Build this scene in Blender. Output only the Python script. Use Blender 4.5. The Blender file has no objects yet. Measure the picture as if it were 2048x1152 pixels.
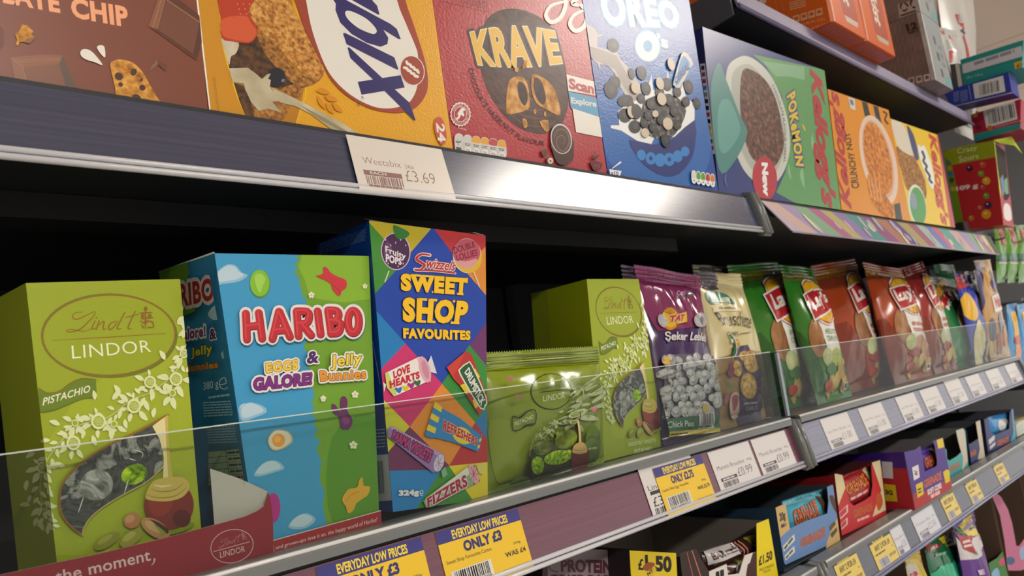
import bpy, math, random
import numpy as np
from mathutils import Vector, noise, geometry

random.seed(7)
SC = bpy.context.scene
COL = SC.collection
PI = math.pi
# ------------------------------------------------------------------ camera, world, exposure
CZ = 1.30                     # camera height above the floor
CAMY = -0.41                  # the shelf rails stand in the plane y = 0
FPX = 1480.0                  # focal length in pixels of the 2048 wide frame
_A, _B, _s = 1548.0, -10.0, 0.135
_b = -FPX * FPX / (_A * _s + _B)
_X = Vector((_A, _B, FPX)).normalized()
_Z = Vector((_s * _b, _b, FPX)); _Z = (_Z - _X * _Z.dot(_X)).normalized()
_Y = _Z.cross(_X)
if _Y.z < 0: _Y = -_Y
def cam_to_world(v): return Vector((_X.dot(v), _Y.dot(v), _Z.dot(v)))
CAM = Vector((0, CAMY, CZ))
RIGHT, DOWN, FWD = (cam_to_world(Vector(a)) for a in ((1, 0, 0), (0, 1, 0), (0, 0, 1)))
cd = bpy.data.cameras.new('camera'); cam = bpy.data.objects.new('camera', cd); COL.objects.link(cam)
from mathutils import Matrix
cam.matrix_world = Matrix(((RIGHT.x, -DOWN.x, -FWD.x, CAM.x), (RIGHT.y, -DOWN.y, -FWD.y, CAM.y), (RIGHT.z, -DOWN.z, -FWD.z, CAM.z), (0, 0, 0, 1)))
cd.sensor_width = 36.0; cd.sensor_fit = 'HORIZONTAL'; cd.lens = FPX / 2048 * 36.0
cd.clip_start = 0.01; cd.clip_end = 60
cd.dof.use_dof = True; cd.dof.focus_distance = 0.50; cd.dof.aperture_fstop = 15
SC.camera = cam
w = bpy.data.worlds.new('world'); SC.world = w; w.use_nodes = True
# the open shop around the aisle: brighter ahead along the aisle than behind the photographer
_n = w.node_tree; _bg = _n.nodes['Background']; _bg.inputs[1].default_value = 0.5
_tc = _n.nodes.new('ShaderNodeTexCoord'); _sx = _n.nodes.new('ShaderNodeSeparateXYZ'); _mr = _n.nodes.new('ShaderNodeMapRange'); _rp = _n.nodes.new('ShaderNodeValToRGB')
_mr.inputs['From Min'].default_value = -0.9; _mr.inputs['From Max'].default_value = 0.75
_rp.color_ramp.elements[0].color = (0.04, 0.038, 0.036, 1); _rp.color_ramp.elements[1].color = (1.0, 0.96, 0.91, 1)
_n.links.new(_tc.outputs['Generated'], _sx.inputs[0]); _n.links.new(_sx.outputs['X'], _mr.inputs['Value']); _n.links.new(_mr.outputs['Result'], _rp.inputs[0]); _n.links.new(_rp.outputs[0], _bg.inputs[0])
SC.view_settings.view_transform = 'Standard'; SC.view_settings.look = 'None'
SC.view_settings.gamma = 1; SC.view_settings.use_curve_mapping = False
SC.view_settings.exposure = 0.92
FILL_LAMP = 36.0                   # base emission of the added fill panel

# ------------------------------------------------------------------ materials
def lin(h):
    h = h.lstrip('#'); out = []
    for i in (0, 2, 4):
        c = int(h[i:i + 2], 16) / 255
        out.append(c / 12.92 if c <= 0.04045 else ((c + 0.055) / 1.055) ** 2.4)
    return (*out, 1)
_mats = {}
def M(h, rough=0.42, metal=0.0, spec=0.4, coat=0.0, grain=0.0, gscale=900):
    """plain printed or painted surface; grain adds a fine surface bump"""
    k = (h, rough, metal, spec, coat, grain, gscale)
    if k in _mats: return _mats[k]
    m = bpy.data.materials.new('print_' + h.lstrip('#')); m.use_nodes = True
    nt = m.node_tree; b = nt.nodes['Principled BSDF']
    b.inputs['Base Color'].default_value = lin(h); b.inputs['Roughness'].default_value = rough
    b.inputs['Metallic'].default_value = metal; b.inputs['Specular IOR Level'].default_value = spec
    b.inputs['Coat Weight'].default_value = coat; b.inputs['Coat Roughness'].default_value = 0.12
    if grain:
        t = nt.nodes.new('ShaderNodeTexNoise'); t.inputs['Scale'].default_value = gscale; t.inputs['Detail'].default_value = 2
        c = nt.nodes.new('ShaderNodeTexCoord'); bp = nt.nodes.new('ShaderNodeBump')
        bp.inputs['Strength'].default_value = grain; bp.inputs['Distance'].default_value = 0.0006
        nt.links.new(c.outputs['Object'], t.inputs['Vector']); nt.links.new(t.outputs['Fac'], bp.inputs['Height'])
        nt.links.new(bp.outputs['Normal'], b.inputs['Normal'])
    _mats[k] = m; return m
def N(stops, scale=120, rough=0.5, detail=4, metal=0.0, bump=0.0, kind='noise', stretch=(1, 1, 1), spec=0.4, dist=0.0):
    """mottled surface: a noise (or voronoi) pattern through a colour ramp; stops = hex colours"""
    k = ('N', tuple(stops), scale, rough, detail, metal, bump, kind, stretch, spec, dist)
    if k in _mats: return _mats[k]
    m = bpy.data.materials.new('mottled_' + stops[0].lstrip('#')); m.use_nodes = True
    nt = m.node_tree; b = nt.nodes['Principled BSDF']
    c = nt.nodes.new('ShaderNodeTexCoord'); mp = nt.nodes.new('ShaderNodeMapping'); mp.inputs['Scale'].default_value = stretch
    nt.links.new(c.outputs['Object'], mp.inputs['Vector'])
    if kind == 'noise':
        t = nt.nodes.new('ShaderNodeTexNoise'); t.inputs['Scale'].default_value = scale; t.inputs['Detail'].default_value = detail
        t.inputs['Distortion'].default_value = dist; f = t.outputs['Fac']
    else:
        t = nt.nodes.new('ShaderNodeTexVoronoi'); t.inputs['Scale'].default_value = scale; f = t.outputs['Distance']
    nt.links.new(mp.outputs['Vector'], t.inputs['Vector'])
    r = nt.nodes.new('ShaderNodeValToRGB'); el = r.color_ramp.elements
    lo, hi = (0.3, 0.7) if kind == 'noise' else (0.05, 0.75)
    n = len(stops)
    el[0].position = lo; el[0].color = lin(stops[0]); el[1].position = hi; el[1].color = lin(stops[-1])
    for i in range(1, n - 1):
        e = el.new(lo + (hi - lo) * i / (n - 1)); e.color = lin(stops[i])
    nt.links.new(f, r.inputs['Fac']); nt.links.new(r.outputs['Color'], b.inputs['Base Color'])
    b.inputs['Roughness'].default_value = rough; b.inputs['Metallic'].default_value = metal; b.inputs['Specular IOR Level'].default_value = spec
    if bump:
        bp = nt.nodes.new('ShaderNodeBump'); bp.inputs['Strength'].default_value = bump; bp.inputs['Distance'].default_value = 0.001
        nt.links.new(f, bp.inputs['Height']); nt.links.new(bp.outputs['Normal'], b.inputs['Normal'])
    _mats[k] = m; return m
def CLEAR(tint='#eef2f0', gloss=1.0, name='clear_acrylic', rough=0.03):
    k = (tint, gloss, name)
    if k in _mats: return _mats[k]
    m = bpy.data.materials.new(name); m.use_nodes = True; nt = m.node_tree
    nt.nodes.remove(nt.nodes['Principled BSDF'])
    tr = nt.nodes.new('ShaderNodeBsdfTransparent'); tr.inputs[0].default_value = lin(tint)
    gl = nt.nodes.new('ShaderNodeBsdfGlossy'); gl.inputs['Roughness'].default_value = rough
    fr = nt.nodes.new('ShaderNodeFresnel'); fr.inputs['IOR'].default_value = 1.45
    mul = nt.nodes.new('ShaderNodeMath'); mul.operation = 'MULTIPLY'; mul.inputs[1].default_value = gloss; mul.use_clamp = True
    mx = nt.nodes.new('ShaderNodeMixShader')
    ge = nt.nodes.new('ShaderNodeNewGeometry'); fb = nt.nodes.new('ShaderNodeMath'); fb.operation = 'SUBTRACT'; fb.inputs[0].default_value = 1
    m2 = nt.nodes.new('ShaderNodeMath'); m2.operation = 'MULTIPLY'      # only the outer skin reflects
    nt.links.new(ge.outputs['Backfacing'], fb.inputs[1]); nt.links.new(fr.outputs[0], m2.inputs[0]); nt.links.new(fb.outputs[0], m2.inputs[1])
    nt.links.new(m2.outputs[0], mul.inputs[0]); nt.links.new(mul.outputs[0], mx.inputs[0])
    nt.links.new(tr.outputs[0], mx.inputs[1]); nt.links.new(gl.outputs[0], mx.inputs[2])
    nt.links.new(mx.outputs[0], nt.nodes['Material Output'].inputs['Surface'])
    _mats[k] = m; return m
def GLOW(h, s):
    m = bpy.data.materials.new('lamp_diffuser'); m.use_nodes = True; b = m.node_tree.nodes['Principled BSDF']
    b.inputs['Base Color'].default_value = lin(h); b.inputs['Emission Color'].default_value = lin(h); b.inputs['Emission Strength'].default_value = s
    return m

# ------------------------------------------------------------------ meshes and things
class MB:
    """collects faces (world coordinates) for ONE mesh object"""
    def __init__(s): s.v = []; s.f = []; s.m = []; s.mats = []; s.sm = []
    def mi(s, mat):
        if mat not in s.mats: s.mats.append(mat)
        return s.mats.index(mat)
    def add(s, verts, faces, mat, smooth=False):
        b = len(s.v); s.v += [tuple(p) for p in verts]; i = s.mi(mat)
        for f in faces: s.f.append(tuple(b + k for k in f)); s.m.append(i); s.sm.append(smooth)
    def prism(s, A, B, mat, capA=None, capB=None, sides=None):
        """closed solid between two matching outlines"""
        n = len(A)
        s.add(list(A), [tuple(range(n))], capA or mat); s.add(list(B), [tuple(reversed(range(n)))], capB or mat)
        for i in range(n):
            j = (i + 1) % n
            s.add([A[i], B[i], B[j], A[j]], [(0, 1, 2, 3)], (sides[i] if sides and sides[i] else mat))
    def box(s, lo, hi, mat, bev=0.0):
        x0, y0, z0 = lo; x1, y1, z1 = hi
        if bev <= 0:
            s.prism([(x0, y0, z0), (x1, y0, z0), (x1, y0, z1), (x0, y0, z1)], [(x0, y1, z0), (x1, y1, z0), (x1, y1, z1), (x0, y1, z1)], mat); return
        b = bev; prof = [(y0, z0 + b), (y0, z1 - b), (y0 + b, z1), (y1 - b, z1), (y1, z1 - b), (y1, z0 + b), (y1 - b, z0), (y0 + b, z0)]
        s.prism([(x0, y, z) for y, z in prof], [(x1, y, z) for y, z in prof], mat)
    def tube(s, pts, r, mat, n=10, closed_ends=True):
        pts = [Vector(p) for p in pts]; rings = []
        for i, p in enumerate(pts):
            d = (pts[min(i + 1, len(pts) - 1)] - pts[max(i - 1, 0)]).normalized()
            a = d.cross(Vector((0, 0, 1)));
            if a.length < 1e-3: a = d.cross(Vector((0, 1, 0)))
            a.normalize(); c = d.cross(a); rr = r[i] if isinstance(r, (list, tuple)) else r
            rings.append([p + a * math.cos(2 * PI * k / n) * rr + c * math.sin(2 * PI * k / n) * rr for k in range(n)])
        V = [q for g in rings for q in g]; F = []
        for i in range(len(rings) - 1):
            for k in range(n): F.append((i * n + k, i * n + (k + 1) % n, (i + 1) * n + (k + 1) % n, (i + 1) * n + k))
        if closed_ends: F += [tuple(reversed(range(n))), tuple(range((len(rings) - 1) * n, len(rings) * n))]
        s.add(V, F, mat, True)
    def blob(s, c, r, mat, seg=14, rings=9, fn=None):
        """ball-like lump: r = 3 radii; fn(direction) scales the radius"""
        c = Vector(c); V = []; F = []
        for i in range(rings + 1):
            th = PI * i / rings
            for k in range(seg):
                d = Vector((math.sin(th) * math.cos(2 * PI * k / seg), math.sin(th) * math.sin(2 * PI * k / seg), math.cos(th)))
                q = fn(d) if fn else 1
                V.append(c + Vector((d.x * r[0], d.y * r[1], d.z * r[2])) * q)
        for i in range(rings):
            for k in range(seg): F.append((i * seg + k, i * seg + (k + 1) % seg, (i + 1) * seg + (k + 1) % seg, (i + 1) * seg + k))
        s.add(V, F, mat, True)
    def build(s, name, loc=(0, 0, 0), parent=None, weld=False):
        me = bpy.data.meshes.new(name); l = Vector(loc)
        me.from_pydata([tuple(Vector(p) - l) for p in s.v], [], s.f)
        for m in s.mats: me.materials.append(m)
        me.polygons.foreach_set('material_index', s.m); me.polygons.foreach_set('use_smooth', s.sm); me.update()
        o = bpy.data.objects.new(name, me); COL.objects.link(o)
        if parent: o.parent = parent
        else: o.location = l
        return o
class Thing:
    """one top-level object (its own mesh = body, or an Empty) and its parts, two levels deep ('part' or 'part/sub')"""
    def __init__(s, name, label, cat, group=None, kind=None):
        s.name, s.label, s.cat, s.group, s.kind = name, label, cat, group, kind
        s.body = MB(); s.parts = []; s.plabel = {}
    def part(s, name, new=False, label=None):
        if not new:
            for n, m in s.parts:
                if n == name: return m
        m = MB(); s.parts.append((name, m))
        if label: s.plabel[id(m)] = label
        return m
    def build(s, loc=None):
        if loc is None:
            vs = list(s.body.v)
            for n, m in s.parts: vs += m.v
            xs, ys, zs = zip(*vs); loc = ((min(xs) + max(xs)) / 2, (min(ys) + max(ys)) / 2, min(zs))
        if s.body.v: o = s.body.build(s.name, loc)
        else:
            o = bpy.data.objects.new(s.name, None); COL.objects.link(o); o.location = loc; o.empty_display_size = 0.02
        if s.cat: o['category'] = s.cat
        if s.label: o['label'] = s.label
        if s.group: o['group'] = s.group
        if s.kind: o['kind'] = s.kind
        last = {}
        for n, m in s.parts:
            if not m.v: continue
            par = o; nm = n
            if '/' in n: p, nm = n.split('/'); par = last.get(p, o)
            q = m.build(nm, loc, par); last[n] = q
            if id(m) in s.plabel: q['label'] = s.plabel[id(m)]
        s.obj = o; return o

# ------------------------------------------------------------------ faces and printing
def raydir(x, y): return RIGHT * (x - 1024) + DOWN * (y - 576) + FWD * FPX
def hit(x, y, P, Nn):
    d = raydir(x, y); return CAM + d * ((P - CAM).dot(Nn) / d.dot(Nn))
def at(x, y, yy=0.0):        # the point of the plane y = yy
    return hit(x, y, Vector((0, yy, 0)), Vector((0, 1, 0)))
def atx(x, y, xx):           # the point of the plane x = xx
    return hit(x, y, Vector((xx, 0, 0)), Vector((1, 0, 0)))
def atz(x, y, zz):
    return hit(x, y, Vector((0, 0, zz)), Vector((0, 0, 1)))
class Face:
    """a printed face: outline corners TL, TR, BR, BL in 3-D, all in one plane; bulge(s, t) lifts a bag's front"""
    def __init__(f, TL, TR, BR, BL, bulge=None, sub=None):
        f.c = [Vector(p) for p in (BL, BR, TR, TL)]
        f.O = f.c[0]; f.U = (f.c[1] - f.c[0]).normalized(); t = f.c[3] - f.c[0]
        f.N = f.U.cross(t).normalized(); f.V = f.N.cross(f.U)
        f.q = [f.flat(p) for p in f.c]; f.bulge = bulge; f.sub = sub; f.lift = 0.00045 if bulge else 0.0
        f.clip = f.q
    def flat(f, p): d = p - f.O; return (d.dot(f.U), d.dot(f.V))
    def unit(f, s, t):
        a, b, c, d = f.q
        return tuple(a[i] * (1 - s) * (1 - t) + b[i] * s * (1 - t) + c[i] * s * t + d[i] * (1 - s) * t for i in (0, 1))
    def st(f, u, v):
        s = t = 0.5; a, b, c, d = f.q
        for _ in range(6):
            x, y = f.unit(s, t)
            dsx = (b[0] - a[0]) * (1 - t) + (c[0] - d[0]) * t; dsy = (b[1] - a[1]) * (1 - t) + (c[1] - d[1]) * t
            dtx = (d[0] - a[0]) * (1 - s) + (c[0] - b[0]) * s; dty = (d[1] - a[1]) * (1 - s) + (c[1] - b[1]) * s
            det = dsx * dty - dsy * dtx
            if abs(det) < 1e-12: break
            ex, ey = u - x, v - y
            s += (ex * dty - ey * dtx) / det; t += (dsx * ey - dsy * ex) / det
        return s, t
    def h(f, u, v): return f.bulge(*f.st(u, v)) if f.bulge else 0.0
    def w(f, u, v, lift=0.0): return f.O + f.U * u + f.V * v + f.N * (f.h(u, v) + lift)
    def px(f, x, y, lift=0.0):
        p = hit(x, y, f.O + f.N * lift, f.N); uv = f.flat(p)
        if f.bulge:
            for _ in range(4):
                b = max(0, f.h(*uv)) + lift; p = hit(x, y, f.O + f.N * b, f.N); uv = f.flat(p)
        return uv
def pface(TL, TR, BR, BL, y=0.012, lean=0.0, yaw=0.0, bulge=None, sub=None, floor=None, plumb=False):
    """face through photo corners, standing in the plane y (at its lower corner), leaning back / turned by the given degrees"""
    P = at(*BL, y) if y is not None else atz(*BL, floor); l, a = math.radians(lean), math.radians(yaw)
    n = Vector((math.sin(a) * math.cos(l), -math.cos(a) * math.cos(l), math.sin(l)))
    q = [hit(*c, P, n) for c in (TL, TR, BR, BL)]
    if plumb: q[2] = Vector((q[1].x, q[1].y, floor)); q[3] = Vector((q[0].x, q[0].y, floor))
    elif floor is not None:      # carry the side edges down (or up) to the deck the pack stands on
        q[2] = q[1] + (q[2] - q[1]) * ((floor - q[1].z) / (q[2].z - q[1].z)); q[3] = q[0] + (q[3] - q[0]) * ((floor - q[0].z) / (q[3].z - q[0].z))
    return Face(*q, bulge=bulge, sub=sub)
def back_to(P, x):           # how far straight back from P the picture column x is reached
    lo, hi = 0.0, 0.5
    for _ in range(40):
        m = (lo + hi) / 2; d = P + Vector((0, m, 0)) - CAM
        if 1024 + FPX * d.dot(RIGHT) / d.dot(FWD) > x: lo = m
        else: hi = m
    return lo
def clip_poly(poly, clip):
    out = poly
    for i in range(len(clip)):
        a, b = clip[i], clip[(i + 1) % len(clip)]; inp, out = out, []
        ex, ey = b[0] - a[0], b[1] - a[1]
        side = lambda p: ex * (p[1] - a[1]) - ey * (p[0] - a[0])
        for k in range(len(inp)):
            p, q = inp[k], inp[(k + 1) % len(inp)]; sp, sq = side(p), side(q)
            if sp >= 0: out.append(p)
            if (sp >= 0) != (sq >= 0):
                t = sp / (sp - sq); out.append((p[0] + (q[0] - p[0]) * t, p[1] + (q[1] - p[1]) * t))
        if not out: return []
    return out
def smooth_pts(pts, n=6, closed=True):
    P = [Vector((p[0], p[1])) for p in pts]; k = len(P); out = []
    for i in range(k if closed else k - 1):
        if closed: a, b, c, d = P[i - 1], P[i], P[(i + 1) % k], P[(i + 2) % k]
        else: a, b, c, d = P[max(i - 1, 0)], P[i], P[i + 1], P[min(i + 2, k - 1)]
        for j in range(n):
            t = j / n; t2, t3 = t * t, t * t * t
            q = 0.5 * ((2 * b) + (c - a) * t + (2 * a - 5 * b + 4 * c - d) * t2 + (3 * b - a - 3 * c + d) * t3)
            out.append((q.x, q.y))
    if not closed: out.append((P[-1].x, P[-1].y))
    return out
_gl = {}
def glyphs(text, off=0.0, ref=None, slant=0.0, space=1.0):
    """triangles of a text, scaled so that the ink box of the text at offset ref is 0..1 x 0..1"""
    ref = off if ref is None else ref; k = (text, off, ref, slant, space)
    if k in _gl: return _gl[k]
    def mesh(o_):
        c = bpy.data.curves.new('t', 'FONT'); c.body = text; c.offset = o_; c.shear = slant; c.space_character = space; c.resolution_u = 3; c.fill_mode = 'FRONT'
        ob = bpy.data.objects.new('t', c); COL.objects.link(ob)
        dg = bpy.context.evaluated_depsgraph_get(); me = bpy.data.meshes.new_from_object(ob.evaluated_get(dg))
        me.calc_loop_triangles()
        V = [(v.co.x, v.co.y) for v in me.vertices]; T = [tuple(t.vertices) for t in me.loop_triangles]
        bpy.data.objects.remove(ob); bpy.data.curves.remove(c); bpy.data.meshes.remove(me)
        return V, T
    kr = ('raw', text, off, slant, space); kf = ('raw', text, ref, slant, space)
    for kk, oo in ((kr, off), (kf, ref)):
        if kk not in _gl: _gl[kk] = mesh(oo)
    V, T = _gl[kr]; RV = _gl[kf][0]
    if not RV: _gl[k] = ([], []); return _gl[k]
    x0, x1 = min(p[0] for p in RV), max(p[0] for p in RV); y0, y1 = min(p[1] for p in RV), max(p[1] for p in RV)
    V = [((p[0] - x0) / (x1 - x0), (p[1] - y0) / max(1e-6, y1 - y0)) for p in V]
    _gl[k] = (V, T); return _gl[k]
STEP = 0.000022
class Art:
    """prints shapes on a face. Points are photo pixels by default; unit() switches to 0..1 x 0..1 over the face (y up)"""
    def __init__(a, face, thing, mb=None): a.f = face; a.T = thing; a.o = mb or thing.body; a.k = 1; a.m = lambda x, y: face.px(x, y, a.lift()); a.xf = None
    def unit(a, x0=0, y0=0, x1=1, y1=1):
        a.m = lambda x, y: a.f.unit(x0 + (x1 - x0) * x, y0 + (y1 - y0) * y); return a
    def part(a, name, **k): a.o = a.T.part(name, **k); return a
    def nw(a, name): return a.part(name, new=True)
    def bodyp(a): a.o = a.T.body; return a
    def lift(a): return a.f.lift + a.k * STEP * (5.0 if a.f.bulge else 1)
    def mp(a, p):
        if a.xf: p = a.xf(*p)
        return a.m(p[0], p[1])
    def tri(a, uv, T, mat):
        f = a.f; lift = a.lift(); ids = {}; V = []; F = []
        x = [q[0] for q in f.clip]; y = [q[1] for q in f.clip]
        def vid(p):
            k = (round(p[0], 7), round(p[1], 7))
            if k not in ids: ids[k] = len(V); V.append(p)
            return ids[k]
        for t in T:
            P = [uv[i] for i in t]
            ar = (P[1][0] - P[0][0]) * (P[2][1] - P[0][1]) - (P[1][1] - P[0][1]) * (P[2][0] - P[0][0])
            if abs(ar) < 1e-14: continue
            if ar < 0: P.reverse()
            P = clip_poly(P, f.clip)
            for i in range(1, len(P) - 1):
                st = [(P[0], P[i], P[i + 1])]
                if f.sub:
                    out = []
                    while st:
                        q = st.pop(); L = [math.dist(q[j], q[(j + 1) % 3]) for j in range(3)]
                        j = max(range(3), key=lambda z: L[z])
                        if L[j] > f.sub:
                            b, c, d = q[j], q[(j + 1) % 3], q[(j + 2) % 3]; mm = ((b[0] + c[0]) / 2, (b[1] + c[1]) / 2)
                            st += [(b, mm, d), (mm, c, d)]
                        else: out.append(q)
                    st = out
                for q in st:
                    g = tuple(vid(p) for p in q)
                    if len(set(g)) == 3: F.append(g)
        if F: a.o.add([f.w(p[0], p[1], lift) for p in V], F, mat, bool(f.bulge)); a.k += 0.15
    def P(a, mat, pts, sm=0, keep=False):
        """filled polygon; sm > 0 rounds it through its points"""
        if sm: pts = smooth_pts(pts, sm)
        uv = [a.mp(p) for p in pts]
        T = geometry.tessellate_polygon([[Vector((p[0], p[1], 0)) for p in uv]])
        a.tri(uv, T, mat)
        if not keep: a.k += 1
        return a
    def R(a, mat, x0, y0, x1, y1): return a.P(mat, [(x0, y0), (x1, y0), (x1, y1), (x0, y1)])
    def E(a, mat, cx, cy, rx, ry, rot=0, n=36, keep=False):
        c, s = math.cos(math.radians(rot)), math.sin(math.radians(rot))
        return a.P(mat, [(cx + rx * math.cos(2 * PI * i / n) * c - ry * math.sin(2 * PI * i / n) * s, cy + rx * math.cos(2 * PI * i / n) * s + ry * math.sin(2 * PI * i / n) * c) for i in range(n)], keep=keep)
    def S(a, mat, pts, wd, closed=False, sm=5, cap=True, keep=False):
        """brush stroke; wd = width or list of widths along it"""
        n0 = len(pts); P = smooth_pts(pts, sm, closed) if sm else [tuple(p) for p in pts]
        n = len(P); uv = []; T = []
        W = wd if isinstance(wd, (list, tuple)) else [wd, wd]
        ds = [Vector((P[(i + 1) % n][0] - P[i - 1][0], P[(i + 1) % n][1] - P[i - 1][1])) if closed or 0 < i < n - 1 else
              (Vector((P[1][0] - P[0][0], P[1][1] - P[0][1])) if i == 0 else Vector((P[-1][0] - P[-2][0], P[-1][1] - P[-2][1]))) for i in range(n)]
        for i in range(n):
            q = i / max(1, n - 1) * (len(W) - 1); j = min(int(q), len(W) - 2); ww = W[j] + (W[j + 1] - W[j]) * (q - j)
            d = ds[i].normalized() if ds[i].length else Vector((1, 0)); nx, ny = -d.y * ww / 2, d.x * ww / 2
            uv += [a.mp((P[i][0] + nx, P[i][1] + ny)), a.mp((P[i][0] - nx, P[i][1] - ny))]
        m = n if closed else n - 1
        for i in range(m):
            j = (i + 1) % n; T += [(2 * i, 2 * i + 1, 2 * j), (2 * i + 1, 2 * j + 1, 2 * j)]
        a.tri(uv, T, mat)
        if cap and not closed:
            for i, ww in ((0, W[0]), (n - 1, W[-1])):
                if ww > 0: a.E(mat, P[i][0], P[i][1], ww / 2, ww / 2, n=12, keep=True)
        if not keep: a.k += 1
        return a
    def T_(a, mat, text, BL, BR, TL, TR=None, bold=0.0, out=None, ow=0.05, slant=0.0, space=1.0, warp=None, out2=None, ow2=0.1):
        """text whose ink box fills the quad BL, BR, TL(, TR); out = outline material"""
        TR = TR or (TL[0] + BR[0] - BL[0], TL[1] + BR[1] - BL[1])
        if warp: fn = lambda s, t: a.mp(warp(s, t))
        else:
            q = [a.mp(p) for p in (BL, BR, TR, TL)]
            fn = lambda s, t: tuple(q[0][i] * (1 - s) * (1 - t) + q[1][i] * s * (1 - t) + q[2][i] * s * t + q[3][i] * (1 - s) * t for i in (0, 1))
        for mm, o_ in ((out2, bold + ow2), (out, bold + ow), (mat, bold)):
            if mm is None: continue
            if o_ - bold >= 0.035:     # thick outline: the same letters set all round
                V, T = glyphs(text, bold, bold, slant, space); p0, p1 = fn(0.5, 0.0), fn(0.5, 1.0); rr = (o_ - bold) * math.dist(p0, p1) / 0.75
                for kk in range(12):
                    dx, dy = rr * math.cos(kk * PI / 6), rr * math.sin(kk * PI / 6); a.tri([(u + dx, v + dy) for u, v in (fn(*p) for p in V)], T, mm); a.k -= 0.09
            else:
                V, T = glyphs(text, o_, bold, slant, space); a.tri([fn(*p) for p in V], T, mm)
            a.k += 1
        return a
    def TP(a, mat, text, pts, h, bold=0.0, out=None, ow=0.05, side=1, sm=6, **k):
        """text along a curved baseline"""
        P = smooth_pts(pts, sm, False) if sm else pts; L = [0.0]
        for i in range(1, len(P)): L.append(L[-1] + math.dist(P[i], P[i - 1]))
        def warp(s, t):
            d = s * L[-1]; i = 0
            while i < len(P) - 2 and L[i + 1] < d: i += 1
            q = (d - L[i]) / (L[i + 1] - L[i]); x = P[i][0] + (P[i + 1][0] - P[i][0]) * q; y = P[i][1] + (P[i + 1][1] - P[i][1]) * q
            j0, j1 = max(i - 1, 0), min(i + 2, len(P) - 1); dx, dy = P[j1][0] - P[j0][0], P[j1][1] - P[j0][1]; l = math.hypot(dx, dy)
            hh = h[0] + (h[1] - h[0]) * s if isinstance(h, (tuple, list)) else h
            return (x + dy / l * hh * t * side, y - dx / l * hh * t * side)
        return a.T_(mat, text, None, None, (0, 0), (0, 0), bold=bold, out=out, ow=ow, warp=warp, **k)
    def bars(a, mat, BL, BR, TL, n=24, seed=1, fill=0.55):
        """barcode"""
        r = random.Random(seed); x = 0.0
        TR = (TL[0] + BR[0] - BL[0], TL[1] + BR[1] - BL[1])
        while x < 1:
            ww = r.choice((0.5, 1, 1, 1.6, 2)) / n * fill; e = min(1, x + ww)
            l = lambda A, B, s: (A[0] + (B[0] - A[0]) * s, A[1] + (B[1] - A[1]) * s)
            a.P(mat, [l(BL, BR, x), l(BL, BR, e), l(TL, TR, e), l(TL, TR, x)], keep=True); x = e + r.choice((0.5, 0.7, 1.1)) / n * 0.8
        a.k += 1; return a
    def lines(a, mat, BL, BR, TL, n=4, fill=0.5, seed=3, words=5):
        """small print: rows of word-length dashes too fine to read"""
        r = random.Random(seed); TR = (TL[0] + BR[0] - BL[0], TL[1] + BR[1] - BL[1])
        def pt(s, t): return tuple((BL[i] * (1 - s) + BR[i] * s) * (1 - t) + (TL[i] * (1 - s) + TR[i] * s) * t for i in (0, 1))
        for i in range(n):
            t0 = i / n; t1 = t0 + fill / n; x = 0
            while x < 0.97:
                e = min(1, x + r.uniform(0.5, 1.4) / words); a.P(mat, [pt(x, t0), pt(e, t0), pt(e, t1), pt(x, t1)], keep=True); x = e + 0.12 / words
        a.k += 1; return a
def homog(src, dst):
    """photo-to-photo mapping of one package design onto another of the same kind"""
    A = []; B = []
    for (x, y), (u, v) in zip(src, dst):
        A += [[x, y, 1, 0, 0, 0, -u * x, -u * y], [0, 0, 0, x, y, 1, -v * x, -v * y]]; B += [u, v]
    h = np.linalg.solve(np.array(A), np.array(B))
    return lambda x, y: ((h[0] * x + h[1] * y + h[2]) / (h[6] * x + h[7] * y + 1), (h[3] * x + h[4] * y + h[5]) / (h[6] * x + h[7] * y + 1))
def carton(T, f, depth, mat, side=None, top=None, back=None, mb=None, dirv=None):
    """closed box behind a printed face; returns its left face, its right face and its top face"""
    d = (dirv if dirv else -f.N) * depth; A = f.c; B = [p + d for p in A] if back is None else back
    (mb or T.body).prism(A, B, mat, sides=[side, side, top or side, side])
    return Face(B[3], A[3], A[0], B[0]), Face(A[2], B[2], B[1], A[1]), Face(B[3], B[2], A[2], A[3])
def pillow(B, seal=0.07, rip=0.0015, seed=0, pw=0.6, creases=1.0, flat_bottom=0.0):
    """bulge of a filled bag: s across, t up"""
    def b(s, t):
        s = min(1, max(0, s)); t = min(1, max(0, t))
        tt = (t - seal * 0.6) / (1 - 1.6 * seal)
        if tt <= 0 or tt >= 1:
            return 0.0009 * math.sin(t * 260) * (1 if t > 0.5 else 0.4) + 0.0012 * math.sin(s * 9 + seed)
        e = math.sin(PI * tt); bb = B * (max(0, math.sin(PI * s)) ** pw) * (e ** 0.55)
        near = math.exp(-((tt - 1) / 0.25) ** 2) + 0.7 * math.exp(-(tt / 0.2) ** 2)
        n = noise.noise(Vector((s * 9 + seed * 3.1, t * 2.2, seed))) * near * 2.6 + noise.noise(Vector((s * 5 + t * 3, t * 6 - s * 3, seed * 1.7))) * 0.8 + noise.noise(Vector((s * 14 - t * 9, t * 5, seed * 2.3))) * 0.35
        edge = min(1, s * 8) * min(1, (1 - s) * 8)
        return max(0.0, bb) + rip * creases * n * edge * min(1, e * 3)
    return b
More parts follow.
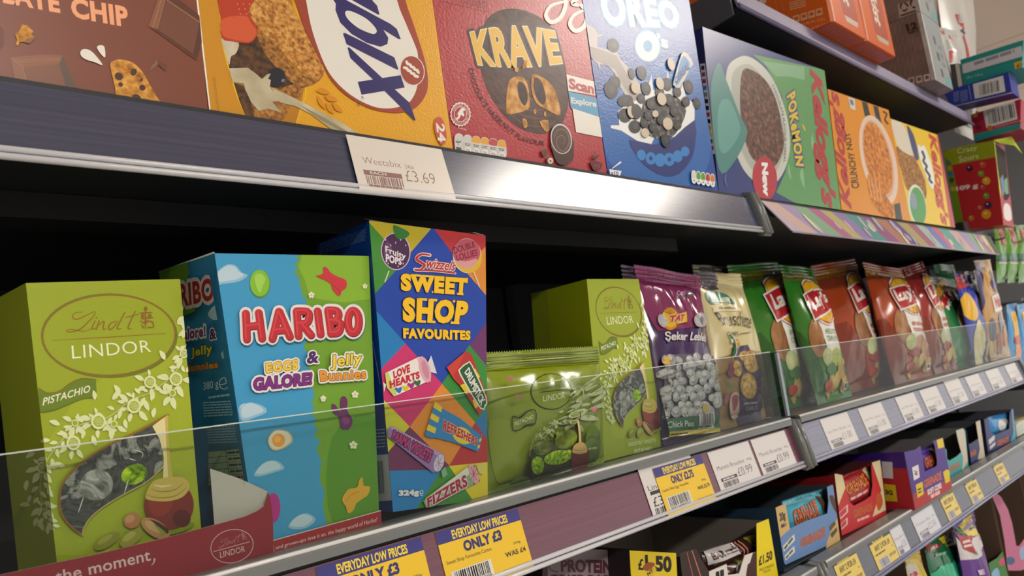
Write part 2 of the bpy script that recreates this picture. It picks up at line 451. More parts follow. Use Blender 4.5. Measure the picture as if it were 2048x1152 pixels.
def bag(T, f, mat, back=None, nu=34, nv=52, thick=1.0, zig=0.0016, seals=None):
    """front and back skins of a filled bag over its face; the seals are parts of their own"""
    def skin(mb, m, t0, t1, rows, front):
        V = []; F = []
        for j in range(rows + 1):
            t = t0 + (t1 - t0) * j / rows
            for i in range(nu + 1):
                u, v = f.unit(i / nu, t)
                h = f.bulge(i / nu, t) if front else -thick * max(0, f.bulge(1 - i / nu, t)) - 0.0004
                V.append(f.O + f.U * u + f.V * v + f.N * h)
        for j in range(rows):
            for i in range(nu):
                q = (j * (nu + 1) + i, j * (nu + 1) + i + 1, (j + 1) * (nu + 1) + i + 1, (j + 1) * (nu + 1) + i)
                F.append(q if front else tuple(reversed(q)))
        mb.add(V, F, m, True)
    s0, s1 = seals or (0.03, 0.95)
    skin(T.body, mat, s0, s1, nv, True); skin(T.body, back or mat, s0, s1, nv, False)
    for nm, a, b in (('bottom_seal', 0.0, s0), ('top_seal', s1, 1.0)):
        if b - a < 1e-6: continue
        mb = T.part(nm); skin(mb, mat, a, b, 14, True); skin(mb, mat, a, b, 14, False)
        if zig:
            te = b if nm == 'top_seal' else a; sg = 1 if nm == 'top_seal' else -1; n = max(8, int(math.dist(f.q[2], f.q[3]) / 0.0028))
            for i in range(n):
                p, q, r = f.unit(i / n, te), f.unit((i + 1) / n, te), f.unit((i + 0.5) / n, te)
                mb.add([f.w(*p), f.w(*q), f.w(r[0], r[1] + sg * zig)], [(0, 1, 2) if sg > 0 else (0, 2, 1)], mat)
# ------------------------------------------------------------------ the room
def struct(name, lo, hi, mat):
    mb = MB(); mb.box(lo, hi, mat); o = mb.build(name, ((lo[0] + hi[0]) / 2, (lo[1] + hi[1]) / 2, lo[2])); o['kind'] = 'structure'; return o
tile = bpy.data.materials.new('ceiling_tile'); tile.use_nodes = True
_nt = tile.node_tree; _b = _nt.nodes['Principled BSDF']; _b.inputs['Roughness'].default_value = 0.8
_br = _nt.nodes.new('ShaderNodeTexBrick'); _tc = _nt.nodes.new('ShaderNodeTexCoord'); _mp = _nt.nodes.new('ShaderNodeMapping')
_br.offset = 0; _br.inputs['Scale'].default_value = 1; _br.inputs['Brick Width'].default_value = 1.2; _br.inputs['Row Height'].default_value = 1.2
_br.inputs['Mortar Size'].default_value = 0.008; _br.inputs['Color1'].default_value = lin('#f6e0cf'); _br.inputs['Color2'].default_value = lin('#f2dac8'); _br.inputs['Mortar'].default_value = lin('#cdb4a0')
_nt.links.new(_tc.outputs['Object'], _mp.inputs['Vector']); _nt.links.new(_mp.outputs['Vector'], _br.inputs['Vector']); _nt.links.new(_br.outputs['Color'], _b.inputs['Base Color'])
struct('floor', (-6, -6, -0.1), (9, 4, 0.0), N(['#b9b5af', '#c4c0ba'], 30, 0.35))
struct('ceiling', (-6, -6, 2.92), (9, 4, 3.0), tile)
for i, (lx, ly, hl, nm) in enumerate(((2.72, -1.38, .60, 'above the aisle beyond the crisps'), (-0.35, -3.2, .75, 'added out of view to brighten the pack fronts'))):  # second panel is an added fill light, placed out of view
    t = Thing('ceiling_light', 'long white ceiling light panel ' + nm, 'ceiling light', 'ceiling lights')
    t.part('frame').box((lx - hl - .03, ly - 0.2, 2.885), (lx + hl + .03, ly + 0.2, 2.918), M('#e8e8e6', 0.4))
    t.part('diffuser').box((lx - hl, ly - 0.17, 2.878), (lx + hl, ly + 0.17, 2.8845), GLOW('#fff6ea', (17.0, FILL_LAMP * 1.2)[i]))
    t.build()

# ------------------------------------------------------------------ shelving
DARK = M('#24262b', 0.5); DARKER = M('#1b1c20', 0.6); RIM = M('#6f7475', 0.28, spec=0.5); RIMD = M('#4c5053', 0.3)
TILT = math.radians(13); SN, CS = math.sin(TILT), math.cos(TILT)
RH = 0.042                                           # height of a price rail
def railpt(x, zt, d, out=0.0):                       # d = distance down the sloping rail face, out = off the face
    return Vector((x, -d * SN - out * CS, zt - d * CS + out * SN))
class Rail:
    """the sloping label rail along a shelf front"""
    def __init__(r, T, x0, x1, zt, card, lip=M('#c9ccd3', 0.18, spec=0.6), h=RH, gloss=None):
        r.zt, r.x0, r.x1, r.h = zt, x0, x1, h
        q = T.part('price_rail')
        A = [railpt(x0, zt, 0), railpt(x0, zt, h), railpt(x0, zt, h, -0.003), railpt(x0, zt, 0, -0.003)]
        B = [p + Vector((x1 - x0, 0, 0)) for p in A]; q.prism(A, B, card)
        q = T.part('price_rail/rail_lip')
        for d, rr in ((h - 0.0025, 0.0018), (h + 0.0015, 0.0018)):
            q.tube([railpt(x0, zt, d, 0.0006), railpt(x1, zt, d, 0.0006)], rr, lip, 10)
    def face(r, xa, xb, d0, d1, out=0.0008):
        return Face(railpt(xa, r.zt, d0, out), railpt(xb, r.zt, d0, out), railpt(xb, r.zt, d1, out), railpt(xa, r.zt, d1, out))
def card(h, grad=None, rough=0.22):
    """label card behind a clear strip: fine lengthwise streaks"""
    return N([h, grad or h], 6, rough, 6, stretch=(0.6, 40, 90), spec=1.0)
ZU, ZL, ZT, ZR = CZ + 0.1815, CZ - 0.0860, CZ + 0.466, CZ - 0.2420    # rail tops: upper, lower, top, third
DU, DL, DT, DR = CZ + 0.1850, CZ - 0.0765, CZ + 0.468, CZ - 0.2385    # deck heights
def shelf(label, x0, x1, zt, dz, cardmat, h=RH, depth=0.43, rim=True, lip=None, y0=0.0):
    T = Thing('shelf', label, 'shelf', 'shelves of the sweets and snacks unit')
    T.part('deck').box((x0, y0 + 0.002, dz - 0.028), (x1, depth, dz), DARK)
    T.part('deck/stiffener').box((x0 + 0.01, 0.10, dz - 0.045), (x1 - 0.01, 0.13, dz - 0.0285), DARKER)
    r = Rail(T, x0, x1, zt, cardmat, lip or M('#c9ccd3', 0.18, spec=0.6), h)
    if rim:
        q = T.part('front_rim'); z = dz
        prof = [(0.016, z - 0.001), (0.016, z + 0.0022), (0.0, z + 0.0022), (-0.0035, z + 0.001), (-0.0045, z - 0.0015), (-0.0045, z - 0.0065), (0.0, z - 0.0075)]
        q.prism([(x0, y, zz) for y, zz in prof], [(x1, y, zz) for y, zz in prof], RIM)
        q.tube([(x0, -0.003, z + 0.0008), (x1, -0.003, z + 0.0008)], 0.0013, M('#d9dcdd', 0.15, spec=0.7), 8)
    T.rail = r; return T
def endcap(T, x, zt, dz, wd=0.009):
    q = T.part('end_cap', new=True)
    A = [railpt(x, zt, -0.006, 0.004), railpt(x, zt, 0.046, 0.004), railpt(x, zt, 0.049, 0.0), railpt(x, zt, 0.046, -0.006), railpt(x, zt, -0.008, -0.012), railpt(x, zt, -0.010, -0.004)]
    q.prism(A, [p + Vector((wd, 0, 0)) for p in A], RIM)
    q.tube([railpt(x + wd * 0.5, zt, -0.006, 0.003), railpt(x + wd * 0.5, zt, 0.02, 0.0045), railpt(x + wd * 0.5, zt, 0.047, 0.003)], wd * 0.45, RIM, 10)
    return q
XA, XB, XC = -0.20, 0.82, 1.825                       # bay boundaries
RAILGREY = card('#343b54', '#3e4660')
S_UP = shelf('dark upper shelf with blue-grey price rail under the chocolate chip and red cereal boxes', XA, XB - 0.018, ZU, DU, RAILGREY, rim=False)
endcap(S_UP, XB - 0.018, ZU, DU, 0.008); endcap(S_UP, XB - 0.0095, ZU, DU, 0.008)
S_LO = shelf('grey shelf with dark red price rail carrying the green chocolate boxes and sweet cartons', XA, XB - 0.02, ZL, DL, card('#6f3d50', '#613646'))
endcap(S_LO, XB - 0.019, ZL, DL)
S_LO2 = shelf('grey shelf with lilac-grey price rail and a row of white labels under the crisps', XB + 0.003, XC, ZL, DL, card('#74778e', '#82859b'), lip=M('#a9adc4', 0.2))
endcap(S_LO2, XB - 0.008, ZL, DL); endcap(S_LO2, XC, ZL, DL, 0.006)
S_TH = shelf('grey shelf end below the dark red rail, holding the brown and blue protein bar boxes', XA, XB - 0.022, ZR, DR, card('#3d4047', '#4a4d55'))
endcap(S_TH, XB - 0.022, ZR, DR); 
S_TH2 = shelf('slate shelf with yellow offer labels under the red and purple protein bar boxes', XB + 0.002, XC, ZR, DR, card('#474c5e', '#3e4558'), lip=M('#8d94b0', 0.2))
endcap(S_TH2, XB - 0.0115, ZR, DR)
S_TOP = shelf('lilac fronted top shelf under the orange and grey drink multipacks', XB + 0.035, XC + 0.045, ZT, DT, card('#6e6a8c', '#7d799a', 0.45), h=0.031, rim=False, lip=M('#6f6a8c', 0.35))
q = S_TOP.part('side_bracket'); A = [(XB + 0.028, 0.0, DT - 0.002), (XB + 0.028, 0.0, DT - 0.042), (XB + 0.028, 0.30, DT - 0.085), (XB + 0.028, 0.43, DT - 0.085), (XB + 0.028, 0.43, DT - 0.002)]
q.prism(A, [(x + 0.004, y, z) for x, y, z in A], M('#4a4b50', 0.5))
# upper shelf of the second bay: a printed promotional strip instead of the label rail
S_UP2 = Thing('shelf', 'dark upper shelf with colourful promotional strip under the yellow cereal boxes', 'shelf', 'shelves of the sweets and snacks unit')
S_UP2.part('deck').box((XB + 0.003, 0.002, DU - 0.022), (XC, 0.43, DU), DARK)
zt = ZU; x0, x1 = XB + 0.012, XC + 0.005
f = Face(railpt(x0, zt, 0), railpt(x1 - 0.004, zt, 0), railpt(x1, zt, 0.042), railpt(x0 + 0.05, zt, 0.038))
A = f.c; q = S_UP2.part('promotional_strip'); q.prism(A, [p - f.N * 0.0015 for p in A], M('#b7a9bd', 0.35))
a = Art(f, S_UP2, q).unit(); r = random.Random(4); x = 0.02
strip_cols = ['#c4a8a2', '#9a8fb8', '#7fa88a', '#a8688f', '#b3aa70', '#8a7cae', '#4f908e', '#8f5688', '#a87868', '#5e4888', '#a8a068', '#9c5f7c', '#9fc0b0', '#6a7fc0', '#c46a86', '#5aa39b']
for i in range(22):
    wd = r.uniform(0.035, 0.06); c = M(strip_cols[i % len(strip_cols)], 0.35)
    a.P(c, [(x - 0.02, 1), (x + wd - 0.015, 1), (x + wd + 0.02, 0), (x + 0.015, 0)], keep=True); x += wd
a.k += 1
for i in range(30):
    x, y = r.uniform(0.05, 0.97), r.uniform(0.15, 0.85); c = M(r.choice(['#c9bcc8', '#b7a9c4', '#a9b8b4', '#d6d0b0', '#bfa9b4', '#b0a6c8']), 0.35); rx, ry = r.uniform(0.004, 0.010), r.uniform(0.14, 0.34)
    a.E(c, x, y, rx, ry, 0, 14)
a.P(M('#454a50', 0.4), [(0.965, 1), (1, 1), (1, 0), (0.975, 0)])
S_UP2.part('strip_lip').tube([railpt(x0 + 0.05, zt, 0.0395), railpt(x1, zt, 0.043)], 0.0012, M('#aaa6bd', 0.25), 8)
S_UP2.part('end_bracket').box((x1 + 0.001, 0.0, DU - 0.04), (x1 + 0.004, 0.43, DU), DARK)

# back panels and uprights of the two bays
for i, (x0, x1, nm) in enumerate(((XA, XB, 'behind the sweet cartons and cereal'), (XB, XC, 'behind the crisps and drinks'))):
    T = Thing('shelving_frame', 'black steel shelving back panel and uprights ' + nm, 'shelving', 'shelving frames')
    T.part('back_panel').box((x0 + 0.001, 0.435, 0.12), (x1 - 0.001, 0.445, CZ + 0.85 if i else CZ + 0.62), DARK)
    T.part('upright', new=True).box((x1 - 0.018, 0.4305, 0.0), (x1 - 0.001, 0.4345, CZ + 0.62 if not i else CZ + 0.85), DARKER)
    T.part('base').box((x0 + 0.001, 0.0, 0.0), (x1 - 0.001, 0.43, 0.11), DARKER)
    T.build()
# bottom shelf boards carrying the packs at the foot of the picture
ZF = CZ - 0.555
for x0, x1, nm in ((XA, XB - 0.002, 'below the brown bar boxes'), (XB + 0.002, XC, 'under the green and purple sweet bags')):
    T = Thing('shelf', 'dark lower shelf board ' + nm, 'shelf', 'shelves of the sweets and snacks unit')
    T.part('deck').box((x0, 0.002, ZF - 0.03), (x1, 0.43, ZF), DARK); Rail(T, x0, x1, ZF - 0.004, card('#565b6e')); T.build()

# clear acrylic guards on the lower shelf
ACR = CLEAR('#f1f4f2', 0.6); EDGE = M('#c3cdc6', 0.15, spec=0.8)
def guard(label, x0, x1, side=False):
    T = Thing('shelf_guard', label, 'shelf guard', 'clear acrylic shelf guards'); zt = CZ + 0.0005; zb = DL + 0.003
    T.part('panel').box((x0, 0.0045, zb), (x1, 0.0065, zt), ACR)
    T.part('top_edge').box((x0, 0.0044, zt), (x1, 0.0066, zt + 0.0007), EDGE)
    if side == 'R':
        q = T.part('return_wing'); q.prism([(x1 - 0.002, 0.0068, zb), (x1, 0.0068, zb), (x1, 0.0068, zt - 0.006), (x1 - 0.002, 0.0068, zt - 0.006)], [(x1 + 0.001, 0.06, zb), (x1 + 0.003, 0.06, zb), (x1 + 0.003, 0.06, zt - 0.004), (x1 + 0.001, 0.06, zt - 0.004)], ACR)
    if side == 'L':
        T.part('return_wing').box((x0 - 0.0035, 0.0045, zb), (x0 - 0.0002, 0.03, zt - 0.001), CLEAR('#aab4bd', 1.0, 'frosted_edge'))
        T.part('return_wing/front_edge').box((x0 - 0.006, 0.0015, zb), (x0 - 0.0005, 0.0044, zt - 0.002), M('#8f9aa6', 0.25))
    T.build()
    return T
guard('long clear acrylic guard in front of the chocolate boxes and sweet cartons', XA, XB - 0.024)
guard('clear acrylic guard in front of the crisp bags', XB - 0.008, XC - 0.004, 'L')
for s_ in (S_UP, S_LO, S_LO2, S_TH, S_TH2, S_TOP, S_UP2): s_.build()
# ------------------------------------------------------------------ cereal boxes on the upper shelf
def Z(x0, y0, k): return lambda *p: [(x0 + k * p[i], y0 + k * p[i + 1]) for i in range(0, len(p), 2)]
CR = dict(rough=0.33, spec=0.5)
YU = 0.005
def cereal(name, label, TL, TR, BR, BL, colour, depth=0.065, y=YU, group='cereal boxes on the upper shelf', side=None):
    T = Thing(name, label, 'cereal box', group); f = pface(TL, TR, BR, BL, y)
    L, Rr, _ = carton(T, f, depth, colour, side=side or colour)
    return T, f, L, Art(f, T)
# --- brown chocolate chip box
T, f, L, a = cereal('cereal_box', 'brown cereal box with chocolate pieces and peach chocolate chip lettering', (-280, -300), (372, -262), (415.5, 219), (-220, 123), M('#7c4636', **CR))
z = Z(0, 0, .3471); y2 = Z(0, 0, .2083)
PEACH = M('#f5ab80', **CR); a.part('lettering')
a.T_(PEACH, 'CHIP', (144, 35), (258, 56), (140, -6), (254, 13), bold=.045, space=1.08)
a.T_(PEACH, 'CHOCOLATE', (-215, -34), (121, 27), (-220, -72), (117, -13), bold=.045, space=1.08)
a.part('chocolate_picture')
CH1, CH2, CH3, CH4 = (M(h, **CR) for h in ('#6b4131', '#8d5b44', '#5b372a', '#a97a5e'))
a.P(CH3, y2(100, 550, 400, 525, 600, 530, 745, 880, 150, 790)); a.P(CH2, y2(100, 550, 400, 525, 600, 530, 570, 615, 220, 645))
for k in (.3, .62): a.S(CH4, y2(130 + 60 * k, 560 + 60 * k, 590, 540 + 60 * k), .8, sm=0)
a.P(M('#7f5240', **CR), y2(220, 645, 570, 612, 640, 860, 258, 800)); a.P(CH2, y2(100, 550, 220, 645, 258, 800, 150, 790)); a.S(CH4, y2(105, 555, 218, 643, 255, 790), .9, sm=0); a.P(M('#5f4a40', **CR), y2(600, 530, 745, 880, 640, 860, 570, 615))
a.nw('chocolate_picture'); a.P(CH3, z(915, -20, 1010, -20, 1150, 90, 1165, 240, 1132, 350, 855, 152)); a.P(CH2, z(915, -20, 960, -20, 905, 168, 855, 152)); a.S(CH4, z(935, -20, 880, 158), 1.6, sm=0); a.S(CH4, z(958, -20, 905, 165), 1.2, sm=0)
a.P(M('#74493a', **CR), z(960, 0, 1150, 130, 1112, 312, 905, 168)); a.S(CH4, z(962, 0, 1152, 128), 1.6, sm=0)
a.nw('chocolate_picture'); a.P(M('#8a6250', **CR), z(870, 385, 905, 340, 912, 372, 862, 408)); a.P(CH1, z(905, 340, 965, 378, 955, 412, 910, 372))
a.part('cookie_picture')
a.P(M('#46281f', **CR), z(640, 400, 700, 355, 930, 600, 690, 575))
CK = N(['#8a5518', '#c98a2c', '#e0ae52'], 260, .45); DKC = M('#4a2c26', **CR)
a.P(CK, z(635, 370, 665, 347, 700, 343, 760, 358, 800, 390, 832, 430, 862, 485, 905, 560, 918, 600, 690, 575, 665, 510, 650, 450), 3)
for x, y, rx, ry in ((685, 440, 25, 22), (770, 415, 18, 22), (820, 505, 18, 17), (695, 487, 14, 13), (788, 562, 26, 18), (815, 460, 8, 10)): a.E(DKC, x * .3471, y * .3471, rx * .3471, ry * .3471, 30, 16, keep=True)
a.k += 1
a.nw('crumb_picture'); a.P(CK, y2(215, 232, 260, 245, 320, 300, 300, 330, 335, 360, 280, 415, 240, 400, 190, 402, 170, 440, 155, 425, 165, 380, 145, 330, 185, 295)); a.P(M('#8a5a3a', **CR), y2(255, 370, 340, 355, 290, 418, 235, 408))
a.nw('cookie_picture'); a.P(M('#6b3326', **CR), [(-20, 48), (4, 55), (8, 75), (5, 92), (-20, 110)], 4)
a.part('milk_drop_picture')
a.P(M('#e9e6de', **CR), z(463, 300, 480, 283, 515, 288, 550, 318, 592, 375, 545, 358, 500, 345, 470, 325), 3); a.P(M('#e9e6de', **CR), z(558, 272, 580, 260, 602, 272, 606, 330, 580, 310), 3)
T.build()
# --- yellow wheat biscuit box, lying on its side
GOLD = M('#dca21a', rough=.3, spec=.6, grain=.35, gscale=500)
T, f, L, a = cereal('cereal_box', 'yellow wheat biscuit box lying on its side with blue and white logo', (366, -230), (829, -260), (906, 300), (418.5, 221), GOLD)
z = Z(400, 0, .2257); q = Z(620, 0, .2518); g = Z(400, 0, .3471)
a.P(M('#c98d1d', **CR), [(366, -230), (436, -230), (440.6, 0), (440.6, 34), (443, 74.5), (451, 113), (461, 149), (474.5, 192), (494, 240), (418.5, 221)])
a.P(M('#f0eee6', **CR), [(366, -230), (370, -230), (421.5, 222), (418.5, 221)])
a.T_(M('#9a6a22'), 'SERVING SUGGESTION', (425, 155), (434.5, 224), (430, 154))
a.part('bowl_picture')
a.P(M('#b3791a', **CR), [(436, -230), (440.6, 0), (440.6, 34), (443, 74.5), (451, 113), (461, 149), (474.5, 192), (494, 240), (590, 252), (600, 215), (609, 175), (600, 90), (580, -20), (560, -230)])
a.S(M('#efc01f', **CR), [(436, -230), (440.6, 0), (440.6, 34), (443, 74.5), (451, 113), (461, 149), (474.5, 192), (495, 240)], 2.6)
a.S(M('#e8bb24', **CR), z(810, -60, 870, 160, 935, 780, 900, 940, 850, 1110), 2.2)
BD = N(['#2b1c10', '#4a3018', '#6b4520'], 300, .6); BL_ = N(['#7a4a16', '#c08335', '#dcae62'], 420, .6, 5); BM = N(['#5a3814', '#9a6526', '#c08a40'], 420, .6, 5); CREAM = N(['#a99f80', '#b9b092', '#cdc6ae'], 60, .4)
a.P(BD, z(320, 380, 520, 230, 640, 370, 900, 680, 930, 775, 700, 790, 560, 720, 430, 600, 260, 610, 255, 560))
a.P(CREAM, z(193, 330, 340, 372, 320, 470, 275, 500, 258, 575, 220, 455), 3)
a.P(BM, z(690, 790, 880, 740, 892, 850, 800, 930, 770, 1010, 700, 1080, 470, 1060, 430, 900, 500, 860), 2); a.P(BD, z(305, 735, 400, 765, 460, 930, 485, 1055, 410, 1045, 345, 880))
a.part('biscuit_picture')
a.P(BM, z(440, 130, 520, 250, 640, 370, 800, 560, 900, 660, 1000, 690, 1098, 640, 1060, 712, 930, 772, 800, 722, 690, 610, 560, 450), 2)
a.P(BL_, z(470, -40, 740, -20, 870, 155, 1000, 320, 1090, 480, 1112, 560, 1092, 655, 1000, 690, 900, 640, 640, 370, 520, 250, 435, 110), 3)
a.part('fruit_picture')
a.P(M('#b53c22', **CR), z(178, -60, 490, -60, 470, 20, 430, 110, 510, 255, 505, 310, 440, 382, 300, 368, 193, 335, 183, 150), 3); a.P(M('#cf5a35', **CR), z(195, 170, 400, 140, 450, 200, 500, 270, 490, 320, 430, 372, 300, 350, 200, 310), 3)
for i in range(9): a.E(M('#e8a080', **CR), 430 + 45 + (i % 3) * 11 + i, 8 + (i // 3) * 10, 1.6, 1, 30, 10, keep=True)
a.k += 1
a.E(M('#1d2130', **CR), 552, 155, 19, 20, 20); a.E(M('#6f7a92', **CR), 566, 161, 4, 3, -40)
a.part('milk_picture')
a.P(CREAM, z(255, 605, 420, 600, 480, 640, 550, 700, 600, 655, 628, 652, 603, 700, 628, 708, 618, 768, 640, 800, 680, 830, 850, 890, 640, 900, 725, 1000, 600, 962, 520, 985, 450, 900, 400, 790, 388, 740, 290, 728))
a.P(CREAM, [(543, 175), (580, 192), (608, 206), (678, 242), (722, 270), (667, 262), (622, 228), (590, 212), (560, 205)])
a.P(M('#8f8668'), [(600, 210), (650, 236), (700, 266), (690, 266), (640, 240)])
a.part('logo')
RB = M('#9c4230', **CR); WH = M('#e2e2dc', **CR); NV = M('#2c2768', **CR)
a.P(RB, [(570, -120), (600, 30), (625, 90), (648, 134), (664, 162), (693, 191), (733, 214), (771, 224), (801, 225), (831, 216), (852, 189), (856, 161), (852, 131), (844, 100), (826, 45), (811, 0), (785, -120)], 4)
a.P(WH, [(592, -120), (612, 0), (625, 63), (648, 126), (670, 161), (703, 191), (741, 211), (771, 217), (801, 213), (821, 202), (835, 170), (836, 113), (829, 88), (811, 45), (794, 0), (766, -120)], 4)
a.P(NV, q(160, -40, 205, 30, 202, 80, 240, 180, 330, 270, 450, 340, 560, 372, 615, 350, 622, 300, 583, 237, 705, 312, 722, 312, 690, 230, 640, 190, 250, -20)); a.P(WH, q(280, 95, 330, 90, 450, 150, 525, 230, 520, 265, 480, 265, 380, 220, 300, 150), 4)
a.P(NV, q(310, -40, 480, -40, 497, 5, 533, 45, 553, 115, 540, 116, 330, -2)); a.P(NV, q(262, 265, 280, 262, 670, 455, 703, 550, 690, 553, 290, 350)); a.P(NV, q(298, 378, 312, 376, 570, 615, 790, 815, 840, 955, 830, 957, 600, 730, 500, 630, 320, 460)); a.P(NV, q(380, 650, 720, 597, 752, 695, 410, 752))
a.E(WH, 824.5, 141, 24.5, 30.5, -14); a.E(RB, 824.5, 141, 23, 29, -14)
for i in range(4):
    for sgn in (-1, 1): a.E(WH, 813 + i * 7 + sgn * 1.5, 131 + i * 5.5 - sgn * 5, 6, 3, 38 + sgn * 22, 12, keep=True)
a.k += 1
OR_ = M('#d18a16', **CR)
for pts in ((50, 720, 100, 698, 160, 738, 110, 748), (62, 758, 118, 830, 122, 868, 70, 820), (118, 760, 190, 768, 218, 800, 150, 802), (130, 815, 185, 860, 190, 905, 140, 870), (180, 810, 240, 850, 258, 890, 200, 870)): a.P(OR_, q(*pts), 4, keep=True)
a.k += 1
a.T_(NV, '®', (722, 196), (727, 199), (723, 191)); a.T_(NV, 'TM', (713, 204), (714.5, 212), (718, 204))
a.part('count_badge')
a.P(M('#bf5340', **CR), q(1000, 940, 1040, 932, 1070, 990, 1086, 1090, 1070, 1140, 1040, 1150, 1005, 1090, 985, 1000), 4); a.T_(WH, '24', (872, 245.5), (876, 284), (889, 248), (892, 284), bold=.03)
T.build()
# --- red filled-pillow cereal box
KR = M('#a82e38', rough=.3, spec=.6, grain=.3, gscale=420)
T, f, L, a = cereal('cereal_box', 'red cereal box with gold lettering over a dark chocolate swirl', (835, -220), (1130, -230), (1214.5, 349.5), (906.5, 300.5), KR)
z = Z(850, 0, .3472); s6 = Z(1060, 0, .3125); DR_ = M('#561720', **CR)
a.part('small_print'); a.T_(DR_, 'OR FLAVOURS', (922, 6.5), (974.6, 19), (922.6, 0)); a.T_(DR_, 'COLOURS', (936, 1.5), (973.6, 10), (937, -5)); a.S(DR_, [(879, 1), (974.6, 24)], .8, sm=0)
a.part('swirl_picture')
a.P(N(['#2c1c19', '#4a302a', '#5e4038'], 40, .35, 3, stretch=(1, 1, 2.2), dist=1.5), z(480, 50, 390, 80, 335, 150, 310, 260, 320, 400, 370, 540, 460, 670, 570, 750, 680, 772, 770, 740, 815, 650, 828, 540, 812, 400, 790, 300, 760, 200, 690, 120, 590, 65), 4)
SW = M('#6a4a40', **CR)
for k in (.62, .75, .88): a.S(SW, [(850 + .3472 * (570 + (x - 570) * k), .3472 * (420 + (y - 420) * k)) for x, y in ((318, 400), (370, 540), (460, 670), (570, 750), (680, 772), (770, 740), (815, 650))], [.6, 2, .6])
a.part('brand_lettering')
def krw(s, t):
    x0, y0 = 956 + (1125 - 956) * s, 130 + (127 - 130) * s + 6 * math.sin(PI * s); x1, y1 = 939.6 + (1110 - 939.6) * s, 64.5 + (62 - 64.5) * s - 11 * math.sin(PI * s)
    return (x0 + (x1 - x0) * t, y0 + (y1 - y0) * t)
a.T_(M('#dcb02e', **CR), 'KRAVE', None, None, (0, 0), (0, 0), bold=.035, out=M('#e9e0c0', **CR), ow=.018, out2=M('#33201d', **CR), ow2=.06, warp=krw, space=1.1)
a.part('biscuit_picture')
BI = N(['#8a5620', '#c28b42', '#dcb070'], 120, .45); FI = N(['#2e1c18', '#4a2e26'], 200, .4)
a.P(BI, z(490, 458, 550, 440, 588, 478, 602, 565, 592, 630, 480, 658, 468, 620, 470, 540), 3); a.P(FI, z(540, 470, 575, 488, 592, 560, 575, 610, 545, 570, 533, 510), 3)
a.P(BI, z(617, 432, 662, 438, 722, 480, 762, 560, 779, 663, 700, 632, 640, 592, 613, 510), 3); a.P(FI, z(630, 448, 670, 468, 697, 560, 682, 605, 645, 570, 628, 510), 3)
for p in ((560, 685, 585, 690, 590, 730, 568, 735), (660, 700, 708, 692, 712, 750, 690, 755), (625, 630, 640, 628, 640, 655, 628, 655), (685, 645, 697, 645, 697, 668, 687, 668), (570, 355, 590, 350, 582, 385, 556, 395), (520, 390, 540, 390, 536, 415, 516, 410)): a.P(BI, z(*p), 2, keep=True)
for i in range(14): a.E(M('#d0a060', **CR), 850 + .3472 * (605 + 15 * math.sin(i * 2.3)), .3472 * (445 + i * 11), .8, .8, 0, 6, keep=True)
a.k += 1
a.part('flavour_lettering'); a.TP(M('#3a1218', **CR), 'CHOCOLATE HAZELNUT FLAVOUR', z(252, 392, 272, 480, 318, 580, 385, 668, 470, 748, 562, 812, 688, 842), 9.5, bold=.01)
a.part('scan_panel'); a.P(WH, s6(232, 475, 410, 522, 418, 612, 245, 582)); a.P(M('#4f9ac6', **CR), s6(245, 585, 428, 628, 443, 748, 262, 692)); a.P(WH, s6(272, 693, 445, 750, 466, 880, 295, 846))
a.T_(M('#b03a48', **CR), 'Scan', s6(250, 568)[0], s6(412, 607)[0], s6(246, 497)[0], bold=.05); a.T_(WH, 'Explore', s6(266, 672)[0], s6(426, 697)[0], s6(262, 622)[0], bold=.03)
a.part('script_lettering')
for pts in ((800, 10, 725, 35, 697, 90, 730, 128, 785, 95, 812, 15, 790, -40), (925, 55, 858, 88, 835, 140, 868, 178, 918, 150, 935, 80, 900, 30), (900, -20, 850, 15, 880, 30)): a.S(WH, z(*pts), [5, 8, 9, 7])
a.part('rainforest_badge')
n = 40; a.P(WH, [(921 + (21 if i % 2 else 19.4) * math.cos(2 * PI * i / n), 228.5 + (25 if i % 2 else 23) * math.sin(2 * PI * i / n)) for i in range(n)]); a.E(KR, 921, 228.5, 18, 21.5); a.E(WH, 921, 228.5, 12.8, 15.6); a.E(KR, 921, 228.5, 11.8, 14.4)
def ring(s, t, R0=14, R1=17.4, a0=200, sw=320): th = math.radians(a0 + sw * s); rr = R0 + (R1 - R0) * t; return (921 + rr * math.cos(th), 228.5 + rr * 1.2 * math.sin(th))
a.T_(WH, 'RAINFOREST ALLIANCE • PEOPLE & NATURE •', None, None, (0, 0), (0, 0), warp=ring)
a.P(WH, [(919, 221), (923, 216), (928, 217), (930, 221), (926, 223), (929, 230), (926, 233), (922, 229), (920, 235), (914, 240), (912, 237), (917, 232), (915, 228), (917, 224)], 2); a.T_(WH, 'Cocoa', (916, 257), (933, 261), (916, 253))
a.part('nutrition_panel')
GY = M('#c9cac8', **CR); tops = [None, None, '#d9a23a', '#d9a23a', '#b8404a', '#d9a23a']
